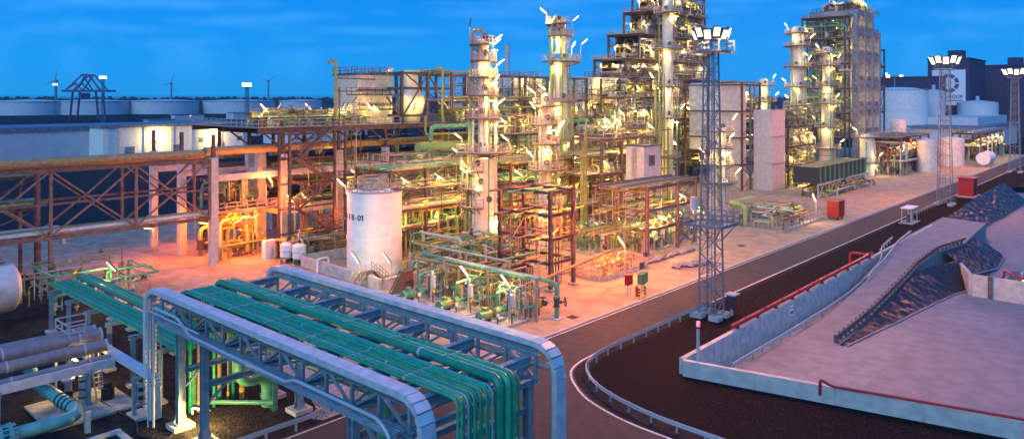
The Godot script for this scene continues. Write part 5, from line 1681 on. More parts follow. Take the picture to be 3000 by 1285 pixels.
func build_table_unit() -> void:
	var t := thing("concrete_table", "long concrete and steel table carrying the furnaces above the pipes", "structure", P(43.8, 0, 90))
	var cols := [43.8, 53.5, 62.5, 71.0, 80.2, 90.0, 100.0, 110.0, 120.0, 130.0, 140.0, 150.0]
	for k in cols.size():
		var a: float = cols[k]
		for b in [90.0, 99.0, 108.0]:
			slab(t, "concrete_column", P(a - 0.45, 0, b - 0.45), P(a + 0.45, 13.5, b + 0.45), M.concrete)
			hbeam(t, "steel_post", P(a, 13.5, b), P(a, 16.45, b), 0.4, 0.4, M.steel)
			if b < 108 and a > 45:
				for s in [-1, 1]:
					bar(t, "knee_brace", P(a, 14.2, b - 0.1), P(a + 3.0 * s, 16.4, b - 0.1), 0.2, 0.2, M.steel)
		if k < cols.size() - 1:
			var e: float = cols[k + 1]
			for q in [[90.0, 10.9], [90.0, 5.7], [99.0, 10.9], [99.0, 5.7], [99.0, 8.4], [108.0, 10.9], [108.0, 5.7]]:
				if q[1] > 10 or (k + int(q[0])) % 3 != 0:
					slab(t, "concrete_beam", P(a + 0.46, q[1] - 0.4, q[0] - 0.3), P(e - 0.46, q[1] + 0.4, q[0] + 0.3), M.concrete)
		if a > 45:
			for h in [10.8, 5.6]:
				slab(t, "concrete_beam", P(a - 0.28, h - 0.35, 90.46), P(a + 0.28, h + 0.35, 98.54), M.concrete)
			hbeam(t, "steel_beam", P(a, 16.2, 90.3), P(a, 16.2, 107.7), 0.36, 0.4, M.steel)
		if k > 0 and k < cols.size() - 1 and k % 2 == 1:
			var e: float = cols[k + 1]
			bar(t, "brace", P(a + 0.5, 6.3, 91.0), P(e - 0.5, 10.4, 91.0), 0.2, 0.2, M.steel)
			bar(t, "brace", P(e - 0.5, 6.3, 91.3), P(a + 0.5, 10.4, 91.3), 0.2, 0.2, M.steel)
	for b in [89.4, 99.0, 108.4]:
		hbeam(t, "edge_beam", P(49.5, 16.62, b), P(151, 16.62, b), 0.4, 0.62, M.steel)
	for k in 10:
		slab(t, "deck", P(49.5 + k * 10.15, 16.95, 89.3), P(49.5 + (k + 1) * 10.15 - 0.02, 17.03, 108.5), M.grating)
	railing(t, PackedVector3Array([P(49.6, 17.03, 108.4), P(49.6, 17.03, 89.4), P(73.5, 17.03, 89.4)]), M.rail)
	railing(t, PackedVector3Array([P(86.5, 17.03, 89.4), P(150, 17.03, 89.4)]), M.rail)
	# left bay of concrete and the truss going left
	slab(t, "concrete_column", P(53.0 - 0.45, 0, 95), P(53.9, 13.4, 95.9), M.concrete)
	slab(t, "gallery_floor", P(44.3, 6.2, 90.4), P(53.0, 6.4, 98.4), M.grating)
	railing(t, PackedVector3Array([P(44.4, 6.4, 90.5), P(52.9, 6.4, 90.5)]), M.rail)
	t = thing("truss_bridge", "cross braced steel truss reaching left from the concrete table", "truss", P(24, 6, 90))
	for b in [89.8, 94.0]:
		hbeam(t, "top_chord", P(8, 13.2, b), P(43.3, 13.2, b), 0.36, 0.4, M.steel_pink)
		hbeam(t, "bottom_chord", P(8, 6.0, b), P(43.3, 6.0, b), 0.36, 0.4, M.steel_pink)
		for k in 5:
			var a := 8.2 + k * 8.75
			hbeam(t, "post", P(a, 6.2, b), P(a, 13.0, b), 0.3, 0.3, M.steel_pink)
			if k < 4:
				bar(t, "diagonal", P(a + 0.2, 6.3, b - 0.05), P(a + 4.3, 9.5, b - 0.05), 0.2, 0.18, M.steel_pink)
				bar(t, "diagonal", P(a + 4.4, 9.5, b - 0.05), P(a + 8.5, 13.0, b - 0.05), 0.2, 0.18, M.steel_pink)
				bar(t, "diagonal", P(a + 0.2, 13.0, b + 0.12), P(a + 8.5, 6.3, b + 0.12), 0.2, 0.18, M.steel_pink)
				hbeam(t, "mid_rail", P(a + 0.2, 9.55, b + 0.3), P(a + 8.6, 9.55, b + 0.3), 0.24, 0.24, M.steel_pink)
	for a in [8.2, 25.7]:
		for b in [89.8, 94.0]:
			hbeam(t, "leg", P(a, 0, b), P(a, 5.8, b), 0.4, 0.4, M.steel_pink)
	lay_pipes(t, 8, 44, 90.2, 93.6, 6.25, [M.olive, M.ochre, M.clad], 0.9, 0.3)
	rod(t, "ochre_main", P(6, 13.95, 91.5), P(43.2, 13.95, 91.5), 0.55, M.ochre)
	t = thing("ochre_main", "fat ochre pipe running through the concrete table under the deck", "pipe", P(44, 13, 91.5))
	for k in 9:
		rod(t, "pipe_length", P(43.4 + k * 8.0, 14.2, 91.6), P(43.4 + (k + 1) * 8.0, 14.2, 91.6), 0.56, M.ochre)
		rod(t, "joint_band", P(43.4 + (k + 1) * 8.0 - 0.1, 14.2, 91.6), P(43.4 + (k + 1) * 8.0 + 0.1, 14.2, 91.6), 0.6, M.ochre)
		slab(t, "saddle", P(43.4 + k * 8 + 3.8, 13.5, 91.2), P(43.4 + k * 8 + 4.2, 13.75, 92.0), M.steel)
	t = thing("green_main", "fat green pipe running behind the slender column below the deck", "pipe", P(76, 12, 86))
	for k in 5:
		rod(t, "pipe_length", P(74 + k * 7.0, 13.4, 86), P(74 + (k + 1) * 7.0, 13.4, 86), 0.78, M.lime if k < 2 else M.green_pale)
		rod(t, "joint_band", P(74 + (k + 1) * 7.0 - 0.1, 13.4, 86), P(74 + (k + 1) * 7.0 + 0.1, 13.4, 86), 0.82, M.olive)
		hbeam(t, "support_post", P(77 + k * 7.0, 0, 86), P(77 + k * 7.0, 12.6, 86), 0.3, 0.3, M.green_pale)
	pipe(t, PackedVector3Array([P(76, 14.5, 85.2), P(76, 16.6, 85.2), P(118, 16.6, 85.2), P(118, 12, 85.2)]), 0.36, M.green_pale, "upper_pipe", 12)
	pipe(t, PackedVector3Array([P(75.4, 18.2, 85.8), P(75.4, 15.4, 85.8), P(96, 15.4, 85.8)]), 0.2, M.olive, "upper_pipe", 10)
	# pipes inside the table
	t = thing("table_pipework", "rows of pipes on the beams inside the concrete table", "pipework", P(60, 0, 95))
	for h in [6.15, 8.85, 11.35]:
		lay_pipes(t, 55, 149, 92.5, 98.3, h, [M.olive, M.ochre, M.clad, M.green_pale, M.steel_grey, M.dark], 0.75, 0.26)
		lay_pipes(t, 50, 149, 100, 107, h, [M.olive, M.dark, M.steel_grey], 0.6, 0.3)
	pipework(t, 56, 150, 92, 98, 9.0, 70, [M.olive, M.ochre, M.clad, M.green_pale], 0.07, 0.2)
	fine_work(t, 55, 118, 87.6, 91, 1.0, 16.2, 280, [M.steel, M.steel_grey, M.olive, M.clad, M.rail, M.steel, M.ochre])
	for d in [6.3, 9.0, 11.5]:
		railing(t, PackedVector3Array([P(62, d, 89.5), P(149, d, 89.5)]), M.rail)
	for k in 20:
		var a := 57 + k * 4.7
		var h: float = [6.0, 11.2, 8.7, 2.0][k % 4]
		lamp(t, P(a, h, 89.0 + (k % 3)), 1.0, 2.5 if k % 2 == 0 else 0.5, WHITE_LAMP, 0.8, 0.75)
	# zigzag stairs
	t = thing("stair_tower", "brown zigzag steel stair tower in front of the concrete table", "stairs", P(56, 0, 86))
	var lv := [[53.3, 0.0], [58.4, 3.2], [53.3, 6.5], [58.4, 9.8], [53.3, 13.1], [58.4, 16.9]]
	for k in 5:
		stair_flight(t, P(lv[k][0], lv[k][1], 86.0 + 0.55 * (k % 2)), P(lv[k + 1][0], lv[k + 1][1], 86.0 + 0.55 * (k % 2)), Vector3(0, 0, 1), 1.0, M.steel)
		var x: float = lv[k + 1][0]
		var s := 1.0 if x > 55 else -1.0
		slab(t, "landing", P(x, lv[k + 1][1] - 0.08, 85.2), P(x + 1.7 * s, lv[k + 1][1], 87.6), M.grating)
		railing(t, PackedVector3Array([P(x, lv[k + 1][1], 85.25), P(x + 1.65 * s, lv[k + 1][1], 85.25), P(x + 1.65 * s, lv[k + 1][1], 87.55)]), M.steel)
	for a in [51.6, 60.2]:
		for b in [85.1, 87.7]:
			hbeam(t, "post", P(a, 0, b), P(a, 16.5, b), 0.3, 0.3, M.steel)
	for h in [3.0, 6.3, 9.6, 12.9, 16.2]:
		hbeam(t, "beam", P(51.8, h, 87.7), P(60.0, h, 87.7), 0.22, 0.24, M.steel)
	lamp(t, P(52.2, 6.5, 85.0), 1.0, 2.6, SODIUM, 4.0, 0.9)
	lamp(t, P(59.8, 3.2, 85.0), 1.2, 0.4, SODIUM, 1.5, 0.9)
	t = thing("gallery_equipment", "pipes and white cabinets under the left bay of the concrete table", "equipment", P(47, 0, 95))
	pipework(t, 45, 53, 91.5, 97, 5.5, 16, [M.ochre, M.olive, M.clad], 0.1, 0.3)
	pipework(t, 45, 53, 92, 97.5, 4.5, 22, [M.ochre, M.olive, M.clad, M.green_pale], 0.06, 0.2, 6.4)
	slab(t, "white_cabinet", P(49.8, 0, 88.0), P(51.4, 2.4, 88.9), M.sign_white)
	slab(t, "dark_tank", P(46.5, 0.5, 97), P(49.5, 5, 99.5), M.dark)
	for q in [[46, 4.6, 0.2], [51.5, 9.2, 2.2], [48.5, 5.0, 0.2]]:
		lamp(t, P(q[0], q[1], 89.2), 0.6, 0.4, SODIUM, 4.0, q[2])
	for q in [[45.5, 94.5], [50.5, 95.5], [47.5, 103.0], [39.0, 96.0]]:
		lamp(t, P(q[0], 0.02, q[1]), 4.6, 2.4, SODIUM, 3.5, 0.1)
	# deck equipment, left part
	t = thing("deck_pumps", "row of small green pumps and valves on the left end of the deck", "pumps", P(56, 17, 95))
	pipework(t, 51, 69, 90.5, 97, 2.2, 44, [M.olive, M.lime, M.clad, M.rust, M.green_pale], 0.06, 0.2, 17.03)
	fine_work(t, 50, 70, 90, 97, 17.1, 19.6, 90, [M.steel, M.steel_grey, M.olive, M.clad, M.rail, M.steel, M.ochre])
	for k in 6:
		pump(t, P(52.5 + k * 3.0, 17.03, 91.2), Vector3(0, 0, 1), 0.62, M.lime)
	for k in 7:
		lamp(t, P(51.5 + k * 2.9, 17.03, 90.2 + (k % 2) * 3), 2.2, 0.5 if k % 3 != 0 else 2.5, WHITE_LAMP, 0.9, 0.85, k != 2)
	t = thing("vent_pipe", "tall green vent pipe with a hooked top on the left of the deck", "pipe", P(62.1, 17, 90))
	pipe(t, PackedVector3Array([P(62.1, 17.03, 90.2), P(62.1, 26.4, 90.2), P(61.3, 26.4, 90.2), P(61.0, 26.0, 90.2)]), 0.24, M.olive, "stack", 12)
	for h in [23.9, 22.0]:
		rod(t, "tie", P(62.1, h, 90.2), P(71, h, 92.5), 0.1, M.steel)
	rod(t, "companion_pipe", P(62.9, 17.03, 90.4), P(62.9, 22.6, 90.4), 0.12, M.steel)
	t = thing("furnace", "ribbed grey clad furnace box with a railed roof left of the brown frame", "furnace", P(73, 17, 97))
	clad_box(t, P(69.2, 17.03, 94.6), P(76.0, 24.6, 101), M.clad)
	slab(t, "roof", P(69.0, 24.6, 94.4), P(76.2, 24.8, 101.2), M.steel_grey)
	railing(t, PackedVector3Array([P(69.1, 24.8, 94.5), P(76.1, 24.8, 94.5), P(76.1, 24.8, 101), P(69.1, 24.8, 101), P(69.1, 24.8, 94.5)]), M.steel)
	for h in [20.0, 22.3]:
		bar(t, "wall_beam", P(69.0, h, 94.45), P(76.2, h, 94.45), 0.18, 0.24, M.steel_grey)
		slab(t, "side_walkway", P(67.0, h - 0.9, 93.2), P(76.0, h - 0.82, 94.3), M.grating)
		railing(t, PackedVector3Array([P(67.0, h - 0.82, 94.4), P(67.0, h - 0.82, 93.25), P(76, h - 0.82, 93.25)]), M.steel)
	bar(t, "strut", P(68.8, 21.2, 94.4), P(66.4, 18.4, 94.4), 0.16, 0.16, M.steel)
	lamp(t, P(74.5, 24.8, 94.0), 0.4, 0.6, WHITE_LAMP, 1.2, 0.8)
	lamp(t, P(72.0, 17.1, 92.6), 1.8, 2.4, WHITE_LAMP, 1.0, 0.8)
	# brown cross braced frame with hopper
	t = thing("furnace_steelwork", "brown cross braced steel frame round a hopper on the deck", "steel frame", P(74, 17, 91))
	steel_frame(t, [75.0, 80.4, 85.8], [91.0, 99.0], [18.2, 22.6, 25.0], 25.3, M.steel, 0.42, [], 0.0, 17.03)
	bar(t, "brace", P(75.2, 18.3, 90.8), P(80.3, 24.9, 90.8), 0.24, 0.2, M.steel)
	bar(t, "brace", P(80.4, 24.9, 90.8), P(85.6, 18.3, 90.8), 0.24, 0.2, M.steel)
	bar(t, "brace", P(75.2, 25.0, 90.6), P(85.6, 18.4, 90.6), 0.2, 0.16, M.steel)
	bar(t, "brace", P(74.8, 18.3, 91.2), P(74.8, 24.9, 98.8), 0.2, 0.2, M.steel)
	var hop := MB.new()
	hop.lathe(P(80.5, 0, 95.5), PackedVector2Array([Vector2(1.6, 17.1), Vector2(2.4, 19.5), Vector2(2.4, 21.2), Vector2(1.3, 23.0), Vector2(1.3, 25.6), Vector2(0, 25.8)]), 24)
	commit("hopper", hop, M.clad, t)
	pipe(t, PackedVector3Array([P(83.2, 14, 90.4), P(83.2, 26.0, 90.4), P(82.2, 26.0, 90.4), P(82.2, 25.2, 92)]), 0.22, M.olive, "riser", 10)
	rod(t, "roof_pipe", P(79, 25.5, 91.6), P(93, 25.5, 91.6), 0.2, M.olive)
	lamp(t, P(83.6, 18.6, 90.6), 1.2, 2.2, WHITE_LAMP, 1.3, 0.7)
	lamp(t, P(78.0, 17.1, 91.6), 2.0, 0.6, WHITE_LAMP, 1.2, 0.9)
	# open bay to the next furnace
	t = thing("deck_gallery", "open pipe gallery on the deck behind the slender column", "gallery", P(86, 17, 92))
	steel_frame(t, [89.5, 96.5, 103.5], [91.2, 99.0], [20.3, 25.0], 25.2, M.steel, 0.36, [], 0.15, 17.03)
	lay_pipes(t, 86, 104, 91.6, 98.6, 20.5, [M.olive, M.clad, M.green_pale], 0.6, 0.26)
	rod(t, "green_header", P(84.5, 19.3, 90.7), P(112, 19.3, 90.7), 0.24, M.olive)
	rod(t, "green_header", P(84.5, 21.2, 91.0), P(112, 21.2, 91.0), 0.2, M.olive)
	pipework(t, 86, 104, 91.5, 98, 2.4, 40, [M.olive, M.lime, M.clad, M.green_pale], 0.06, 0.2, 17.03)
	fine_work(t, 86, 104, 90.6, 98, 17.1, 25.0, 160, [M.steel, M.steel_grey, M.olive, M.clad, M.rail, M.steel, M.ochre])
	for k in 6:
		lamp(t, P(87.5 + k * 3.1, 17.03, 90.4), 1.9, 0.5 if k % 2 == 0 else 2.5, WHITE_LAMP, 1.0, 0.8, k != 4)
	t = thing("furnace", "low ribbed white furnace box behind the tall cream column", "furnace", P(112, 17, 98))
	clad_box(t, P(106, 17.03, 95), P(119, 23.0, 102), M.clad, "casing", 0.7)
	slab(t, "upper_casing", P(107, 23.0, 96), P(116, 25.2, 101), M.dirty_white)
	railing(t, PackedVector3Array([P(106.1, 23.02, 95.1), P(118.9, 23.02, 95.1), P(118.9, 23.02, 101.9)]), M.steel)
	railing(t, PackedVector3Array([P(107.1, 25.2, 96.1), P(115.9, 25.2, 96.1), P(115.9, 25.2, 100.9), P(107.1, 25.2, 100.9)]), M.steel)
	lamp(t, P(109, 23.02, 94.6), 1.0, 0.5, WHITE_LAMP, 1.4, 0.7)
	lamp(t, P(116, 23.02, 94.6), 1.0, 0.5, WHITE_LAMP, 1.4, 0.7)
	t = thing("furnace_steelwork", "grey steel frame in front of the low ribbed furnace", "steel frame", P(110, 17, 91))
	steel_frame(t, [105.0, 111.5, 118.0, 124.5], [91.2, 94.4], [20.4, 25.0], 25.2, M.steel_grey, 0.36, [20.4], 0.25, 17.03)
	pipework(t, 105.5, 124, 91.6, 94, 2.4, 30, [M.olive, M.lime, M.clad, M.rust], 0.06, 0.2, 17.03)
	fine_work(t, 105, 125, 90.8, 94.3, 17.1, 25.0, 150, [M.steel, M.steel_grey, M.olive, M.clad, M.rail, M.steel, M.ochre])
	lamp(t, P(114, 20.6, 90.7), 1.2, 2.4, WHITE_LAMP, 1.2, 0.7)
	lamp(t, P(121, 17.1, 90.7), 1.8, 0.4, WHITE_LAMP, 1.2, 0.7)
	t = thing("furnace", "large ribbed white furnace box left of the dark cooler tower", "furnace", P(138, 17, 99))
	clad_box(t, P(129, 17.03, 95), P(146, 25.6, 103), M.dirty_white, "casing", 0.7)
	railing(t, PackedVector3Array([P(129.1, 25.62, 95.1), P(145.9, 25.62, 95.1), P(145.9, 25.62, 102.9)]), M.steel)
	slab(t, "walkway", P(128.5, 21.6, 93.4), P(147, 21.7, 94.8), M.grating)
	railing(t, PackedVector3Array([P(128.5, 21.7, 93.5), P(147, 21.7, 93.5)]), M.steel)
	pipework(t, 129, 147, 91, 94, 2.8, 34, [M.olive, M.lime, M.clad, M.rust], 0.06, 0.22, 17.03)
	fine_work(t, 127, 149, 90.5, 94, 17.1, 25.0, 170, [M.steel, M.steel_grey, M.olive, M.clad, M.rail, M.steel, M.ochre])
	for k in 5:
		lamp(t, P(130.5 + k * 3.6, 17.03 if k % 2 == 0 else 21.7, 93.2), 1.6, 0.5 if k % 2 == 0 else 2.5, WHITE_LAMP, 1.6, 0.8)
	# white and grey stack behind
	t = thing("chimney", "thin pale chimney rising behind the slender columns", "chimney", P(153.5, 0, 140))
	rod(t, "flue", P(153.5, 0, 140), P(153.5, 35.5, 140), 0.7, M.far_white)
	rod(t, "gallery", P(153.5, 33.4, 140), P(153.5, 33.8, 140), 1.0, M.galv)
	rod(t, "tip", P(153.5, 35.5, 140), P(153.5, 36.4, 140), 0.6, M.galv)

func build_racks() -> void:
	# ground level racks between the table and the yard
	var labels := ["pipe rack full of green pipes behind the white tank", "pipe rack crowded with olive pipes behind the short column", "pipe rack with bare braces behind the tall pink frame", "pipe rack with yellow risers under the very tall column"]
	var ranges := [[60.0, 78.0, 75.0, 82.0], [78.0, 92.0, 70.5, 79.0], [92.0, 112.0, 80.0, 86.0], [110.0, 136.0, 78.0, 86.0]]
	for k in 4:
		var q: Array = ranges[k]
		var t := thing("pipe_rack", labels[k], "pipe rack", P(q[0], 0, q[2]), "steel pipe racks in the plant")
		var xs := []
		var n := maxi(2, roundi((q[1] - q[0]) / 6.0))
		for j in n + 1:
			xs.append(lerpf(q[0], q[1], float(j) / n))
		steel_frame(t, xs, [q[2], q[3]], [3.6, 6.2, 8.8, 11.4], 11.7, M.steel if k != 2 else M.steel_grey, 0.3, [], 0.25)
		for h in [3.8, 6.4, 9.0, 11.6]:
			lay_pipes(t, q[0], q[1], q[2] + 0.3, q[3] - 0.3, h, [M.green_pale, M.olive, M.olive, M.ochre, M.clad, M.green], 0.72, 0.24)
		pipework(t, q[0], q[1], q[2] - 1.0, q[3], 7.5, 46, [M.olive, M.lime, M.ochre, M.green_pale, M.clad], 0.06, 0.18)
		fine_work(t, q[0], q[1], q[2] - 1.2, q[3], 0.3, 13.5, 230, [M.steel, M.steel_grey, M.olive, M.clad, M.rail, M.steel, M.ochre])
		for d in [6.45, 9.05, 11.65]:
			railing(t, PackedVector3Array([P(q[0], d, q[2] - 0.4), P(q[1], d, q[2] - 0.4)]), M.rail)
		for j in 9:
			lamp(t, P(lerpf(q[0], q[1], (j + 0.5) / 9.0), [3.8, 9.0, 6.4][j % 3], q[2] - 0.3), 0.9, [0.4, 2.4, 0.2][j % 3], WHITE_LAMP if j % 3 != 2 else SODIUM, 0.85, [0.8, 0.6, 0.05][j % 3])
	# tall yellow-green risers
	var t := thing("riser_bank", "bank of tall olive riser pipes beside the very tall column", "pipes", P(122, 0, 71))
	for k in 9:
		rod(t, "riser", P(118.5 + k * 0.75, 0.1, 72 + (k % 2) * 0.4), P(118.5 + k * 0.75, 15.5 + (k % 4) * 3.4, 72 + (k % 2) * 0.4), 0.12 + 0.05 * (k % 3), [M.olive, M.lime, M.olive][k % 3])
	for h in [5.0, 10.0, 15.0]:
		bar(t, "guide_beam", P(118, h, 71.6), P(125.2, h, 71.6), 0.12, 0.16, M.steel)
	for q in [[84, 62.5], [96, 74.0], [110, 66.0], [90.5, 71.2]]:
		t = thing("riser_pipe", {84: "slim olive riser pipes beside the short column", 96: "slim olive riser pipes beside the tall stepped column", 110: "slim olive riser pipes right of the tall pink frame", 90.5: "slim olive riser pipes left of the tall pink frame"}[q[0]], "pipes", P(q[0], 0, q[1]), "slim olive risers")
		for k in 4:
			rod(t, "riser", P(q[0] + k * 0.42, 0.1, q[1]), P(q[0] + k * 0.42, 13.0 + k * 1.7, q[1]), 0.09 + 0.03 * (k % 2), M.olive)
		for h in [4.0, 9.0, 12.5]:
			bar(t, "clip", P(q[0] - 0.2, h, q[1] + 0.15), P(q[0] + 1.5, h, q[1] + 0.15), 0.06, 0.1, M.steel)
	# middle galleries around columns
	t = thing("column_gallery", "steel gallery with railed decks behind the short and tall columns", "gallery", P(86, 0, 72))
	steel_frame(t, [84.5, 90.0, 95.5], [79.6, 85.0], [5.0, 10.0, 15.0], 17.5, M.steel, 0.32, [10.0, 15.0], 0.3)
	pipework(t, 85, 95, 80, 84.6, 3.0, 34, [M.olive, M.lime, M.clad, M.rust], 0.06, 0.2, 10.2)
	pipework(t, 85, 95, 80, 84.6, 3.0, 34, [M.olive, M.lime, M.clad, M.rust], 0.06, 0.2, 15.2)
	fine_work(t, 84, 96, 79.2, 85, 1.0, 18.5, 200, [M.steel, M.steel_grey, M.olive, M.clad, M.rail, M.steel, M.ochre])
	for k in 6:
		lamp(t, P(85 + k * 2.0, [10.2, 15.2][k % 2], 79.4), 1.8, [0.5, 2.5, 0.5][k % 3], WHITE_LAMP, 1.1, 0.75)
	t = thing("column_gallery", "steel gallery with railed decks left of the very tall column", "gallery", P(112, 0, 72))
	steel_frame(t, [108.5, 114.5, 120.5], [72.8, 77.5], [6.0, 11.0, 16.0], 18.5, M.steel, 0.34, [16.0, 11.0], 0.3)
	for h in [11.2, 16.2]:
		pipework(t, 109, 120, 73.2, 77, 3.2, 34, [M.olive, M.lime, M.clad, M.rust, M.green_pale], 0.06, 0.22, h)
	lay_pipes(t, 106, 123, 73, 77.3, 6.2, [M.green_pale, M.olive, M.clad], 0.8, 0.3)
	fine_work(t, 108, 121, 72.2, 77.5, 1.0, 21.0, 230, [M.steel, M.steel_grey, M.olive, M.clad, M.rail, M.steel, M.ochre])
	for k in 9:
		lamp(t, P(109 + k * 1.35, [6.2, 16.2, 11.2][k % 3], 72.5), 1.8, [0.5, 2.5][k % 2], WHITE_LAMP, 1.2, 0.75)
	t = thing("exchanger_deck", "crowd of pale exchangers and valves on a railed deck above the tall pink frame", "exchangers", P(104, 0, 76))
	steel_frame(t, [102.5, 107.5], [71.5, 78.0], [7.0, 14.6], 14.9, M.steel, 0.32, [14.6], 0.3)
	for k in 4:
		rod(t, "exchanger", P(102.6, 15.9, 72.4 + k * 1.5), P(107.4, 15.9, 72.4 + k * 1.5), 0.5, [M.clad, M.lime, M.dirty_white, M.clad][k])
		slab(t, "saddle", P(103.6, 14.85, 72.1 + k * 1.5), P(103.9, 15.5, 72.7 + k * 1.5), M.steel)
		slab(t, "saddle", P(106.2, 14.85, 72.1 + k * 1.5), P(106.5, 15.5, 72.7 + k * 1.5), M.steel)
	pipework(t, 102.6, 107.4, 71.8, 77.8, 2.6, 22, [M.olive, M.lime, M.clad], 0.06, 0.16, 14.85)
	for k in 4:
		lamp(t, P(102.8 + k * 1.5, 14.85, 71.3), 2.0, [0.5, 2.5][k % 2], WHITE_LAMP, 1.1, 0.75)

# ------------------------------------------------------------------ right hand units and tower
func build_right() -> void:
	var t := thing("cooler_tower", "dark stepped steel tower crowded with air coolers behind the very tall column", "tower", P(168, 17, 100))
	var tiers := [[147.0, 190.0, 17.0, 26.0], [148.0, 190.0, 26.0, 30.5], [154.0, 188.5, 30.5, 36.8], [161.0, 187.5, 36.8, 43.0], [165.0, 187.0, 43.0, 49.0]]
	for k in tiers.size():
		var q: Array = tiers[k]
		var xs := []
		for j in 5:
			xs.append(lerpf(q[0], q[1], j / 4.0))
		steel_frame(t, xs, [97.0, 106.0], [q[3] - 0.3], q[3], M.steel, 0.5, [q[3] - 0.3], 0.5, q[2])
		pipework(t, q[0] + 0.5, q[1] - 0.5, 96.2, 105, q[3] - q[2] - 1.0, 60, [M.steel_grey, M.olive, M.clad, M.steel, M.rust], 0.12, 0.42, q[2] + 0.3)
		lay_pipes(t, q[0], q[1], 97.4, 105.5, (q[2] + q[3]) / 2, [M.steel_grey, M.steel, M.clad, M.olive], 0.8, 0.5)
		fine_work(t, q[0], q[1], 95.6, 99, q[2], q[3], 56, [M.steel, M.steel_grey, M.olive, M.clad, M.rail, M.steel, M.ochre])
		railing(t, PackedVector3Array([P(q[0], (q[2] + q[3]) / 2, 96.2), P(q[1], (q[2] + q[3]) / 2, 96.2)]), M.rail, 1.1, 0.1)
		for j in 2:
			lamp(t, P(q[0] - 0.6, q[2] + 0.4, 99.0 + j * 4.5), 2.0, [2.4, 3.6][j], WHITE_LAMP, 0.8, 0.75)
		for j in 4:
			slab(t, "cladding_panel", P(lerpf(q[0], q[1], j / 4.0) + 0.4, q[2] + 0.2, 104.0), P(lerpf(q[0], q[1], (j + 1) / 4.0) - 0.4, q[3] - 0.6, 104.3), M.steel)
		if k > 0:
			for j in 6:
				var a := lerpf(q[0] + 2.0, q[1] - 2.0, j / 5.0)
				rod(t, "fan_ring", P(a, q[2] + 1.6, 98.6), P(a, q[2] + 2.7, 98.6), 1.6, M.steel_grey)
				slab(t, "cooler_bank", P(a - 2.0, q[2] + 0.9, 97.6), P(a + 2.0, q[2] + 1.5, 105), M.steel_grey)
			pipework(t, q[0], q[1], 96.4, 99, q[3] - q[2] - 0.8, 26, [M.steel_grey, M.olive, M.clad, M.clad], 0.1, 0.34, q[2] + 0.3)
		for j in 4:
			lamp(t, P(lerpf(q[0] + 3, q[1] - 5, j / 3.0), q[2] + 0.4, 95.9), 2.2, [0.5, 2.4][j % 2], WHITE_LAMP, 1.5, 0.8)
	for j in 3:
		var mb := MB.new()
		mb.lathe(P(168 + j * 6, 0, 98.0), PackedVector2Array([Vector2(1.3, 43.2), Vector2(1.3, 50)]), 18)
		commit("drum_shell", mb, M.dirty_white, t)
	for q in [[150.5, 17.4], [156.0, 26.6], [158.5, 31.0], [165.0, 37.2], [168.5, 43.4], [171.0, 31.0], [175.0, 37.2]]:
		lamp(t, P(q[0], q[1], 96.1), 2.0, 2.4, WHITE_LAMP, 0.9, 0.75)
	for a in [150.0, 160.0, 170.0, 180.0, 189.0]:
		for b in [97.2, 105.8]:
			slab(t, "concrete_leg", P(a - 0.6, 0, b - 0.6), P(a + 0.6, 16.9, b + 0.6), M.concrete)
	slab(t, "deck_slab", P(151.2, 16.4, 95), P(225, 16.95, 108), M.steel)
	t = thing("pipe_rack", "deep pipe rack under the deck behind the pinkish enclosures", "pipe rack", P(152, 0, 96))
	steel_frame(t, [152.0, 160.0, 168.0, 176.0, 184.0, 192.0, 200.0], [88.5, 95.0], [4.0, 8.0, 12.0, 16.0], 17.0, M.steel, 0.36, [8.0, 16.0], 0.4)
	for h in [4.2, 8.3, 12.2, 16.3]:
		lay_pipes(t, 150, 202, 88.8, 94.6, h, [M.olive, M.clad, M.steel_grey, M.ochre], 0.8, 0.34)
		pipework(t, 152, 200, 87.6, 94, 3.6, 46, [M.olive, M.clad, M.rust, M.lime, M.steel_grey], 0.08, 0.3, h)
	for k in 14:
		lamp(t, P(153 + k * 3.4, [4.2, 8.4, 12.2, 16.4][k % 4], 88.0), 1.6, [0.5, 2.4][k % 2], WHITE_LAMP, 1.5, 0.75)
	t = thing("pipe_gallery", "brown crowded gallery on the deck below the cooler tower", "gallery", P(128, 17, 88))
	steel_frame(t, [126.0, 132.0, 138.0, 144.0, 150.0], [84.0, 88.6], [6.0, 12.0, 17.0, 21.0], 25.0, M.steel, 0.34, [17.0, 21.0], 0.4)
	for h in [6.2, 12.2, 17.3, 21.3]:
		lay_pipes(t, 124, 152, 84.3, 88.3, h, [M.olive, M.clad, M.steel_grey, M.ochre], 0.7, 0.3)
		pipework(t, 126, 150, 83.6, 88, 3.4, 40, [M.olive, M.clad, M.rust, M.lime], 0.07, 0.24, h)
		fine_work(t, 124, 151, 83, 88.4, h, h + 4.5, 60, [M.steel, M.steel_grey, M.olive, M.clad, M.rail, M.steel, M.ochre])
	for k in 12:
		lamp(t, P(127 + k * 2.0, [6.2, 12.2, 17.4, 21.4][k % 4], 83.6), 1.6, [0.5, 2.4][k % 2], WHITE_LAMP, 1.3, 0.75)
	t = thing("unit_roof", "long grey roof over the furnaces right of the cooler tower", "roof structure", P(190, 17, 100))
	slab(t, "roof_sheet", P(190.5, 25.6, 96), P(226, 26.0, 106), M.roof_blue)
	for k in 6:
		hbeam(t, "post", P(191.5 + k * 6.7, 0.0, 96.4), P(191.5 + k * 6.7, 25.6, 96.4), 0.4, 0.4, M.steel)
	pipework(t, 191, 225, 96.8, 100, 7.5, 40, [M.steel_grey, M.olive, M.clad, M.rust], 0.1, 0.34, 17.0)
	for k in 5:
		lamp(t, P(193 + k * 7, 17.0, 96.0), 5.0, [0.5, 2.4][k % 2], WHITE_LAMP, 2.0, 0.8)
	# flue ducts
	t = thing("flue_enclosure", "tall white panelled enclosure right behind the floodlight mast", "enclosure", P(163, 0, 78))
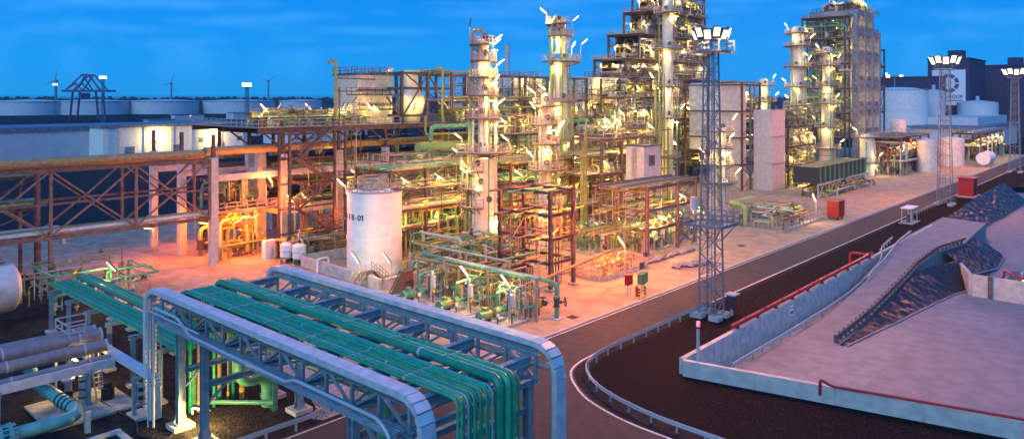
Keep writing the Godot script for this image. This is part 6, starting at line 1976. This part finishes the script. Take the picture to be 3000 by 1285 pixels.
	for k in 3:
		for j in 4:
			slab(t, "panel", P(158.5 + k * 2.6, 9.0 + j * 3.85, 79.0 - 0.015 * ((k + j) % 2)), P(161.06 + k * 2.6, 12.82 + j * 3.85, 86), M.dirty_white)
	for k in 4:
		for j in 6:
			slab(t, "side_panel", P(158.45 - 0.015 * ((k + j) % 2), j * 4.06, 79.0 - (k + 1) * 1.55), P(160.5, j * 4.06 + 4.03, 79.0 - k * 1.55 - 0.03), M.pink_panel)
	steel_frame(t, [157.6, 167.2], [72.4, 86.5], [6.0, 12.0, 18.0, 24.0], 24.5, M.steel, 0.4, [], 0.7)
	t = thing("pink_enclosure", "pinkish ribbed box enclosure with dark seams right of the white one", "enclosure", P(165, 0, 70))
	for k in 3:
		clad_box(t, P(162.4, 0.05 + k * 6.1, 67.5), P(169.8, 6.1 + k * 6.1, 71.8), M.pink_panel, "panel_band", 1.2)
		bar(t, "seam", P(162.3, 6.1 + k * 6.1, 67.4), P(169.9, 6.1 + k * 6.1, 67.4), 0.1, 0.1, M.steel_grey)
	hbeam(t, "corner_post", P(162.0, 0, 72.4), P(162.0, 24, 72.4), 0.4, 0.4, M.mast)
	t = thing("pipework", "dim pipe tangle in the alley right of the pinkish box", "pipework", P(180, 0, 72))
	steel_frame(t, [173.0, 181.0, 189.0], [68.0, 75.0], [5.0, 9.5, 14.0], 14.5, M.steel, 0.36, [5.0, 9.5], 0.4)
	for h in [0.0, 5.2, 9.7, 14.2]:
		pipework(t, 173, 190, 67, 75, 4.0, 34, [M.olive, M.lime, M.clad, M.rust, M.steel_grey], 0.08, 0.26, h)
		fine_work(t, 172, 196, 66, 75, h, h + 5.0, 60, [M.steel, M.steel_grey, M.olive, M.clad, M.rail, M.steel, M.ochre])
	for k in 9:
		lamp(t, P(173.5 + k * 1.9, [5.2, 9.7, 1.0][k % 3], 66.6), 1.4, [0.5, 2.4, 0.2][k % 3], WHITE_LAMP, 1.5, [0.7, 0.7, 0.05][k % 3])
	# concrete tower
	t = thing("concrete_tower", "tall concrete framed tower with round cornered openings and steel bays", "tower", P(255, 0, 78))
	for k in 4:
		for b in [78.0, 92.0]:
			slab(t, "concrete_column", P(255 + k * 8 - 0.8, 0, b - 0.8), P(255 + k * 8 + 0.8, 44.0 if k > 2 else 50.0, b + 0.8), M.tower_concrete)
	for h in [9.0, 18.0, 26.5, 35.0, 43.0, 49.4]:
		for k in 3:
			if h > 45 and k == 2:
				continue
			slab(t, "concrete_beam", P(255 + k * 8 + 0.82, h - 0.9, 77.4), P(263 + k * 8 - 0.82, h + 0.6, 78.6), M.tower_concrete)
			for s in [0, 1]:
				var c := P(255 + k * 8 + (0.8 if s == 0 else 7.2), h - 0.9, 78.0)
				bar(t, "haunch", c + Vector3(0, -1.6, 0), c + Vector3(1.6 if s == 0 else -1.6, 0, 0), 0.9, 0.6, M.tower_concrete)
		slab(t, "concrete_beam", P(254.3, h - 0.9, 78.82), P(255.7, h + 0.5, 91.18), M.tower_concrete)
		slab(t, "floor", P(255.8, h + 0.1, 78.8), P(279, h + 0.3, 91.2), M.grating)
		railing(t, PackedVector3Array([P(255.0, h + 0.61, 92), P(255.0, h + 0.61, 77.6), P(279, h + 0.61, 77.6)]), M.steel, 1.2, 0.12)
		pipework(t, 256, 279, 79, 90, 5.5, 22, [M.clad, M.olive, M.steel_grey, M.green_pale], 0.14, 0.5, h + 0.3)
		for k in 3:
			lamp(t, P(257.5 + k * 8, h + 0.4, 77.6), 2.4, [0.5, 2.4][k % 2], WHITE_LAMP, 0.55, 0.75)
		lamp(t, P(254.5, h + 0.5, 84), 2.4, 2.4, WHITE_LAMP, 0.9, 0.75)
	for k in 3:
		var mb := MB.new()
		mb.lathe(P(259 + k * 8, 0, 82), PackedVector2Array([Vector2(1.9, 9), Vector2(1.9, 48.0 if k < 2 else 42.0), Vector2(0, 49.0 if k < 2 else 43.0)]), 20)
		commit("inner_vessel", mb, M.clad, t)
	steel_frame(t, [246.0, 250.5], [78.5, 85.0, 92.0], [8.0, 16.0, 24.0, 32.0, 40.0, 47.0], 47.5, M.steel_grey, 0.5, [16.0, 32.0, 47.0, 24.0, 40.0], 0.5)
	for h in [8.2, 16.5, 24.5, 32.5, 40.5]:
		pipework(t, 244.5, 250, 77.5, 92, 6.0, 22, [M.steel_grey, M.clad, M.olive, M.green_pale], 0.1, 0.4, h)
		fine_work(t, 244.3, 254, 77, 92, h, h + 7.8, 56, [M.steel, M.steel_grey, M.olive, M.clad, M.rail, M.steel, M.ochre])
		lamp(t, P(245.5, h + 0.1, 80), 2.4, 0.5, WHITE_LAMP, 0.9, 0.75)
		lamp(t, P(245.5, h + 0.1, 90), 2.4, 2.4, WHITE_LAMP, 0.9, 0.75)
	steel_frame(t, [281.0, 286.0], [77.8, 84.0], [8.0, 16.0, 24.0, 32.0, 38.0], 38.5, M.steel, 0.5, [16.0, 24.0, 32.0], 0.5)
	pipework(t, 256, 270, 79, 88, 4.0, 26, [M.steel_grey, M.dark, M.olive], 0.2, 0.5, 50.0)
	for k in 3:
		lamp(t, P(257 + k * 6, 49.9, 77.6), 3.0, 0.6, WHITE_LAMP, 2.0, 0.9)
	# cooler bank low in front
	t = thing("exchanger_bank", "long dark ribbed exchanger bank on white trestles beside the road yard", "exchangers", P(178, 0, 58))
	for k in 22:
		slab(t, "fin_panel", P(158.0 + k * 1.5, 3.0, 56.0), P(159.1 + k * 1.5, 6.4, 61.0), M.dark if k % 2 == 0 else M.green_box)
	bar(t, "top_rail", P(157.5, 6.5, 55.9), P(191.5, 6.5, 55.9), 0.3, 0.2, M.olive)
	for k in 6:
		var a := 158.0 + k * 6.6
		bar(t, "trestle_post", P(a, 0, 55.8), P(a, 2.98, 55.8), 0.25, 0.25, M.galv)
		if k < 5:
			bar(t, "trestle_brace", P(a, 0.2, 55.7), P(a + 3.3, 2.9, 55.7), 0.16, 0.16, M.galv)
			bar(t, "trestle_brace", P(a + 3.3, 2.9, 55.7), P(a + 6.6, 0.2, 55.7), 0.16, 0.16, M.galv)
	bar(t, "trestle_beam", P(157.5, 2.9, 55.5), P(191.5, 2.9, 55.5), 0.22, 0.22, M.galv)
	bar(t, "trestle_beam", P(157.5, 0.3, 55.5), P(191.5, 0.3, 55.5), 0.2, 0.2, M.galv)
	pipework(t, 158, 192, 54, 60, 2.6, 34, [M.olive, M.clad, M.lime, M.rust], 0.08, 0.26)
	# small plant under the right circle
	t = thing("distant_unit", "low pipe unit with pale tanks left of the second mast", "process unit", P(230, 0, 58))
	steel_frame(t, [222.0, 232.0, 242.0, 252.0], [56.0, 66.0], [5.0, 10.0], 10.4, M.steel_pink, 0.45, [5.0, 10.0], 0.5)
	pipework(t, 220, 255, 55, 66, 9.0, 90, [M.clad, M.rust, M.olive, M.galv, M.dirty_white], 0.1, 0.4)
	for q in [[236.0, 53.0, 2.6, 9.0], [262.0, 52.0, 3.6, 8.5], [258.0, 66.0, 2.2, 14.0]]:
		var mb := MB.new()
		mb.lathe(P(q[0], 0, q[1]), PackedVector2Array([Vector2(q[2], 0), Vector2(q[2], q[3]), Vector2(0, q[3] + 0.6)]), 24)
		commit("pale_tank", mb, M.dirty_white, t)
	for k in 6:
		lamp(t, P(224 + k * 6, 5.2, 55.4), 2.4, [0.5, 2.4][k % 2], WHITE_LAMP if k % 2 == 0 else SODIUM, 2.4, 0.7)
	t = thing("distant_unit", "low pipe unit with racks between the second and third masts", "process unit", P(300, 0, 50))
	steel_frame(t, [285.0, 296.0, 307.0, 318.0, 329.0], [48.0, 56.0], [4.5, 9.0], 9.4, M.steel_pink, 0.5, [9.0], 0.5)
	for h in [4.8, 9.3]:
		lay_pipes(t, 284, 330, 48.5, 55.5, h, [M.clad, M.dirty_white, M.olive], 0.8, 0.4)
	pipework(t, 284, 330, 47, 56, 7.0, 60, [M.clad, M.rust, M.olive, M.galv], 0.1, 0.4)
	for k in 5:
		lamp(t, P(288 + k * 9, 4.8, 47.4), 2.4, [0.5, 2.4][k % 2], WHITE_LAMP, 2.4, 0.7)
	t = thing("road_drum", "white horizontal drum lying beside the far end of the road", "vessel", P(268, 0, 43))
	rod(t, "shell", P(262, 2.6, 43.5), P(272, 2.6, 43.5), 1.9, M.white)
	for a in [264.0, 270.0]:
		slab(t, "saddle", P(a - 0.4, 0, 42), P(a + 0.4, 1.4, 45), M.concrete)
	# far right
	t = thing("storage_tank", "large pale storage tank right of the concrete tower", "tank", P(349, 0, 87))
	var mb := MB.new()
	var prof := PackedVector2Array([Vector2(11.0, 0), Vector2(11.0, 23.5)])
	for j in 6:
		prof.append(Vector2(11.0 * cos(PI / 2 * (j + 1) / 6), 23.5 + 2.2 * sin(PI / 2 * (j + 1) / 6)))
	mb.lathe(P(349, 0, 89), prof, 48)
	commit("shell", mb, M.white, t)
	for h in [8.0, 16.0, 23.3]:
		var rg := MB.new()
		rg.lathe(P(349, 0, 89), PackedVector2Array([Vector2(10.98, h), Vector2(11.2, h), Vector2(11.2, h + 0.3), Vector2(10.98, h + 0.3)]), 48)
		commit("stiffener_ring", rg, M.white, t)
	var rl := PackedVector3Array()
	for j in 25:
		rl.append(P(349 + cos(TAU * j / 24) * 10.8, 23.6, 89 + sin(TAU * j / 24) * 10.8))
	railing(t, rl, M.rail, 1.2, 0.15)
	for k in 3:
		t = thing("office_block", ["tall navy block bearing a white sign with a round emblem", "tall navy block at the picture's right edge", "low navy hall joining the two tall blocks"][k], "building", P(430, 0, 78))
		var w: Array = [[412.0, 452.0, 74.0, 92.0, 40.0], [474.0, 520.0, 58.0, 80.0, 38.5], [400.0, 560.0, 84.0, 130.0, 31.0]][k]
		slab(t, "wall", P(w[0], 0, w[2]), P(w[1], w[4], w[3]), M.navy)
		slab(t, "roof", P(w[0] - 0.4, w[4], w[2] - 0.4), P(w[1] + 0.4, w[4] + 0.6, w[3] + 0.4), M.navy)
		if k < 2:
			slab(t, "roof_plant", P(w[0] + 4, w[4] + 0.6, w[2] + 4), P(w[0] + 14, w[4] + 4.5, w[2] + 10), M.navy)
			for j in 4:
				for i in (0 if k == 0 else 4):
					slab(t, "window", P(w[0] + 8 + i * 8, 8 + j * 7.5, w[2] - 0.1), P(w[0] + 13 + i * 8, 9.5 + j * 7.5, w[2] - 0.02), M.far_white)
		if k == 0:
			var face := Vector3(-1, 0, 0)
			var sg := sub("sign_board", t, P(w[0], 24, 83))
			slab(sg, "board", P(411.7, 17.5, 75.6), P(411.95, 34.8, 90.0), M.sign_white)
			var c := P(411.6, 28.2, 82.8)
			for j in 8:
				var a0 := TAU * (j + 0.1) / 8
				var a1 := TAU * (j + 0.9) / 8
				var sgm := MB.new()
				var pt := func(r: float, an: float, x: float) -> Vector3: return c + Vector3(x, sin(an) * r, cos(an) * r)
				for i in 4:
					var b0 := lerpf(a0, a1, i / 4.0)
					var b1 := lerpf(a0, a1, (i + 1) / 4.0)
					sgm.quad(pt.call(2.9, b0, 0.0), pt.call(4.6, b0, 0.0), pt.call(4.6, b1, 0.0), pt.call(2.9, b1, 0.0))
				commit("emblem_segment", sgm, M.sign_purple, sg)
			var font := SystemFont.new()
			font.font_names = PackedStringArray(["Droid Sans"])
			font.font_weight = 700
			var tm := TextMesh.new()
			tm.text = "ICE GROUP"
			tm.font = font
			tm.font_size = 64
			tm.pixel_size = 0.037
			tm.depth = 0.05
			put("lettering", tm, M.sign_purple, sg, Transform3D(Basis(Vector3.UP, -PI / 2), P(411.6, 21.6, 82.8)))
			slab(sg, "text_line", P(411.62, 19.6, 76.6), P(411.7, 20.0, 89.0), M.sign_purple)
	t = thing("warehouse", "long low pale warehouse below the navy blocks", "building", P(350, 0, 70))
	slab(t, "wall", P(330, 0, 56), P(420, 9, 80), M.far_white)
	slab(t, "roof", P(329, 9, 55), P(421, 9.8, 81), M.roof_blue)
	slab(t, "upper_wall", P(350, 9.8, 60), P(420, 13, 78), M.far_white)
	for k in 2:
		t = thing("silo", ["slim pale silo in front of the low navy hall", "wide pale silo in front of the navy blocks"][k], "silo", P(372 + k * 34, 0, 84 - k * 18))
		var sm := MB.new()
		var sr: float = [4.6, 8.5][k]
		var sh: float = [24.0, 19.0][k]
		sm.lathe(P(378 + k * 30, 0, 82 - k * 12), PackedVector2Array([Vector2(sr, 0), Vector2(sr, sh), Vector2(0, sh + 1.2)]), 28)
		commit("shell", sm, M.far_white, t)
		rod(t, "roof_vent", P(378 + k * 30, sh + 1.1, 82 - k * 12), P(378 + k * 30, sh + 3, 82 - k * 12), 0.8, M.galv)
	for k in 3:
		var q: Array = [[560.0, 190.0, "thin floodlight pole behind the large pale storage tank"], [620.0, 170.0, "thin floodlight pole between the pale tank and the navy block"], [400.0, 104.0, "twin headed lamp pole right of the large pale storage tank"]][k]
		t = thing("light_pole", q[2], "light pole", P(q[0], 0, q[1]), "thin far light poles")
		var hh: float = [44.0, 40.0, 32.0][k]
		rod(t, "pole", P(q[0], 0, q[1]), P(q[0], hh, q[1]), 0.35, M.mast)
		bar(t, "arm", P(q[0] - 2.5, hh, q[1] + 2.5), P(q[0] + 2.5, hh, q[1] - 2.5), 0.3, 0.3, M.mast)
		for s in [-1, 1]:
			slab(t, "floodlight_lamp", P(q[0] - 1.0 + 2.4 * s, hh - 0.9, q[1] - 0.8 - 2.4 * s), P(q[0] + 0.4 + 2.4 * s, hh + 0.5, q[1] + 0.6 - 2.4 * s), M.glow_white if k == 2 or s == 1 else M.galv)

# ------------------------------------------------------------------ far land to the left
func far(bearing: float, d: float) -> Vector3:
	# a point on the land d metres out, bearing in degrees from the road's direction
	return P(d * cos(deg_to_rad(bearing)), 0, d * sin(deg_to_rad(bearing)))

func build_far() -> void:
	var t: Node3D
	var words := ["leftmost pale storage tank on the horizon", "second pale storage tank from the left on the horizon", "third pale storage tank from the left on the horizon", "pale storage tank on the horizon behind the wind turbine", "pale storage tank on the horizon left of the vent pipe", "pale storage tank on the horizon right of the vent pipe", "pale storage tank on the horizon between furnace and columns"]
	var xs := [75.1, 71.62, 67.25, 62.3, 57.99, 53.5, 44.65]
	for k in xs.size():
		var o := far(xs[k], 1110.0)
		var r: float = [42.0, 46.0, 44.0, 48.0, 30.0, 40.0, 44.0][k]
		t = thing("storage_tank", words[k], "tank", o, "pale storage tanks on the horizon")
		var mb := MB.new()
		mb.lathe(o, PackedVector2Array([Vector2(r, 0), Vector2(r, 17.5), Vector2(0, 19.5)]), 36)
		commit("shell", mb, M.far_white, t)
		var rg := MB.new()
		rg.lathe(o, PackedVector2Array([Vector2(r - 0.1, 16.2), Vector2(r + 0.8, 16.2), Vector2(r + 0.8, 17.0), Vector2(r - 0.1, 17.0)]), 36)
		commit("stiffener_ring", rg, M.galv, t)
	for k in 3:
		var o := far([60.29, 66.81, 73.72][k], 2450.0)
		t = thing("wind_turbine", ["wind turbine on the horizon left of the vent pipe", "wind turbine on the horizon right of the dark harbour crane", "wind turbine on the horizon left of the dark harbour crane"][k], "wind turbine", o, "wind turbines on the horizon")
		var hub := o + Vector3(0, [72.0, 62.0, 68.0][k], 0)
		var mb := MB.new()
		mb.lathe(o, PackedVector2Array([Vector2(3.2, 0), Vector2(2.0, hub.y)]), 12)
		commit("tower", mb, M.mast, t)
		var view := Vector3(-0.743, 0, 0.669)
		var sd := Vector3(0.669, 0, 0.743)
		bar(t, "nacelle", hub + view * 5.0 + Vector3(0, 2, 0), hub - view * 7.0 + Vector3(0, 2, 0), 4.0, 4.5, M.mast)
		for j in 3:
			var an: float = TAU * j / 3 + [0.95, 0.4, 0.2][k]
			var d := Vector3(0, cos(an), 0) + sd * sin(an)
			var bl := MB.new()
			var w := d.cross(view).normalized()
			var p0 := hub + view * 6.0 + Vector3(0, 2, 0)
			var q0 := p0 + d * 34.0
			bl.quad(p0 - w * 1.6, p0 + w * 1.6, q0 + w * 0.4, q0 - w * 0.4)
			bl.quad(p0 + w * 1.6 - view, p0 - w * 1.6 - view, q0 - w * 0.4 - view * 0.4, q0 + w * 0.4 - view * 0.4)
			bl.quad(p0 - w * 1.6 - view, p0 - w * 1.6, q0 - w * 0.4, q0 - w * 0.4 - view * 0.4)
			bl.quad(p0 + w * 1.6, p0 + w * 1.6 - view, q0 + w * 0.4 - view * 0.4, q0 + w * 0.4)
			commit("blade", bl, M.mast, t)
	# distant treeline
	var mm := MultiMesh.new()
	mm.transform_format = MultiMesh.TRANSFORM_3D
	var st := MB.new()
	st.lathe(Vector3.ZERO, PackedVector2Array([Vector2(0.3, 0), Vector2(0.9, 0.25), Vector2(1.0, 0.6), Vector2(0.6, 0.95), Vector2(0.0, 1.05)]), 7)
	mm.mesh = mesh_of(st)
	mm.instance_count = 900
	for k in 900:
		var o := far(84.0 - k * 0.0935 + rng.randf_range(-0.08, 0.08), 2900.0 + rng.randf_range(-150, 150))
		mm.set_instance_transform(k, Transform3D(Basis.from_euler(Vector3(0, rng.randf() * 6, 0)).scaled(Vector3(rng.randf_range(6, 14), rng.randf_range(14, 27), rng.randf_range(6, 12))), o))
	var mi := MultiMeshInstance3D.new()
	mi.name = "treeline"
	mi.multimesh = mm
	mi.material_override = M.tree
	add_child(mi)
	mi.set_meta("kind", "stuff")
	mi.set_meta("label", "dark far off line of trees along the horizon")
	# harbour crane
	var c := far(72.12, 832.0)
	t = thing("harbour_crane", "dark purple lattice harbour crane on the horizon at the left", "crane", c)
	var sd := Vector3(0.669, 0, 0.743)
	var bk := Vector3(0.743, 0, -0.669)
	for x in [-14.0, 14.0]:
		for z in [0.0, 12.0]:
			bar(t, "leg", c + sd * x + bk * z, c + sd * x * 0.8 + bk * z + Vector3(0, 28, 0), 1.6, 1.6, M.purple_steel)
	for z in [0.0, 12.0]:
		bar(t, "portal_beam", c + sd * -22 + bk * z + Vector3(0, 28, 0), c + sd * 24 + bk * z + Vector3(0, 28, 0), 2.2, 2.2, M.purple_steel)
		for q in [[-18, 29, -2, 44], [-2, 44, 3, 44], [3, 44, 16, 29], [-8, 29, 2, 44], [8, 29, -2, 44], [-18, 29, -8, 36], [-10, 36, -2, 29]]:
			bar(t, "boom_strut", c + sd * q[0] + bk * z + Vector3(0, q[1], 0), c + sd * q[2] + bk * z + Vector3(0, q[3], 0), 1.1, 1.1, M.purple_steel)
	slab(t, "cabin", c + Vector3(-4, 20, -4), c + Vector3(4, 26, 4), M.purple_steel)
	# far floodlight masts
	for k in 3:
		var o := far([61.78, 71.02, 73.78][k], [446.0, 641.0, 1060.0][k])
		t = thing("far_floodlight_mast", ["far floodlight mast just left of the wind turbine near the vent pipe", "far floodlight mast right beside the dark harbour crane", "far floodlight mast left of the dark harbour crane"][k], "mast", o, "far floodlight masts")
		var h: float = [27.0, 35.0, 36.0][k]
		for j in 4:
			bar(t, "leg", o + Vector3([-1, 1, 1, -1][j], 0, [-1, -1, 1, 1][j]), o + Vector3([-1, 1, 1, -1][j] * 0.6, h, [-1, -1, 1, 1][j] * 0.6), 0.3, 0.3, M.mast)
		for j in 9:
			bar(t, "brace", o + Vector3(-0.9, j * h / 9, 0.9), o + Vector3(0.9, (j + 1) * h / 9, 0.9), 0.2, 0.2, M.mast)
		slab(t, "crown_deck", o + Vector3(-2, h, -2), o + Vector3(2, h + 0.3, 2), M.mast)
		for j in 8:
			var e := Vector3(cos(TAU * j / 8), 0, sin(TAU * j / 8))
			var s := e.cross(Vector3.UP)
			put("floodlight_lamp", unit_box, M.glow_flood, t, Transform3D(Basis(s * 1.7, Vector3.UP * 2.0, e * 0.4), o + e * 2.2 + Vector3(0, h + 1.6, 0)))
			bar(t, "lamp_arm", o + Vector3(0, h + 0.3, 0), o + e * 1.9 + Vector3(0, h + 1.4, 0), 0.2, 0.2, M.mast)
	# white halls at the left
	t = thing("warehouse", "long white hall with a dark roof behind the concrete table at the left", "building", far(66.81, 281.0))
	var o := far(71.02, 280.0)
	slab(t, "wall", o, o + P(52, 11.0, 0) + Vector3(0, 0, -26), M.white)
	slab(t, "roof", o + Vector3(-0.6, 11.0, 0.6), o + Vector3(52.6, 11.9, -26.6), M.roof_blue)
	for k in 6:
		slab(t, "pilaster", o + Vector3(4 + k * 9, 0, 0.0), o + Vector3(5 + k * 9, 10.9, 0.4), M.dirty_white)
		slab(t, "door" if k % 2 == 0 else "window", o + Vector3(7 + k * 8, 0.1 if k % 2 == 0 else 5.0, 0.0), o + Vector3(10 + k * 8, 4.5 if k % 2 == 0 else 6.6, 0.15), M.roof_blue)
	var hl := lamp(t, o + Vector3(16, 0, 3), 7.0, 0.5, WHITE_LAMP, 8.0, 0.6)
	hl = lamp(t, o + Vector3(38, 0, 3), 7.0, 2.4, WHITE_LAMP, 8.0, 0.6)
	t = thing("warehouse", "dark roofed hall at the far left behind the pipe racks", "building", far(75.65, 288.0))
	o = far(77.8, 284.0)
	slab(t, "wall", o, o + Vector3(52, 10.0, -30), M.far_white)
	slab(t, "roof", o + Vector3(-0.6, 10.0, 0.6), o + Vector3(52.6, 11.5, -30.6), M.roof_blue)
	t = thing("warehouse", "small white hall with a sloping roof behind the deck pumps", "building", far(56.76, 341.0))
	o = far(58.85, 345.0)
	var q := [o, o + Vector3(30, 0, 0), o + Vector3(30, 0, -22), o + Vector3(0, 0, -22)]
	var mb := MB.new()
	for k in 4:
		var hb := Vector3(0, 8.5 if k in [0, 3] else 13.5, 0)
		var hc := Vector3(0, 8.5 if (k + 1) % 4 in [0, 3] else 13.5, 0)
		mb.quad(q[k], q[(k + 1) % 4], q[(k + 1) % 4] + hc, q[k] + hb)
	commit("wall", mb, M.white, t)
	mb = MB.new()
	mb.quad(q[0] + Vector3(-0.5, 8.6, 0.5), q[1] + Vector3(0.5, 13.6, 0.5), q[2] + Vector3(0.5, 13.6, -0.5), q[3] + Vector3(-0.5, 8.6, -0.5))
	commit("roof", mb, M.far_white, t)
	# low sheds and plant in the middle distance
	for k in 16:
		var oo := far(70.0 - k * 1.75 + rng.randf_range(-0.4, 0.4), rng.randf_range(400, 850))
		t = thing("far_shed", "low grey shed %s on the dark land beyond the plant" % ["under the harbour crane", "right of the harbour crane", "above the long white hall", "over the hall's middle", "over the hall's right end", "before the far floodlight mast", "right of the far floodlight mast", "below the wind turbine", "above the deck pumps", "left of the vent pipe", "behind the vent pipe", "left of the ribbed furnace", "behind the ribbed furnace", "behind the brown frame", "right of the brown frame", "behind the slender column"][k], "shed", oo, "far sheds")
		var w := rng.randf_range(14, 40)
		var h := rng.randf_range(4, 8)
		slab(t, "wall", oo, oo + Vector3(w, h, -rng.randf_range(8, 18)), [M.roof_blue, M.far_white, M.dirty_white][k % 3])
		slab(t, "roof", oo + Vector3(-0.5, h, 0.5), oo + Vector3(w + 0.5, h + 0.6, -12), M.roof_blue)
		if k % 2 == 0:
			slab(t, "lamp_box", oo + Vector3(w * 0.5, h - 1.2, 0.2), oo + Vector3(w * 0.5 + 1.0, h - 0.6, 0.5), M.glow_sodium)

func build_sky() -> Sky:
	var sky := Sky.new()
	var m := ProceduralSkyMaterial.new()
	m.sky_top_color = Color(0.0, 0.47, 0.94)
	m.sky_horizon_color = Color(0.10, 0.645, 0.96)
	m.sky_curve = 0.11
	m.ground_horizon_color = Color(0.10, 0.30, 0.5)
	m.ground_bottom_color = Color(0.03, 0.06, 0.12)
	m.sun_angle_max = 1.0
	var f := FastNoiseLite.new()
	f.seed = 12
	f.noise_type = FastNoiseLite.TYPE_SIMPLEX_SMOOTH
	f.frequency = 1.0
	f.fractal_octaves = 5
	var w := 1024
	var h := 512
	var im := Image.create(w, h, false, Image.FORMAT_RGBAF)
	for y in h / 2:
		var el := PI / 2 - PI * (y + 0.5) / h
		for x in w:
			var az := TAU * x / w
			# streaks seen flat against a high layer
			var d := 1.0 / maxf(sin(el), 0.06)
			var u := cos(az) * cos(el) * d
			var v := sin(az) * cos(el) * d
			var n := f.get_noise_2d((u * 0.75 - v * 0.66) * 0.25, (u * 0.66 + v * 0.75) * 1.1)
			var k := clampf(n * 1.6 + 0.1, 0.0, 1.0) * clampf(el * 5.0, 0.0, 1.0)
			im.set_pixel(x, y, Color(0.35, 0.75, 1.0, k * 0.24))
	m.sky_cover = ImageTexture.create_from_image(im)
	sky.sky_material = m
	return sky

func _ready() -> void:
	rng.seed = 20240
	# camera: level, with the lens shifted down
	var cam := Camera3D.new()
	cam.name = "camera"
	add_child(cam)
	cam.position = Vector3(0, 21.0, 0)
	cam.rotation_degrees = Vector3(0, -48.0, 0)
	cam.near = 0.5
	cam.far = 6000.0
	cam.projection = Camera3D.PROJECTION_FRUSTUM
	cam.size = 1285.0 / 2163.0 * 0.5
	cam.frustum_offset = Vector2(0, -355.5 / 2163.0 * 0.5)
	cam.current = true
	# dusk sky
	var env := Environment.new()
	env.background_mode = Environment.BG_SKY
	env.sky = build_sky()
	env.background_energy_multiplier = 1.0
	env.tonemap_mode = Environment.TONE_MAPPER_LINEAR
	env.tonemap_exposure = 1.04
	env.fog_enabled = true
	env.fog_density = 0.00007
	env.fog_light_color = Color(0.75, 0.86, 1.0)
	env.sdfgi_enabled = true
	env.ssao_enabled = true
	env.ssil_enabled = true
	var we := WorldEnvironment.new()
	we.name = "world_environment"
	we.environment = env
	add_child(we)
	# afterglow of the set sun: broad, weak light from low in the west, behind the camera
	var sun := DirectionalLight3D.new()
	sun.name = "afterglow"
	sun.light_color = Color(0.74, 0.91, 1.0)
	sun.light_energy = 0.48
	sun.light_angular_distance = 50.0
	sun.shadow_enabled = true
	sun.sky_mode = DirectionalLight3D.SKY_MODE_LIGHT_ONLY
	add_child(sun)
	sun.look_at_from_position(Vector3.ZERO, Vector3(1.0, -0.62, -0.35), Vector3.UP)
	make_materials()
	make_unit_meshes()
	build_setting()
	build_basin()
	build_bridge()
	build_corner()
	build_tank()
	build_pump_yard()
	build_yard()
	build_columns()
	build_table_unit()
	build_racks()
	build_right()
	build_far()
